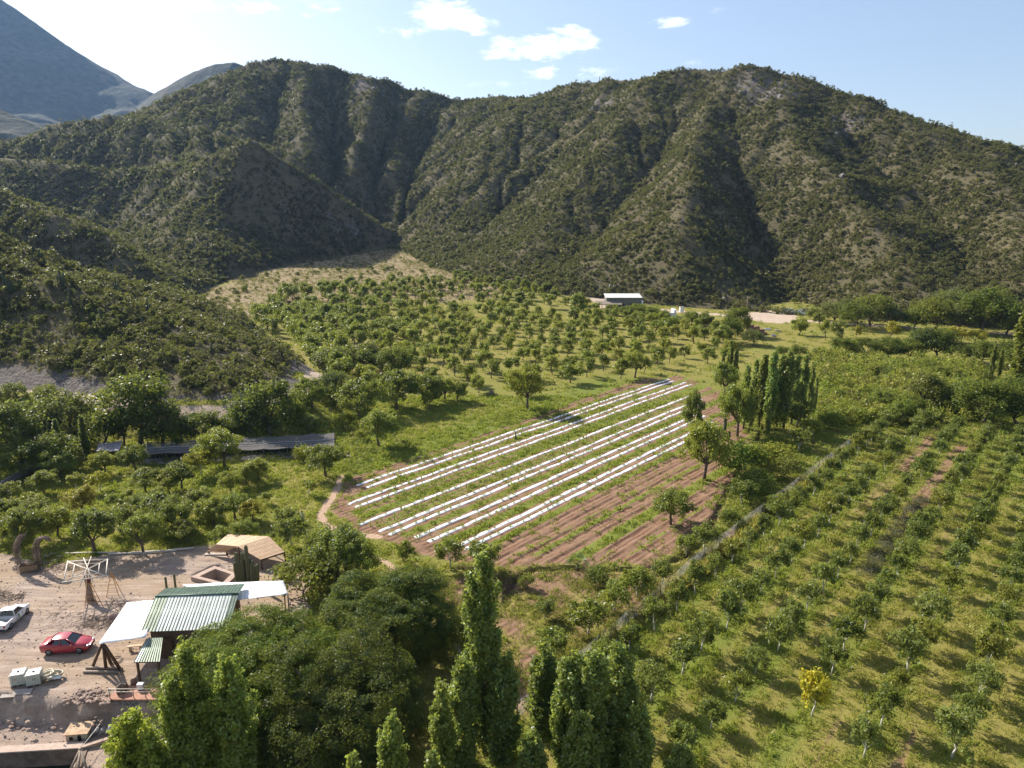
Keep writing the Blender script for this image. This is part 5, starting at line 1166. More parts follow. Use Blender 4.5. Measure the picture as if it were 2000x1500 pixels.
# ------------------------------------------------------------------ small things on the plot beside the ditch
M_WOOD = simple('grey weathered wood', (0.34, 0.27, 0.21), .85, .35, 4); M_WOODL = simple('pale wood', (0.55, 0.43, 0.31), .8, .3, 4); M_DKWOOD = simple('dark brown wood', (0.13, 0.075, 0.045), .75, .4, 3)
M_WHITE = simple('white canvas', (0.80, 0.80, 0.80), .6, .08, 2, bump=.1); M_METAL = simple('galvanised metal', (.5, .5, .5), .4, .2, 5, .7)
pl = thing('palm', 'young fan palm at the edge of the bare field end by the ditch', 'palm', (*G(1128, 1112)[:2], 0)); 
mb = MB().tube([(0, 0, -.1), (0, 0, .55)], [.2, .15], 8); mb.build('trunk', M_BARK, pl)
for q in range(18):
    a = q * 2.4; el = .2 + 1.1 * (q / 18); ln = .75 + .25 * random.random(); d_ = Vector((math.cos(a) * math.cos(el), math.sin(a) * math.cos(el), math.sin(el))); b0 = Vector((0, 0, .5)); hub = b0 + d_ * ln; sd = Vector((-math.sin(a), math.cos(a), 0)); upv = d_.cross(sd); mb = MB(); mb.tube([b0, hub], .018, 4, False)
    for w in range(9):
        th = (w - 4) * .3; dd_ = (d_ * math.cos(th) + sd * math.sin(th)).normalized(); tip = hub + dd_ * .75 - Vector((0, 0, .12 * abs(w - 4) * .3 + .10)); md = hub + dd_ * .4; wv = dd_.cross(upv).normalized() * .05
        mb.add([hub, md + wv, tip, md - wv], [(0, 1, 2, 3)])
    fr = mb.build('frond', M_FOL, pl); tint(fr, (.10, .15, .055), .1)
p = G(1078, 1242); sk = thing('sack', 'white full sack standing on the dry grass left of the fence', 'sack', (*p[:2], gz_at(*p[:2])), .4); MB().blob((0, 0, .42), (.32, .24, .45), 11, 10, .12).build('sack_body', M_WHITE, sk); MB().blob((.02, .02, .85), (.1, .09, .12), 12, 8, .2).build('tied_neck', M_WOOD, sk)
p = G(1125, 1208); bd = thing('plank_heap', 'heap of broken pale boards on the dry plot', 'boards', (*p[:2], gz_at(*p[:2])))
for q in range(5): 
    o = link('board', MB().box((0, 0, 0), (1.3 - .15 * q, .17, .03)).mesh('board', M_WOODL), bd); o.location = (.2 * q - .4, .15 * (q % 3) - .2, .06 + .05 * q); o.rotation_euler = (.1 * q - .2, .12 * (q % 2), .75 + .2 * q)
p = G(960, 771); br = tag(MB().build('dead_brush', M_BARK), 'grey dead brush heap on the grass above the strips', 'brush'); 
mb = MB()
for q in range(70):
    a = random.random() * 6.28; r_ = 1.3 * random.random(); mb.tube([(p[0] + r_ * math.cos(a), p[1] + r_ * math.sin(a), .05), (p[0] + r_ * math.cos(a) * .5 + random.uniform(-.5, .5), p[1] + r_ * math.sin(a) * .5 + random.uniform(-.5, .5), .9 + .4 * random.random())], [.03, .012], 3, False)
br.data = mb.mesh('dead_brush', simple('grey twigs', (.27, .24, .22), .9))

# ------------------------------------------------------------------ nursery under shade nets
k = N('black shade net'); f_ = k.noise(.5, 4, .6, k.obj()); wv_ = k.n('ShaderNodeTexWave'); wv_.inputs['Scale'].default_value = 6; k.set(wv_.inputs['Vector'], k.obj()); bs = k.principled(k.mix(f_, (.125, .117, .115), (.17, .16, .158)), .9, 0, .05); tr = k.n('ShaderNodeBsdfTransparent'); mx = k.n('ShaderNodeMixShader'); mx.inputs[0].default_value = .78; k.t.links.new(tr.outputs[0], mx.inputs[1]); k.t.links.new(bs, mx.inputs[2]); M_SHADE = k.done(mx.outputs[0])
M_SEAM = simple('pale net seam', (.34, .33, .35), .6); M_MAT = simple('grey ground cloth', (.34, .31, .32), .8, .2, 2)
def shade_house(name, label, bl, br_, fl_, fr_, zr, nb, seam=True, mat=None):
    q0, q1, q2, q3 = [Vector(G(*p, zr + dz)) for p, dz in ((bl, .25), (br_, .25), (fr_, 0), (fl_, 0))]
    o = thing(name, label, 'shade net', (q3.x, q3.y, 0)); L0 = Vector(o.location); M_ = MB(); rows_ = 7; cols = nb * 4; Vv = []
    for j in range(rows_):
        for i in range(cols + 1):
            s, t = i / cols, j / (rows_ - 1); p = (q0.lerp(q1, s)).lerp(q3.lerp(q2, s), t); sag = -.14 * math.sin(math.pi * ((s * nb) % 1)) - .06 * math.sin(math.pi * t) + .03 * rng.normal(); Vv.append(p - L0 + Vector((0, 0, sag)))
    n1_ = cols + 1; M_.add(Vv, [(j * n1_ + i, j * n1_ + i + 1, (j + 1) * n1_ + i + 1, (j + 1) * n1_ + i) for j in range(rows_ - 1) for i in range(cols)]); M_.build('net', mat or M_SHADE, o)
    if seam: 
        for tt_, w_ in ((.42, .09), (.50, .04)): 
            mb = MB(); mb.tube([Vector(Vv[(3 if tt_ < .45 else 4) * n1_ + i]) * (1) + Vector((0, 0, .06)) for i in range(n1_)], w_, 4); mb.build('seam', M_SEAM, o)
    pmesh = MB().tube([(0, 0, -.2), (0, 0, 1)], .07, 6).mesh('post', M_POST)
    for i in range(nb + 1):
        for (a, b) in ((q0, q1), (q3, q2)):
            p = a.lerp(b, i / nb) - L0; c = link('post', pmesh, o); c.location = (p.x, p.y, 0); c.scale = (1, 1, p.z + .05)
    return o, (q0, q1, q2, q3)
sh1, qq = shade_house('shade_house', 'long black shade net roof on posts over rows of potted plants', (288, 863), (653, 845), (275, 887), (653, 871), 1.8, 8)
MB().plate([Vector(G(278, 909)) + Vector((0, 0, .1)), Vector(G(612, 893)) + Vector((0, 0, .1)), qq[1] - Vector((0, 0, qq[1].z - .1)), qq[0] - Vector((0, 0, qq[0].z - .1))], .05).build('ground_cloth', M_MAT, None, kind='structure')
bpy.data.objects['ground_cloth'].name = 'ground_cloth'
M_POT = simple('black nursery pot', (.03, .03, .032), .6)
potm = MB().tube([(0, 0, 0), (0, 0, .36)], [.13, .17], 8).mesh('pot', M_POT); plm = quads_mesh('plant', crown_round(np.random.default_rng(901), .95, .2, .30, 10, .2, 90, .22, .1)[1], M_FOL)
base0, base1 = Vector(G(281, 902)), Vector(G(640, 884)); back = (qq[0] - Vector((0, 0, qq[0].z)) - base0).normalized()
npot = 0
for row in range(3):
    for i in range(46):
        if rng.random() < .06: continue
        b = base0.lerp(base1, (i + .5 * (row % 2)) / 46) + back * (1.2 + .85 * row)
        t = thing('potted_plant', f'potted nursery plant in the {["front", "second", "third"][row]} line of pots beneath the long shade net', 'potted plant', (b.x, b.y, .11), rng.random() * 6, 'potted plants under the shade net')
        link('pot', potm, t); c = link('plant', plm, t); q = .7 + .5 * rng.random(); c.scale = (q, q, q); tint(c, (.08, .12, .04)); npot += 1
sh2, _ = shade_house('shade_house', 'small pale grey shade roof left of the long net', (192, 864), (238, 861), (188, 881), (233, 880), 2.0, 1, False, simple('pale faded net', (.42, .39, .42), .6, .3, .6))
p = G(668, 892); hp2 = thing('crate_heap', 'untidy heap of crates and wood at the right end of the shade net', 'heap', (p[0], p[1], 0))
for q in range(7): 
    o = link('crate', MB().box((0, 0, 0), (.7, .5, .3)).mesh('crate', (M_WOOD, M_DKWOOD, M_POT)[q % 3]), hp2); o.location = (-.9 + .35 * q, .3 * (q % 3) - .3, .2 + .25 * (q % 2)); o.rotation_euler = (0, .2 * (q % 3 - 1), q * .5)
# curved stone wall at the left
M_STONE = simple('grey wall stone', (.30, .285, .28), .9, .35, 3, bump=.5); M_STONER = simple('reddish stone', (.40, .29, .235), .9, .4, 3, bump=.5)
cw = thing('stone_wall', 'curved grey stone wall at the left edge below the trees', 'wall', G(0, 960)); c0 = Vector(cw.location); wp = [Vector(G(*p)) - c0 for p in [(-60, 985), (0, 957), (30, 938), (60, 922), (90, 912)]]
stm = [MB().blob((0, 0, 0), (.34, .22, .17), 20 + q, 7, .16).mesh('stone', M_STONE) for q in range(5)]
for a, b in zip(wp[:-1], wp[1:]):
    n = int((b - a).length / .55)
    for i in range(n):
        for r_ in range(4):
            o = link('stone', stm[rng.integers(5)], cw); q = a.lerp(b, (i + .5 * (r_ % 2)) / n); o.location = (q.x, q.y, .12 + .27 * r_); o.rotation_euler = (rng.normal() * .15, rng.normal() * .15, math.atan2(b.y - a.y, b.x - a.x))

# ------------------------------------------------------------------ far shed and its surroundings
gA, gB = G(1184, 603, .3), G(1251, 602, .3); Yf = gA[1]; Wd = gB[0] - gA[0]; he = GY(1200, 581, Yf)[2]; hb_ = GY(1200, 574, Yf + 7)[2]
shed = thing('farm_shed', 'grey farm shed with pale sloping roof at the foot of the big hill', 'shed', (gA[0], Yf, 0)); zz0 = -.3
MB().add([(0, 0, zz0), (Wd, 0, zz0), (Wd, 0, he), (0, 0, he), (0, 7, zz0), (Wd, 7, zz0), (Wd, 7, hb_ - .1), (0, 7, hb_ - .1)], [(0, 1, 2, 3), (1, 5, 6, 2), (5, 4, 7, 6), (4, 0, 3, 7)]).build('wall', simple('grey block wall', (.20, .185, .155), .9, .25, 1.5), shed)
for i in range(8):
    x0_, x1_ = -.3 + (Wd + .6) * i / 8, -.3 + (Wd + .6) * (i + 1) / 8 - .03
    MB().plate([(x0_, -.5, he + .0), (x1_, -.5, he + .0), (x1_, 7.4, hb_ + .12), (x0_, 7.4, hb_ + .12)], .08).build('roof_sheet', simple('pale roof metal', (.72, .71, .66), .45, .1, 1), shed)
for i in range(3): MB().box((3 + i * 3.4, -.03, 1.9), (1.1, .08, .9)).build('window', simple('dark glass', (.03, .035, .04), .15, .1, 1, 0, .5), shed)
th_ = MB(); th_.plate([(-4.2, -3.6, 2.55), (5.8, -3.6, 2.45), (5.8, .0, 3.3), (-4.2, .4, 3.4)], .22); th_.build('porch_roof', simple('dry thatch', (.30, .25, .20), .95, .4, 3, bump=.8), shed)
for i in range(6): MB().tube([(-4 + i * 1.9, -3.4, -.3), (-4 + i * 1.9, -3.4, 2.5)], .13, 6).build('porch_post', M_WOOD, shed)
MB().box((1.0, -1.6, .5), (3, .9, .8)).build('counter', M_DKWOOD, shed)
MB().box((Wd + .35, .5, 2.5), (.65, 1.6, 2.2)).build('water_heater', M_WHITE, shed)
for q, px in enumerate((1192, 1200)):
    p = hill_ray(px, 561); t = thing('water_tank', ['left of two small pale water tanks on the slope behind the far shed', 'right of two small pale water tanks on the slope behind the far shed'][q], 'water tank', p, 0, 'tanks behind the far shed'); MB().tube([(0, 0, -.4), (0, 0, .9), (0, 0, 1.2)], [.65, .65, .3], 12).build('tank_body', simple('pale tank plastic', (.6, .62, .66), .4), t); MB().tube([(0, 0, 1.18), (0, 0, 1.3)], .22, 10).build('lid', M_POT, t)
# white masonry below the shed
p = G(1312, 620, .2); wb_ = thing('white_wall', 'white L-shaped low masonry wall right of the far shed', 'wall', p); MB().box((-.9, 0, .9), (3.6, .6, 1.8)).build('long_leg', M_WHITE, wb_); MB().box((1.2, 2.6, 1.4), (.8, 4.6, 2.4)).build('short_leg', M_WHITE, wb_); MB().box((1.2, 2.6, 2.65), (1.0, 4.9, .12)).build('coping', M_WHITE, wb_)
p = G(1331, 609, .3); wb2 = thing('white_tank', 'small white square tank beside the white L-shaped wall', 'tank', p); MB().box((0, 0, .95), (1.4, 1.4, 1.9)).build('tank_body', M_WHITE, wb2); MB().box((0, 0, 1.95), (1.5, 1.5, .1)).build('lid', M_WOOD, wb2)
# brick stack
p = G(1475, 652, 0); M_BRICK = simple('red brick', (.30, .16, .115), .9, .35, 2.5); bstk = thing('brick_stack', 'stepped stack of reddish bricks at the right end of the old orchard', 'brick stack', p, .5)
for (x_, y_, w_, hgt_) in ((-2.4, 0, 2.2, 3.2), (0, .1, 2.4, 2.6), (2.2, -.2, 2.0, 1.7), (1.0, -1.8, 3, 1.0)):
    for lv in range(int(hgt_ / .35)): MB().box((x_ + rng.normal() * .03, y_ + rng.normal() * .03, .17 + .35 * lv), (w_ - .06 * lv, 1.5, .33)).build('brick_layer', M_BRICK, bstk)
for q, (px, py, c_) in enumerate([(1498, 645, (.5, .52, .55)), (1510, 657, (.35, .33, .34)), (1490, 660, (.42, .38, .36)), (1520, 648, (.28, .30, .34))]):
    p = G(px, py); t = thing('lumber_pile', f'small pile of building material, {nth(q + 1)} from the brick stack', 'pile', p, q * .7, 'building material near the brick stack'); 
    for w in range(4): MB().box((.1 * w, .25 * w - .4, .2 + .12 * w), (2.4 - .2 * w, .3, .14)).build('beam', simple(f'pile {q}', c_, .8), t)
# agaves
AG = []
for i in range(3):
    r_ = np.random.default_rng(950 + i); mb = MB()
    for q in range(16):
        a = q * 2.4; el = .25 + 1.0 * q / 16; d_ = Vector((math.cos(a) * math.cos(el), math.sin(a) * math.cos(el), math.sin(el))); sd = Vector((-math.sin(a), math.cos(a), 0)) * .13; ln = 1.15
        mb.add([Vector((0, 0, .05)) - sd * .7, d_ * ln * .5 - sd + Vector((0, 0, -.03)), d_ * ln, d_ * ln * .5 + sd + Vector((0, 0, -.03)), Vector((0, 0, .05)) + sd * .7], [(0, 1, 2, 3, 4)])
    AG.append(mb.mesh('agave', simple('blue-grey agave leaf', (.30, .37, .37), .5, .25, 3)))
for i in range(46):
    px = 1532 + 68 * (i % 23) / 22 + rng.normal() * 1.5; py = 597 + 5 * (i // 23) + (px - 1532) * .06 + rng.normal() * 1
    p = G(px, py + 6, .8); p[2] = float(land_at(p[0], p[1])); o = link('agave', AG[i % 3]); o.location = p; q = 1.0 + .5 * rng.random(); o.scale = (q, q, q); o.rotation_euler = (0, 0, i); tag(o, 'blue-grey agave in the pale patch on the bank above the track', 'agave', 'agaves on the bank above the track')
p = G(1458, 612, .5); up_ = thing('utility_pole', 'thin wooden pole beside the cut bank right of the dark orchard trees', 'pole', p); MB().tube([(0, 0, -.5), (0, 0, 6.5)], [.14, .1], 6).build('shaft', M_WOOD, up_); MB().box((0, 0, 6.1), (1.3, .1, .1)).build('crossarm', M_WOOD, up_)

# ------------------------------------------------------------------ cardon cacti on the hills
M_CACT = simple('cactus skin', (.075, .088, .045), .8, .35, 3, bump=.4)
def cactus_meshes(seed, n, h):
    r_ = random.Random(seed); o = []
    for i in range(n):
        a = r_.random() * 6.28; d_ = .16 * h * math.sqrt(r_.random()) if i else 0; hh_ = h * (1 if i == 0 else r_.uniform(.45, .85)); b = Vector((math.cos(a) * d_, math.sin(a) * d_, 0))
        o.append(MB().tube([b * (.35 if i else 1) + Vector((0, 0, -.3)), b * 1.0 + Vector((0, 0, hh_ * .25)), b * 1.08 + Vector((0, 0, hh_ * .93)), b * 1.08 + Vector((0, 0, hh_))], [.045 * h, .055 * h, .05 * h, .015 * h], 7).mesh('stem', M_CACT))
    return o
CC = [cactus_meshes(i, 1 + (i * 2) % 5, 4.2) for i in range(6)]
cact = [(70, 500, 1.0, 3), (80, 508, .8, 2), (120, 560, 1, 2), (10, 565, 1, 3), (22, 568, .9, 2), (128, 562, .9, 3), (205, 567, .7, 1), (228, 570, 1.0, 2), (268, 545, .9, 2), (290, 612, .9, 1), (200, 640, 1.1, 3), (140, 600, 1.1, 1), (64, 530, .9, 2), (492, 655, 1.0, 2), (280, 645, .8, 0), (500, 665, .7, 1), (320, 700, .6, 0), (415, 690, .6, 1),
        (1469, 125, 1.25, 4), (1171, 158, 1.1, 0), (1110, 168, .9, 0), (1145, 166, .8, 0), (1052, 185, .8, 1), (1065, 185, .6, 0), (1008, 187, .6, 0), (160, 238, .9, 0), (1200, 190, 1, 0), (1240, 300, .9, 0), (1310, 330, .9, 1), (1460, 470, .9, 0), (1535, 250, 1, 1), (1590, 230, .9, 0), (1630, 200, .8, 0), (1870, 450, .9, 1), (1760, 420, .8, 0), (1720, 330, .9, 0), (930, 330, .8, 0), (1010, 400, .9, 1), (700, 330, .9, 0), (520, 360, 1, 1), (450, 380, .9, 0), (300, 260, .9, 0), (390, 240, .8, 0), (150, 350, .9, 1), (60, 390, .8, 0), (1340, 180, .8, 0)]
for i, (px, py, s, kd) in enumerate(cact):
    p = hill_ray(px, py + 3)
    if i == 18: lab, g_ = 'tall cactus cluster standing on the very top of the big right hill', None
    elif i < 18: lab, g_ = f'columnar cactus on the near left hill, {nth(sorted(range(18), key=lambda q: cact[q][0]).index(i) + 1)} from the left edge', 'cacti on the near left hill'
    else: lab, g_ = ('lone columnar cactus on the skyline of the far slopes' if py < 190 else 'lone columnar cactus among scrub on the far slopes'), 'cacti on the far slopes'
    t = thing('columnar_cactus', lab, 'cactus', p, i * 1.1, g_); t.scale = (s,) * 3
    for me_ in CC[kd if kd < 6 else 0]: link('stem', me_, t)
# ------------------------------------------------------------------ the yard at lower left
def gp(px, py, z=None):       # ground point below a pixel, on the real relief
    g = G(px, py, 0)
    for _ in range(8):
        zz = gz_at(g[0], g[1]); g = G(px, py, zz)
    return Vector((g[0], g[1], zz)) if z is None else Vector(G(px, py, z))
def zat(px, py, base): return GY(px, py, base.y)[2]        # height of a pixel seen above a foot point
M_GLASS = simple('car glass', (.018, .022, .026), .06, .1, 1, 0, .8, 0); M_TYRE = simple('tyre rubber', (.018, .018, .018), .85); M_RIM = simple('alloy rim', (.42, .42, .43), .35, .1, 3, .7); M_LAMP = simple('lamp glass', (.75, .76, .78), .15, .05, 1, 0, .8, 0); M_TAIL = simple('red lamp', (.35, .02, .02), .2, .1, 1, 0, .6, 0); M_BLACK = simple('black trim', (.02, .02, .02), .5)
def paint(name, col):
    k = N(name); d_ = k.ramp(k.noise(1.2, 5, .6, k.obj()), .45, .8); return k.done(k.principled(k.mix(k.math('MULTIPLY', d_, .22), col, (.28, .21, .16)), .28, 0, .5, None, Coat_Weight=.8, Coat_Roughness=.08))
def loft(st, prof):
    mb = MB(); V = []; n = len(prof(st[0]))
    for s in st: V += prof(s)
    F = [(i * n + k_, i * n + (k_ + 1) % n, (i + 1) * n + (k_ + 1) % n, (i + 1) * n + k_) for i in range(len(st) - 1) for k_ in range(n)]
    F += [tuple(range(n)), tuple((len(st) - 1) * n + k_ for k_ in range(n))[::-1]]
    mb.add(V, F, True); return mb
def ring(s):
    x, wb, wt, zb, zt = s; zm = zb + (zt - zb) * .45
    return [(x, -wb, zb), (x, -wt - .015, zm), (x, -wt, zt - .09), (x, -wt * .9, zt), (x, -wt * .45, zt + .03), (x, wt * .45, zt + .03), (x, wt * .9, zt), (x, wt, zt - .09), (x, wt + .015, zm), (x, wb, zb)][::-1]
def wheel(par, x, y, r_=.31):
    w = MB().tube([(x, y - .1, r_), (x, y - .085, r_), (x, y + .085, r_), (x, y + .1, r_)], [r_ * .86, r_, r_, r_ * .86], 18).build('wheel', M_TYRE, par); s = 1 if y > 0 else -1
    m = MB().tube([(x, y + s * .095, r_), (x, y + s * .115, r_)], [r_ * .66, r_ * .6], 14)
    m.build('rim', M_RIM, w)
    for q in range(5): a = q * 1.2566; MB().box((x + math.cos(a) * r_ * .36, y + s * .117, r_ + math.sin(a) * r_ * .36), (.1, .01, .1)).build('spoke_gap', M_BLACK, w)
def cabin(par, P, xb0, xb1, xt0, xt1, wb, wt, zb, zt, split):
    B_ = [(xb0, -wb, zb), (xb1, -wb, zb), (xb1, wb, zb), (xb0, wb, zb)]; T_ = [(xt0, -wt, zt), (xt1, -wt, zt), (xt1, wt, zt), (xt0, wt, zt)]
    MB().add([B_[1], B_[2], T_[2], T_[1]], [(0, 1, 2, 3)]).build('windshield', M_GLASS, par); MB().add([B_[3], B_[0], T_[0], T_[3]], [(0, 1, 2, 3)]).build('rear_window', M_GLASS, par)
    for s in (0, 1):
        b0, b1, t0, t1 = (B_[0], B_[1], T_[0], T_[1]) if s == 0 else (B_[3], B_[2], T_[3], T_[2]); b0, b1, t0, t1 = map(Vector, (b0, b1, t0, t1))
        for u0, u1 in split: MB().add([b0.lerp(b1, u0), b0.lerp(b1, u1), t0.lerp(t1, u1), t0.lerp(t1, u0)], [(0, 1, 2, 3) if s == 0 else (3, 2, 1, 0)]).build('side_window', M_GLASS, par)
        mb = MB()
        for u in (0, 1): mb.tube([b0.lerp(b1, u), t0.lerp(t1, u)], .045, 6)
        for (u0, u1), (v0, v1) in zip(split[:-1], split[1:]): mb.tube([b0.lerp(b1, u1), t0.lerp(t1, (u1 + v0) / 2)], .04, 6)
        mb.tube([t0, t1], .045, 6); mb.build('pillar', P, par)
    V = []
    for i in range(6):
        for j in range(6):
            u, v = i / 5, j / 5; V.append((xt0 - .03 + (xt1 - xt0 + .06) * u, (-wt - .02) + (2 * wt + .04) * v, zt + .055 * math.sin(math.pi * u) * 1 + .045 * math.sin(math.pi * v)))
    MB().add(V, [(i * 6 + j, (i + 1) * 6 + j, (i + 1) * 6 + j + 1, i * 6 + j + 1) for i in range(5) for j in range(5)], True).build('roof', P, par)
def heading(a, b): return math.atan2(b.y - a.y, b.x - a.x)
# red saloon
w0, w1 = gp(96, 1280), gp(156, 1277); hd_ = heading(w0, w1); ctr = (w0 + w1) / 2; nrm_ = Vector((-math.sin(hd_), math.cos(hd_), 0)); loc = ctr + nrm_ * .8
P_RED = paint('red car paint', (.36, .012, .03)); car = thing('red_car', 'red saloon car parked alone on the gravel in front of the white tarp', 'car', (loc.x, loc.y, gz_at(loc.x, loc.y) + .03), hd_)
loft([(-2.15, .58, .66, .48, .86), (-2.02, .76, .80, .30, .99), (-1.3, .83, .85, .22, 1.02), (-.2, .84, .86, .20, .96), (.9, .84, .86, .20, .95), (1.5, .82, .82, .22, .86), (1.95, .72, .74, .28, .72), (2.14, .5, .56, .38, .60)], ring).build('body', P_RED, car)
cabin(car, P_RED, -1.65, 1.0, -.95, .25, .76, .58, .95, 1.42, ((.22, .52), (.56, .86)))
for x_ in (-1.3, 1.32):
    for y_ in (-.78, .78): wheel(car, x_, y_)
for y_ in (-.55, .55): MB().blob((2.0, y_, .66), (.14, .17, .08), 1, 8, .02).build('headlight', M_LAMP, car); MB().blob((-2.07, y_ * 1.15, .84), (.07, .14, .1), 2, 8, .02).build('tail_light', M_TAIL, car); MB().blob((.78, y_ * 1.72, 1.0), (.07, .1, .07), 3, 8, .05).build('mirror', P_RED, car)
for y_ in (-1, 1):
    for x0_, x1_ in ((-.95, -.08), (-.05, .85)):
        d_ = MB().box(((x0_ + x1_) / 2, y_ * .872, .62), (x1_ - x0_, .012, .5)).build('door', P_RED, car); MB().box((x0_ + .16, y_ * .885, .80), (.16, .02, .03)).build('handle', M_BLACK, d_)
MB().box((2.12, 0, .44), (.06, .8, .16)).build('grille', M_BLACK, car); MB().box((-2.16, 0, .6), (.02, .42, .12)).build('number_plate', M_WHITE, car)
# white pickup
w0, w1 = gp(21, 1230), gp(55, 1197); hd_ = heading(w0, w1); ctr = (w0 + w1) / 2; nrm_ = Vector((-math.sin(hd_), math.cos(hd_), 0)); loc = ctr + nrm_ * .78
P_WH = paint('white car paint', (.74, .75, .76)); pk = thing('white_pickup', 'white pickup with a green stripe on its door at the left edge', 'pickup', (loc.x, loc.y, gz_at(loc.x, loc.y) + .03), hd_)
loft([(-.55, .80, .80, .28, .92), (.2, .82, .83, .24, .93), (1.0, .82, .83, .24, .92), (1.6, .80, .78, .26, .84), (2.0, .70, .70, .3, .72), (2.14, .5, .56, .38, .62)], ring).build('body', P_WH, pk)
cabin(pk, P_WH, -.5, 1.0, -.35, .35, .74, .6, .92, 1.42, ((.08, .85),))
bed = MB(); bed.box((-1.33, 0, .48), (1.62, 1.5, .1)); bed.box((-1.33, .78, .66), (1.64, .08, .5)); bed.box((-1.33, -.78, .66), (1.64, .08, .5)); bed.box((-2.15, 0, .66), (.07, 1.62, .5)); bed.box((-1.33, 0, .36), (1.5, 1.2, .16)); bed.build('cargo_bed', P_WH, pk); MB().box((-1.33, 0, .56), (1.5, 1.42, .05)).build('bed_load', M_METAL, pk)
for x_ in (-1.35, 1.32):
    for y_ in (-.76, .76): wheel(pk, x_, y_)
for y_ in (-.58, .58): MB().blob((2.02, y_, .66), (.12, .15, .08), 1, 8, .02).build('headlight', M_LAMP, pk); MB().box((-2.19, y_ * 1.2, .7), (.03, .16, .26)).build('tail_light', M_TAIL, pk)
for y_ in (-1, 1):
    d_ = MB().box((.38, y_ * .842, .62), (1.0, .012, .5)).build('door', P_WH, pk); MB().box((0, y_ * .856, .78), (.16, .02, .03)).build('handle', M_BLACK, d_); MB().add([(-.05, y_ * .852, .38), (.12, y_ * .852, .38), (.02, y_ * .852, .88), (-.15, y_ * .852, .88)], [(0, 1, 2, 3)]).build('stripe', simple('green decal', (.12, .35, .08), .5), d_); MB().box((.55, y_ * .852, .66), (.12, .006, .12)).build('badge', M_BLACK, d_)
MB().box((-2.2, 0, .40), (.06, 1.5, .12)).build('bumper', M_BLACK, pk)
# IBC tanks
M_IBC = simple('milky tank plastic', (.70, .70, .60), .35, .1, 2); 
for q, (px, py) in enumerate(((32, 1342), (62, 1342))):
    b = gp(px, py); t = thing('tank_cage', ['left of two white caged liquid tanks on pallets on the gravel', 'right of two white caged liquid tanks, next to the coiled hoses'][q], 'tank', (b.x, b.y + .5, b.z), .30 + .04 * q, 'caged tanks on the gravel')
    tk = MB().box((0, 0, .64), (1.06, .98, .96)).build('tank_body', M_IBC, t); MB().box((0, 0, 1.135), (.98, .9, .03)).build('tank_top', M_WHITE, tk); MB().tube([(0, 0, 1.14), (0, 0, 1.2)], .1, 10).build('cap', M_BLACK, t)
    cg = MB()
    for z_ in (.2, .4, .6, .8, 1.0, 1.16): 
        cg.tube([(-.56, -.52, z_), (.56, -.52, z_), (.56, .52, z_), (-.56, .52, z_), (-.56, -.52, z_)], .012, 4, False)
    for w in range(7):
        x_ = -.56 + 1.12 * w / 6
        for y_ in (-.52, .52): cg.tube([(x_, y_, .15), (x_, y_, 1.16)], .012, 4, False)
        y2 = -.52 + 1.04 * w / 6
        for x2 in (-.56, .56): cg.tube([(x2, y2, .15), (x2, y2, 1.16)], .012, 4, False)
    cg.build('cage', M_METAL, t)
    pa = MB(); [pa.box((x_, 0, .07), (.14, 1.04, .12)) for x_ in (-.48, 0, .48)]; pa.build('pallet', M_WOOD, t)
    MB().box((-.2 if q == 0 else .1, -.53, .72), (.26, .012, .2)).build('label_plate', M_METAL, t)
b = gp(96, 1326); hs_ = thing('hose_heap', 'heap of coiled pale hoses beside the caged tanks', 'hoses', b)
for q in range(5):
    mb = MB(); c_ = Vector((.28 * q - .5, .2 * math.sin(q * 2), .2 + .16 * (q % 3)))
    for w in range(3): mb.tube([c_ + Vector(((.42 + .03 * w) * math.cos(a * .52), (.36 + .03 * w) * math.sin(a * .52), .07 * w + .08 * math.sin(a * .52 + q))) for a in range(13)], .055, 5, False)
    mb.build('coil', simple('pale hose', (.66, .60, .46), .6), hs_)
MB().blob((.6, -.1, .3), (.7, .35, .16), 9, 8, .2).build('folded_sheet', M_WHITE, hs_)
for q, (px, py) in enumerate(((18, 1358), (36, 1357), (53, 1356))):
    b = gp(px, py - 4); t = tag(MB().box((0, 0, 0), (1.3 if q == 0 else .75, .62, .04)).build('paving_slab', simple('pale slab', (.44, .38, .34), .8)), ['large reddish slab lying at the bank edge below the tanks', 'grey slab in the middle of three below the tanks', 'grey slab at the right of three below the tanks'][q], 'slab', 'slabs below the tanks'); t.location = (b.x, b.y, gz_at(b.x, b.y) + .08); t.rotation_euler = (.12, 0, .12)

n = 9000; x = rng.uniform(-62, -22, n); y = rng.uniform(46, 76, n); k_ = (grid_val(f_yard, x, y) > .7) & (rng.random(n) < np.clip(.35 + fbm(x / 4, y / 4, 97), .05, 1)); x, y = x[k_], y[k_]
scatter('gravel', np.stack([x, y, grid_val(Z, x, y)], 1), sc3(.03 + .07 * rng.random(len(x)) ** 2, .3), euler(len(x), .6), [MB().blob((0, 0, .2), (1, .8, .7), 760 + i, 6, .25).mesh('pebble', simple('yard stone', (.36, .28, .235), .9, .35, 3)) for i in range(3)])
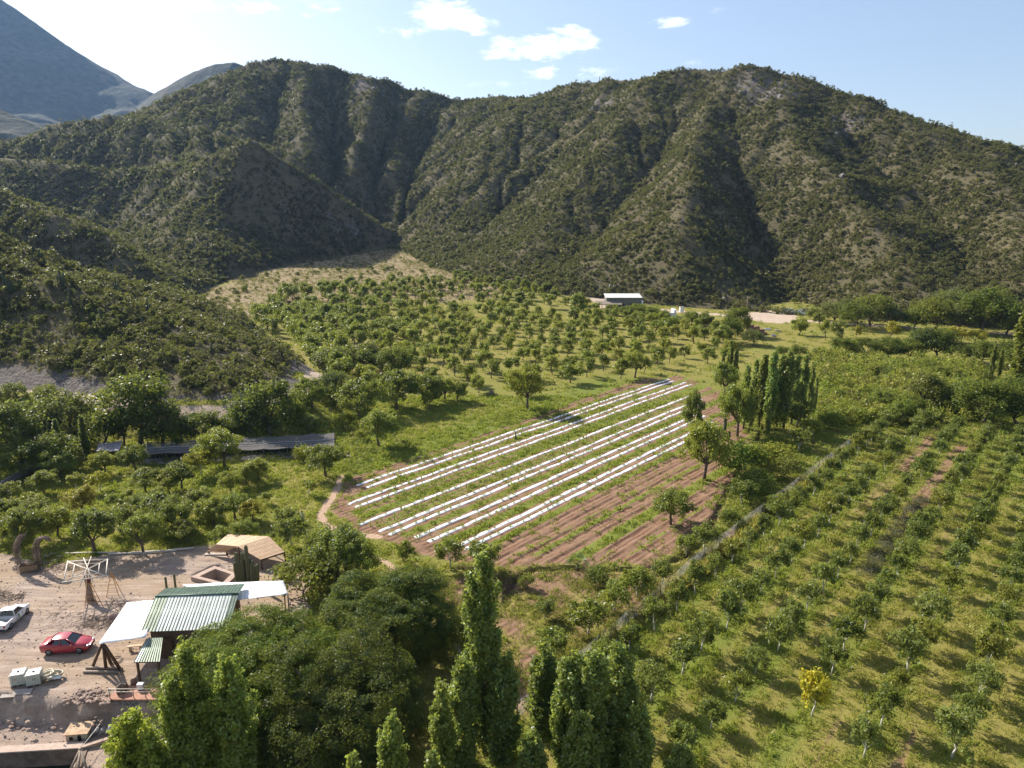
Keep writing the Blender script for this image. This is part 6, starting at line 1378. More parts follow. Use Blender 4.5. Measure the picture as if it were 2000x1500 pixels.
# --- main house: metal roof with white tarps
zr, ze, zk = 4.3, 3.1, 3.4
r0, r1 = Vector(G(303, 1165, zr)), Vector(G(466, 1160, zr)); e0, e1 = Vector(G(275, 1234, ze)), Vector(G(446, 1228, ze)); k0, k1 = Vector(G(323, 1149, zk)), Vector(G(479, 1140, zk))
hsx = thing('farm_house', 'house with a ribbed green and white metal roof between two white tarps', 'house', (e0.x, e0.y, 0)); L0 = Vector(hsx.location)
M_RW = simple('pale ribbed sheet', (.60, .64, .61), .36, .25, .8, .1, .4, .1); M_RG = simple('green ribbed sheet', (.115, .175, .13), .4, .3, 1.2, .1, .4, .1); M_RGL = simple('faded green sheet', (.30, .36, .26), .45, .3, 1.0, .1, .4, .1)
def sheets(a0, a1, b0, b1, n, mats, rib_mats, par, nr=2, th=.03):
    for i in range(n):
        u0, u1 = i / n, (i + 1) / n - .004; p0, p1, p2, p3 = a0.lerp(a1, u0), a0.lerp(a1, u1), b0.lerp(b1, u1), b0.lerp(b1, u0); s = MB().plate([p0, p1, p2, p3], th).build('roof_sheet', mats(i), par); up_n = (p1 - p0).cross(p3 - p0).normalized(); up_n = up_n if up_n.z > 0 else -up_n
        for w in range(nr):
            u = u0 + (u1 - u0) * (w + .2) / nr; mb = MB(); mb.tube([a0.lerp(a1, u) + up_n * .015, b0.lerp(b1, u) + up_n * .015], .026, 5); mb.build('rib', rib_mats(i), s)
rl = lambda p: p - L0
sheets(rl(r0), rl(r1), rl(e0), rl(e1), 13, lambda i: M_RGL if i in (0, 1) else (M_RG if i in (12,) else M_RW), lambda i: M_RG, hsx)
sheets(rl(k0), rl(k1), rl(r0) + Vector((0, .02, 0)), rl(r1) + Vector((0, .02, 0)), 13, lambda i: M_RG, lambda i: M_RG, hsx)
mb = MB(); mb.tube([rl(r0) + Vector((0, 0, .05)), rl(r1) + Vector((0, 0, .05))], .07, 6); mb.build('ridge_cap', M_RG, hsx)
wl_ = MB(); in0, in1 = rl(e0) + Vector((.5, .6, 0)), rl(e1) + Vector((-.5, .6, 0)); ik0, ik1 = rl(k0) + Vector((.5, -.5, 0)), rl(k1) + Vector((-.5, -.5, 0))
for a, b, h0, h1 in ((in0, in1, 3.05, 3.05), (in1, ik1, 3.05, 3.3), (ik1, ik0, 3.3, 3.3), (ik0, in0, 3.3, 3.05)):
    wl_.add([(a.x, a.y, -.2), (b.x, b.y, -.2), (b.x, b.y, h1), (a.x, a.y, h0)], [(0, 1, 2, 3)])
rr0 = rl(r1) + Vector((-.5, 0, -.1)); wl_.add([(in1.x, in1.y, 3.05), (ik1.x, ik1.y, 3.3), (rr0.x, rr0.y, rr0.z)], [(0, 1, 2)]); rr1 = rl(r0) + Vector((.5, 0, -.1)); wl_.add([(in0.x, in0.y, 3.05), (ik0.x, ik0.y, 3.3), (rr1.x, rr1.y, rr1.z)], [(0, 1, 2)])
wl_.build('wall', simple('dark adobe wall', (.16, .11, .085), .9, .3, 1.5), hsx)
dr = MB().box((in0.x + 1.4, in0.y - .04, 1.05), (1.0, .08, 2.1)).build('door', M_DKWOOD, hsx); MB().box((in0.x + 3.6, in0.y - .04, 1.5), (1.2, .08, 1.0)).build('window', M_GLASS, hsx)
# lean-to in front: roof with fewer sheets on a brown post
l0, l1, m0, m1 = Vector(G(286, 1247, 2.7)), Vector(G(318, 1245, 2.7)), Vector(G(261, 1293, 2.2)), Vector(G(312, 1292, 2.2))
lt_ = thing('porch', 'small green-ribbed lean-to porch roof on brown posts below the house', 'porch', (m0.x, m0.y, 0)); L1 = Vector(lt_.location)
sheets(l0 - L1, l1 - L1, m0 - L1, m1 - L1, 5, lambda i: M_RGL if i else M_RW, lambda i: M_RG, lt_, 2)
fp_ = gp(268, 1340)
for q, (a, b) in enumerate(((m0 + Vector((.25, .1, -.05)), 0), (m1 + Vector((-.2, .1, -.05)), 0))): p = a - L1; MB().box((p.x, p.y, p.z / 2 - .1), (.17, .17, p.z + .2)).build('post', M_DKWOOD, lt_)
mb = MB(); mb.tube([m0 - L1 + Vector((0, .1, -.1)), m1 - L1 + Vector((0, .1, -.1))], .08, 4); mb.build('beam', M_DKWOOD, lt_)
# tarps
def tarp(name, label, q, zs, sag=.25, n=10):
    c = [Vector(G(*p, z)) for p, z in zip(q, zs)]; o = MB(); V = []
    for i in range(n + 1):
        for j in range(n + 1):
            u, v = i / n, j / n; p = c[0].lerp(c[1], u).lerp(c[3].lerp(c[2], u), v); p.z -= sag * math.sin(math.pi * u) * math.sin(math.pi * v) - .04 * rng.normal() * (0 < i < n) * .5; V.append(p)
    o.add(V, [(i * (n + 1) + j, (i + 1) * (n + 1) + j, (i + 1) * (n + 1) + j + 1, i * (n + 1) + j + 1) for i in range(n) for j in range(n)], True); t = o.build(name, simple('white tarpaulin', (.86, .86, .86), .5, .03, 1.5, bump=.05)); t.modifiers.new('thick', 'SOLIDIFY').thickness = .02
    return tag(t, label, 'tarp'), c
tarp('white_tarp', 'large white tarp stretched from the house roof down to the log tripod', [(248, 1177), (304, 1172), (285, 1245), (192, 1258)], [3.3, 3.6, 3.1, 2.9])
tarp('white_tarp', 'white tarp spread behind and right of the green metal roof', [(357, 1142), (553, 1134), (562, 1160), (420, 1178)], [3.0, 3.2, 3.2, 3.0], .2)
for px, py, z_ in ((553, 1134, 3.2), (562, 1160, 3.2)): p = G(px, py, z_); t = tag(MB().tube([(p[0], p[1], -.2), (p[0], p[1], z_)], .07, 6).build('tarp_post', M_WOOD), 'wooden post under the far corner of the right tarp' if py < 1150 else 'wooden post under the near corner of the right tarp', 'post', 'posts of the right tarp')
# log tripod carrying the left tarp
ap = Vector(G(202, 1262, 2.75)); tp = thing('log_tripod', 'brown log trestle of crossed legs holding up the white tarp corner', 'trestle', (ap.x, ap.y, 0))
for (px, py) in ((180, 1302), (207, 1306), (236, 1308), (216, 1294)):
    f = gp(px, py); d_ = f - Vector((ap.x, ap.y, 0)); MB().tube([(d_.x, d_.y, f.z - .1), (d_.x * .1, d_.y * .1, 2.8)], [.15, .12], 7).build('leg', M_DKWOOD, tp)
for q, (a, b) in enumerate((((163, 1314), (232, 1316)), ((168, 1306), (240, 1309)))):
    A_, B_ = gp(*a), gp(*b); t = tag(MB().tube([A_ + Vector((0, 0, .14)), A_.lerp(B_, .5) + Vector((0, 0, .15)), B_ + Vector((0, 0, .14))], .12, 7).build('timber_log', M_WOOD), ['nearer of two long logs lying before the trestle', 'farther of two long logs lying before the trestle'][q], 'log', 'logs before the trestle')
b = gp(225, 1290); bk = thing('wire_coil', 'coil of wire or old wheel rims lying behind the trestle', 'coil', b)
for w in range(2): MB().tube([(.5 * math.cos(a * .5236) + .1 * w, .5 * math.sin(a * .5236), .08 + .05 * w) for a in range(13)], .035, 5, False).build('ring', M_WOOD, bk)
b = gp(265, 1270); bn = thing('log_bench', 'small plank bench under the tarp edge beside the lean-to', 'bench', b, .2); MB().box((0, 0, .48), (1.3, .35, .07)).build('seat', M_WOODL, bn); MB().box((-.45, 0, .22), (.12, .3, .45)).build('leg', M_WOODL, bn); MB().box((.45, 0, .22), (.12, .3, .45)).build('leg', M_WOODL, bn)
b = gp(222, 1208); tag(MB().blob((b.x, b.y, b.z + .15), (.55, .4, .45), 31, 9, .12).build('boulder', M_STONER), 'single pale boulder at the upper edge of the left tarp', 'boulder')

# --- timber canopy beside the cactus
M_PLK = [simple(f'fresh timber {i}', c_, .6, .18, 2.5, bump=.15) for i, c_ in enumerate([(.60, .40, .24), (.56, .36, .22), (.63, .44, .28)])]
PT = {n_: Vector(G(x_, y_, z_)) for n_, (x_, y_, z_) in dict(A=(445, 1043, 1.7), B=(526, 1048, 2.3), C=(556, 1078, 1.45), D=(509, 1093, 1.3), V=(464, 1067, 2.05), Y=(422, 1063, 1.5), X=(404, 1077, .4), W=(440, 1078, .5)).items()}
cp = thing('timber_canopy', 'low faceted canopy of fresh orange timber boards behind the tall cactus', 'canopy', (PT['D'].x, PT['D'].y, 0)); L2 = Vector(cp.location)
def boards(a0, a1, b0, b1, n, off=0):
    for i in range(n):
        u0, u1 = i / n, (i + 1) / n - .012; MB().plate([a0.lerp(a1, u0) - L2, a0.lerp(a1, u1) - L2, b0.lerp(b1, u1) - L2, b0.lerp(b1, u0) - L2], .05).build('roof_board', M_PLK[(i * 7 + off) % 3], cp)
boards(PT['Y'], PT['V'], PT['A'], PT['B'], 12); boards(PT['V'], PT['D'], PT['B'], PT['C'], 14, 1); boards(PT['Y'], PT['X'], PT['V'] - Vector((.05, 0, .02)), PT['W'], 7, 2)
for nm in ('A', 'B', 'C', 'D', 'X', 'W', 'V'):
    p = PT[nm] - L2; q = 0.06 * (nm in 'CD'); MB().tube([(p.x * .97 + q, p.y + .1, -.2), (p.x * .98, p.y + .05, p.z - .05)], .09, 6).build('post', M_DKWOOD, cp)
mb = MB(); mb.tube([PT['D'] - L2 + Vector((0, .05, -.1)), PT['C'] - L2 + Vector((-.05, 0, -.1))], .08, 5); mb.build('beam', M_DKWOOD, cp)
b = gp(422, 1083); tag(MB().box((b.x, b.y, b.z + .06), (2.6, .5, .14), .05).build('door_step', simple('pale concrete', (.50, .42, .35), .85)), 'pale concrete step along the low edge of the timber canopy', 'step')
# --- tall cactus cluster
b = gp(484, 1137); cc = thing('columnar_cactus', 'large many-stemmed cactus cluster between stone pit and timber canopy', 'cactus', b)
M_CACT2 = simple('ribbed cactus', (.15, .155, .075), .75, .25, 5, bump=.6)
hts = [3.5, 3.4, 4.4, 2.4, 2.6, 2.5, 2.3, 2.8, 2.2, 2.5, 2.4, 2.2, 2.3, 2.7, 2.0, 2.1, 1.6, 2.4, 2.5, 2.3]
for q, h_ in enumerate(hts):
    x_ = -1.35 + 2.7 * ((q * 7) % 20) / 19; y_ = .5 * math.sin(q * 2.1); 
    if q == 0: x_, y_ = -1.0, .1
    if q == 1: x_, y_ = -.45, .2
    if q == 2: x_, y_ = .15, 0
    bend = .12 * math.sin(q); mb = MB(); n = 12; path = [(x_ * .75, y_ * .7, -.2), (x_ * .95, y_, h_ * .25), (x_ + bend * .2, y_, h_ * .6), (x_, y_, h_ * .95), (x_, y_, h_)]; rad = [.16, .195, .19, .175, .09]; V = []
    for (cx, cy_, cz), r_ in zip(path, rad):
        for w in range(n): a = w * 2 * math.pi / n; rr = r_ * (1.12 if w % 2 else .86); V.append((cx + rr * math.cos(a), cy_ + rr * math.sin(a), cz))
    mb.add(V, [(i * n + w, i * n + (w + 1) % n, (i + 1) * n + (w + 1) % n, (i + 1) * n + w) for i in range(4) for w in range(n)] + [tuple(4 * n + w for w in range(n))]); mb.build('stem', M_CACT2, cc)
for q, (px, py, h_) in enumerate(((327, 1152, .9), (344, 1148, 1.0))): b = gp(px, py + 8); b.z = gz_at(b.x, b.y); t = tag(MB().tube([b, b + Vector((0, 0, h_ + 1.0)), b + Vector((0, 0, h_ + 1.1))], [.12, .12, .04], 8).build('young_cactus', M_CACT2), ['left young cactus rising behind the roof ridge', 'right young cactus rising behind the roof ridge'][q], 'cactus', 'young cacti behind the roof')
# --- stone pit
pw = thing('stone_pit', 'square walled pit of pinkish plaster sunk in the yard beside the cactus', 'pit', gp(419, 1130)); L3 = Vector(pw.location); L3.z = 0; pw.location = L3
op = [Vector((*G(*p, .45)[:2], 0)) for p in [(374, 1126), (419, 1105), (463, 1120), (440, 1143)]]; cm = sum(op, Vector()) / 4; ip_ = [p.lerp(cm, .30) for p in op]; oo = [p.lerp(cm, -.03) for p in op]
M_PLAST = simple('pink plaster', (.46, .34, .27), .85, .22, 2)
for i in range(4):
    j = (i + 1) % 4; a, b, c_, d_ = oo[i] - L3, oo[j] - L3, ip_[j] - L3, ip_[i] - L3
    MB().prism([(a.x, a.y), (b.x, b.y), (c_.x, c_.y), (d_.x, d_.y)], -1.5, .42 + .002 * i).build('pit_wall', M_PLAST, pw)
MB().add([(*(p - L3)[:2], -.75) for p in [q.lerp(cm, -.05) for q in ip_]], [(0, 1, 2, 3)]).build('pit_floor', simple('pit floor', (.36, .30, .22), .9), pw)

# --- wooden frame sculpture, ladders, branch arches
zc = 3.0; fc = [Vector(G(x_, y_, z_)) for x_, y_, z_ in ((132, 1097, 3.1), (210, 1092, 3.2), (207, 1125, 3.0), (124, 1137, 2.9))]; cf = sum(fc, Vector()) / 4; foot_ = gp(177, 1174)
fs = thing('wooden_frame', 'open lattice of whitish poles raised on a rough trunk post in the yard', 'frame', foot_); L4 = Vector(fs.location); M_PALE = simple('peeled pale pole', (.62, .56, .48), .7, .2, 4)
def pole(a, b, r_=.05, m=None, par=None, nm='pole', base=None): return MB().tube([a - base, b - base], r_, 6).build(nm, m or M_PALE, par)
for i in range(4): pole(fc[i], fc[(i + 1) % 4].lerp(fc[i], -.04), .06, None, fs, 'pole', L4)
inn = [p.lerp(cf, .38) for p in fc]
for i in range(4): pole(inn[i], inn[(i + 1) % 4], .05, None, fs, 'pole', L4)
pole(fc[0], fc[2], .06, None, fs, 'pole', L4); pole(fc[1], fc[3], .06, None, fs, 'pole', L4)
pole(Vector(G(178, 1087, 3.3)), Vector(G(156, 1146, 2.9)), .045, None, fs, 'pole', L4); pole(Vector(G(163, 1089, 3.3)), Vector(G(182, 1136, 2.9)), .045, None, fs, 'pole', L4)
tc_ = Vector((foot_.x, foot_.y, 0)) + (Vector((cf.x, cf.y, 0)) - Vector((foot_.x, foot_.y, 0))) * .7
for q in range(6): a = q * 1.05; MB().tube([(.28 * math.cos(a), .28 * math.sin(a), -.1), (.12 * math.cos(a + .5), .12 * math.sin(a + .5), 1.5), (tc_.x - foot_.x + .35 * math.cos(a), tc_.y - foot_.y + .35 * math.sin(a), 2.85)], [.16, .12, .08], 6).build('trunk_pole', M_WOOD, fs)
M_YEL = simple('orange ladder paint', (.58, .27, .06), .5, .2, 4)
def ladder(name, label, apex, f1, f2, f3):
    t = thing(name, label, 'ladder', f1); o_ = Vector(f1)
    for f in (f1, f2, f3): MB().tube([f - o_, apex - o_], .035, 5).build('rail', M_YEL, t)
    for w in range(1, 6): u = w / 6; MB().tube([f1.lerp(apex, u) - o_, f2.lerp(apex, u) - o_], .025, 5).build('rung', M_YEL, t)
a_ = Vector(G(217, 1117, 0)); f1 = gp(208, 1166); f2 = gp(232, 1164); ap_ = GY(217, 1117, (f1.y + f2.y) / 2 + .3); ladder('step_ladder', 'orange tripod ladder standing free beside the wooden frame', Vector(ap_), f1, f2, f1.lerp(f2, .6) + Vector((.3, .9, 0)))
f1 = gp(166, 1188); f2 = gp(201, 1184); ap_ = Vector((tc_.x + .2, tc_.y - .3, 2.6)); ladder('step_ladder', 'orange ladder leaning against the post of the wooden frame', ap_, f1, f2, f1.lerp(f2, .5) + Vector((.1, .5, 0)))
MB().blob((ap_.x + .2, ap_.y - .2, 2.1), (.2, .18, .42), 44, 8, .15).build('cloth_bag', simple('dark red cloth', (.16, .04, .035), .8)); tag(bpy.data.objects['cloth_bag'], 'dark red bag hanging high on the leaning ladder', 'bag')
M_TWIG = [simple('twig light', (.34, .27, .21), .9), simple('twig dark', (.17, .125, .095), .9)]
def twig_arch(label, pts, w, seed, nt_=70):
    r_ = random.Random(seed); t = thing('branch_arch', label, 'sculpture', pts[0]); o_ = Vector(pts[0])
    for g_ in range(2):
        mb = MB()
        for i in range(nt_ // 2):
            s0 = r_.random() * .75; n = 5; path = []; a = r_.random() * 6.28; d0 = w * math.sqrt(r_.random())
            for q in range(n):
                u = min(.999, s0 + .35 * q / (n - 1)) * (len(pts) - 1); k_ = int(u); p = pts[k_].lerp(pts[k_ + 1], u - k_); path.append(p - o_ + Vector((math.cos(a + q * .4), math.sin(a + q * .4), 0)) * d0 * (1.1 - .35 * u / len(pts)) + Vector((r_.gauss(0, .03), r_.gauss(0, .03), r_.gauss(0, .05))))
            mb.tube(path, [.035, .03, .028, .022, .012], 4, False)
        mb.build('twigs', M_TWIG[g_], t, kind='stuff')
b = gp(34, 1112); twig_arch('twisted branch arch rising at the left of the log bench', [b, Vector(GY(32, 1085, b.y)), Vector(GY(31, 1066, b.y)), Vector(GY(38, 1052, b.y)), Vector(GY(47, 1042, b.y + .2))], .42, 1, 90)
b = gp(78, 1108); twig_arch('twisted branch arch hooked over at the right of the log bench', [b, Vector(GY(72, 1082, b.y)), Vector(GY(69, 1066, b.y)), Vector(GY(77, 1050, b.y)), Vector(GY(90, 1048, b.y)), Vector(GY(98, 1058, b.y))], .42, 2, 90)
b = gp(57, 1117); bn = thing('log_bench', 'wooden block bench between the two branch arches', 'bench', b, .35); MB().box((0, .2, .4), (1.7, .7, .8)).build('block', simple('tan timber', (.30, .20, .11), .8), bn); 
for q in range(6): MB().tube([(-.85, -.1 + .13 * q, .85), (.85, -.1 + .13 * q, .86)], .06, 5).build('slat', M_DKWOOD, bn)
for q, (a, b, r_) in enumerate((((128, 1083), (236, 1081), .13), ((212, 1084), (300, 1081), .12), ((272, 1081), (345, 1077), .13), ((318, 1079), (380, 1072), .14))):
    A_, B_ = gp(*a), gp(*b); t = thing('border_log', f'pale log, {nth(q + 1)} from the left of the row bordering the yard', 'log', A_, 0, 'logs bordering the yard'); MB().tube([Vector((0, 0, r_)), (B_ - A_) * .5 + Vector((0, .05, r_ * 1.1)), B_ - A_ + Vector((0, 0, r_ * .9))], [r_, r_ * .95, r_ * .8], 8).build('log', M_PALE, t)
def brush(label, px, py, rx, ry, n, hmax, seed, thick=.03, par=1):
    r_ = random.Random(seed); c_ = gp(px, py); t = thing('brush_pile', label, 'brush pile', c_)
    for g_ in range(2):
        mb = MB()
        for i in range(n // 2):
            a = r_.random() * 6.28; q = math.sqrt(r_.random()); p = Vector((rx * q * math.cos(a), ry * q * math.sin(a), hmax * (1 - q) * r_.random() + .03)); dr = r_.random() * 6.28; ln = r_.uniform(.5, 1.5); d_ = Vector((math.cos(dr), math.sin(dr), r_.uniform(-.1, .25))) * ln; p.z = max(p.z, .03)
            e_ = p + d_; e_.z = max(.03, e_.z); m_ = p.lerp(e_, .5) + Vector((r_.gauss(0, .1), r_.gauss(0, .1), r_.random() * .1)); mb.tube([p, m_, e_], [thick, thick * .8, thick * .35], 4, False)
        mb.build('branches', M_TWIG[g_], t, kind='stuff')
brush('tangle of branches around the foot of the right branch arch', 85, 1108, 2.2, 1.2, 90, .5, 3); brush('pile of cut branches behind the wooden frame', 160, 1105, 2.6, 1.2, 110, .6, 4); brush('thin dry branches strewn in the middle of the yard', 145, 1215, 2.6, 1.3, 46, .15, 5, .025); brush('dark heap of branches beside the upper left corner of the tarp', 200, 1218, 1.8, 1.0, 90, .4, 6); brush('bundle of poles lying above the white pickup', 32, 1166, .9, .8, 24, .2, 7, .045); brush('dark brush heap at the left edge above the pickup', -8, 1165, 1.6, 1.2, 80, .7, 8); brush('loose sticks between wooden frame and pickup', 110, 1195, 1.6, 1.5, 14, .08, 9, .025); brush('branches beside the free-standing ladder foot', 228, 1182, 1.2, .6, 40, .2, 10, .022)
for q, (px, py) in enumerate(((92, 1090), (104, 1085), (118, 1090), (108, 1098))): b = gp(px, py); t = tag(MB().tube([b + Vector((-.3, 0, .16)), b + Vector((.3, .1, .16))], .16, 8).build('cut_log', M_WOOD), f'short cut log, {nth(q + 1)} from the left between arch and border logs', 'log', 'short cut logs by the arch')

# --- bank, terrace, basin
rs = MB(); r_ = random.Random(77)
for i in range(230):
    px, py = (r_.uniform(125, 220), r_.gauss(1366, 6)) if i < 110 else (r_.uniform(0, 200), r_.uniform(1405, 1428)) if i < 170 else (r_.uniform(150, 215), r_.gauss(1350, 4)) if i < 195 else (r_.uniform(170, 330), r_.uniform(1400, 1470))
    b = gp(px, py)
    if abs(px - 151) < 26 and py > 1400: continue
    s = .06 + .15 * r_.random() ** 2; rs.blob((b.x, b.y, b.z + s * .3), (s * 1.2, s, s * .75), i, 6, .22)
rs.build('rubble', M_STONER, None, kind='stuff')
ring_ = thing('stone_ring', 'ring of piled reddish stones on the terrace above the model house', 'stone ring', gp(205, 1418)); L5 = Vector(ring_.location)
for i in range(34): a = i / 34 * 6.283; w = i % 2; q = Vector((1.35 * math.cos(a), .85 * math.sin(a), .12 + .22 * w)); o = link('stone', stm[i % 5], ring_); o.location = q; o.rotation_euler = (0, .2 * w, a); o.scale = (.8, .9, 1.0)
tw0, tw1 = Vector(G(214, 1364)), Vector(G(330, 1364)); tw = thing('retaining_wall', 'stone retaining wall with railing under the lean-to terrace', 'wall', (tw0.x, tw0.y - .15, 0)); L6 = Vector(tw.location); Lw = (tw1 - tw0).length
for lv in range(7):
    for i in range(int(Lw / .48)):
        o = link('stone', stm[(i + lv) % 5], tw); o.location = (.24 + .48 * i + .2 * (lv % 2), 0, -1.95 + .29 * lv); o.scale = (.75, .8, .9); o.rotation_euler = (rng.normal() * .1, rng.normal() * .1, rng.normal() * .1)
MB().box((Lw / 2, .75, .06), (Lw, 1.8, .14)).build('terrace_paving', simple('terracotta paving', (.42, .22, .15), .8, .25, 3), tw)
for i in range(7): MB().tube([(.1 + i * 1.0, .05, .1), (.1 + i * 1.0, .05, 1.0)], .035, 6).build('railing_post', M_WOOD, tw)
for h_ in (.7, .98): MB().tube([(.0, .05, h_), (Lw, .05, h_)], .028, 6).build('rail', M_PALE, tw)
b = gp(239, 1355); bsh = tag(MB().blob((b.x, b.y, .45), (.5, .45, .5), 5, 9, .25).build('dark_bush', M_TWIG[1]), 'small dark brown bush in the corner of the railing', 'bush')
b = gp(262, 1338); tag(MB().tube([b, b + Vector((0, 0, .5))], [.2, .26], 10).build('flower_pot', M_BRICK), 'clay pot beside the porch post', 'pot'); b = gp(276, 1350); tag(MB().box((b.x, b.y, .45), (.5, .35, .5)).build('white_box', M_WHITE), 'white box standing on the terrace at the railing', 'box')
Wz = -2.0; wa, wb2_ = Vector(G(-160, 1474, Wz + .28)), Vector(G(161, 1455, Wz + .28)); bw = thing('basin_wall', 'long plastered wall along the far side of the water basin', 'wall', (wa.x, wa.y, 0)); L7 = Vector(bw.location); dv = wb2_ - wa; n_ = Vector((-dv.y, dv.x, 0)).normalized()
q0, q1 = Vector((0, 0, 0)), Vector((dv.x, dv.y, 0)); MB().prism([(p.x, p.y) for p in (q0 - n_ * .25, q1 - n_ * .25, q1 + n_ * .35, q0 + n_ * .35)], -5.6, Wz + .2).build('wall_face', simple('stained brown plaster', (.22, .165, .125), .9, .5, 1.2), bw); MB().prism([(p.x, p.y) for p in (q0 - n_ * .33, q1 - n_ * .33, q1 + n_ * .4, q0 + n_ * .4)], Wz + .202, Wz + .30).build('coping', simple('pale pink coping', (.50, .38, .31), .85, .2, 2), bw)
sidew = [wb2_ - n_ * .2, Vector(G(150, 1500, Wz)), Vector(G(130, 1540, Wz))]; MB().prism([(sidew[0].x - L7.x, sidew[0].y - L7.y), (sidew[2].x - L7.x, sidew[2].y - L7.y), (sidew[2].x - L7.x + .5, sidew[2].y - L7.y), (sidew[0].x - L7.x + .5, sidew[0].y - L7.y)], -5.6, Wz + .12).build('side_wall', simple('stained brown plaster', (.22, .165, .125), .9), bw)
k = N('green water'); M_WATER = k.done(k.principled((.012, .025, .014), .08, 0, .5, k.bump(k.noise(4, 3, .5, k.pos()), .15, .03)))
link('water', new_mesh('water', [(-75, 36, WATER_Z), (sidew[0].x + .3, 36, WATER_Z), (sidew[0].x + .3, BASIN_Y + .4, WATER_Z), (-75, BASIN_Y + .4, WATER_Z)], [(0, 1, 2, 3)], M_WATER), kind='structure')
cwp = [Vector(G(x_, y_, Wz + .2)) for x_, y_ in ((160, 1460), (185, 1452), (212, 1443), (235, 1436))]; cw2 = thing('low_wall', 'low reddish plastered kerb curving from the model house to the trees', 'wall', cwp[0]); 
for a, b in zip(cwp[:-1], cwp[1:]): a2, b2 = a - cwp[0], b - cwp[0]; MB().plate([a2 + Vector((0, .18, .1)), b2 + Vector((0, .18, .1)), b2 + Vector((0, -.18, .1)), a2 + Vector((0, -.18, .1))], .5).build('kerb', M_PLAST, cw2)
b = gp(151, 1448); b.z = gz_at(b.x, b.y); mh = thing('model_house', 'small stone model house with flat pale roof and dark openings', 'small house', (b.x, b.y + .1, b.z), .12)
M_CREAM = simple('cream plaster', (.52, .44, .32), .85, .2, 3); MB().box((0, .35, .36), (1.62, 1.0, .8)).build('wall', M_CREAM, mh); MB().plate([(-.92, -.28, .80), (.92, -.28, .80), (1.0, 1.05, .95), (-.84, 1.05, .95)], .1).build('roof', simple('stained pale roof', (.58, .42, .27), .8, .3, 3, col2=(.40, .25, .15)), mh)
MB().box((-.42, -.16, .34), (.26, .06, .3)).build('window', M_BLACK, mh); MB().box((.22, -.16, .26), (.28, .06, .42)).build('door', M_BLACK, mh); MB().tube([(.22, -.13, .47), (.22, -.19, .47)], .14, 12).build('door_arch', M_BLACK, mh)
# log tripod with cable at the bottom
tt = Vector(GY(157, 1462, 47.3)); tr_ = thing('pole_tripod', 'lashed log tripod at the basin corner holding a cable', 'tripod', (tt.x, tt.y, 0))
for (px, py) in ((135, 1510), (172, 1512), (150, 1520)): f = Vector(G(px, py, Wz)) - Vector(tr_.location); MB().tube([f, Vector((0, 0, tt.z)) + (Vector((0, 0, tt.z)) - f) * .04], [.11, .08], 7).build('leg', M_WOOD, tr_)
MB().tube([(0, 0, tt.z - .15), (0, 0, tt.z + .05)], .14, 8).build('lashing', M_TWIG[0], tr_)
ce = Vector(GY(247, 1334, 54.5)); pts = [tt.lerp(ce, u) + Vector((0, 0, -.25 * math.sin(math.pi * u))) for u in np.linspace(0, 1, 14)]; tag(MB().tube(pts, .022, 5, False).build('cable', M_METAL), 'thin cable strung from the pole tripod up to the porch', 'cable')

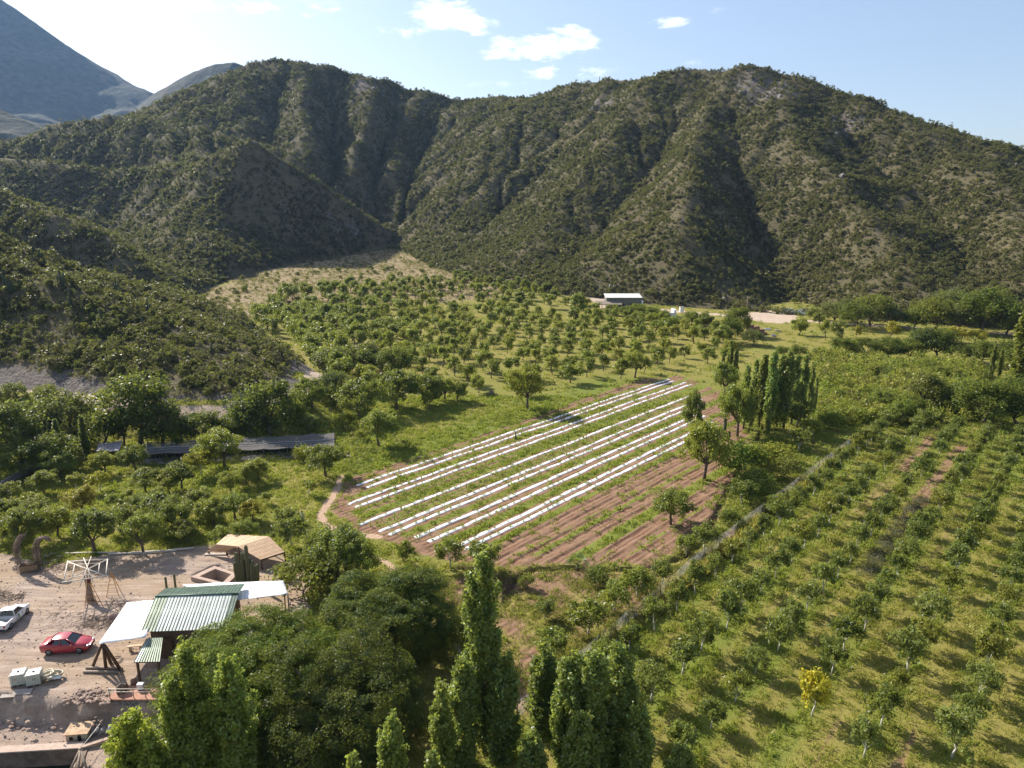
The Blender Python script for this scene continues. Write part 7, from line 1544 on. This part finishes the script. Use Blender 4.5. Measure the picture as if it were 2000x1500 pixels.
# ------------------------------------------------------------------ two people on the grass by the path
def person(label, foot_pt, rz, top_c, leg_c, seed, stride):
    t = thing('person', label, 'person', foot_pt, rz); me = bpy.data.meshes.new('body')
    J = [(0, 0, .95), (0, 0, 1.2), (0, .01, 1.42), (0, .02, 1.52), (0, .03, 1.66), (0, .02, 1.74), (-.1, 0, .9), (-.11, stride, .5), (-.11, -stride * .3, .08), (-.11, .14 - stride * .3, .04), (.1, 0, .9), (.11, -stride * .6, .5), (.11, -stride * 1.2, .1), (.11, .12 - stride * 1.2, .04), (-.19, 0, 1.40), (-.25, -.05, 1.13), (-.24, .1, .9), (-.24, .14, .82), (.19, 0, 1.40), (.26, .02, 1.13), (.25, .16, .92), (.25, .2, .84)]
    Ed = [(0, 1), (1, 2), (2, 3), (3, 4), (4, 5), (0, 6), (6, 7), (7, 8), (8, 9), (0, 10), (10, 11), (11, 12), (12, 13), (2, 14), (14, 15), (15, 16), (16, 17), (2, 18), (18, 19), (19, 20), (20, 21)]
    Rd = [.14, .13, .13, .055, .1, .085, .1, .065, .045, .04, .1, .065, .045, .04, .06, .045, .035, .035, .06, .045, .035, .035]
    me.from_pydata(J, Ed, []); o = link('body', me, t); sk = o.modifiers.new('skin', 'SKIN'); sb = o.modifiers.new('sub', 'SUBSURF'); sb.levels = sb.render_levels = 2
    if not me.skin_vertices: me.skin_vertices.new()
    for i, r__ in enumerate(Rd): me.skin_vertices[0].data[i].radius = (r__, r__ * (.75 if i in (0, 1, 2) else 1)); me.skin_vertices[0].data[i].use_root = i == 0
    k = N('clothes ' + label[:12]); s = k.n('ShaderNodeSeparateXYZ'); k.set(s.inputs[0], k.obj()); z_ = s.outputs[2]
    c_ = k.mix(k.math('GREATER_THAN', z_, .95), leg_c, top_c); c_ = k.mix(k.math('GREATER_THAN', z_, 1.5), c_, (.36, .22, .15)); c_ = k.mix(k.math('LESS_THAN', z_, .09), c_, (.05, .04, .03)); me.materials.append(k.done(k.principled(c_, .8)))
    hb = MB().blob((0, .015, 1.72), (.115, .125, .10), seed, 10, .04); hb.build('hair', simple('dark hair', (.02, .015, .012), .7), t)
    for x_ in (-.035, .035): MB().blob((x_, .12, 1.68), (.012, .01, .012), 1, 6, 0).build('eye', M_BLACK, t)
    MB().blob((0, .135, 1.655), (.014, .02, .02), 2, 6, 0).build('nose', simple('skin', (.36, .22, .15), .6), t)
    MB().box((0, .122, 1.612), (.05, .01, .012)).build('mouth', simple('lips', (.25, .10, .08), .6), t)
    return t
b = gp(584, 1024); person('person in dark clothes standing left of the one in a light top', b, 2.6, (.025, .03, .045), (.03, .03, .045), 1, .06)
b = gp(591, 1023); person('person in a light grey top and dark trousers beside the field path', b, -2.4, (.55, .57, .60), (.03, .035, .06), 2, .12)
print('script seconds', round(time.time() - T0, 1), 'objects', len(bpy.data.objects))
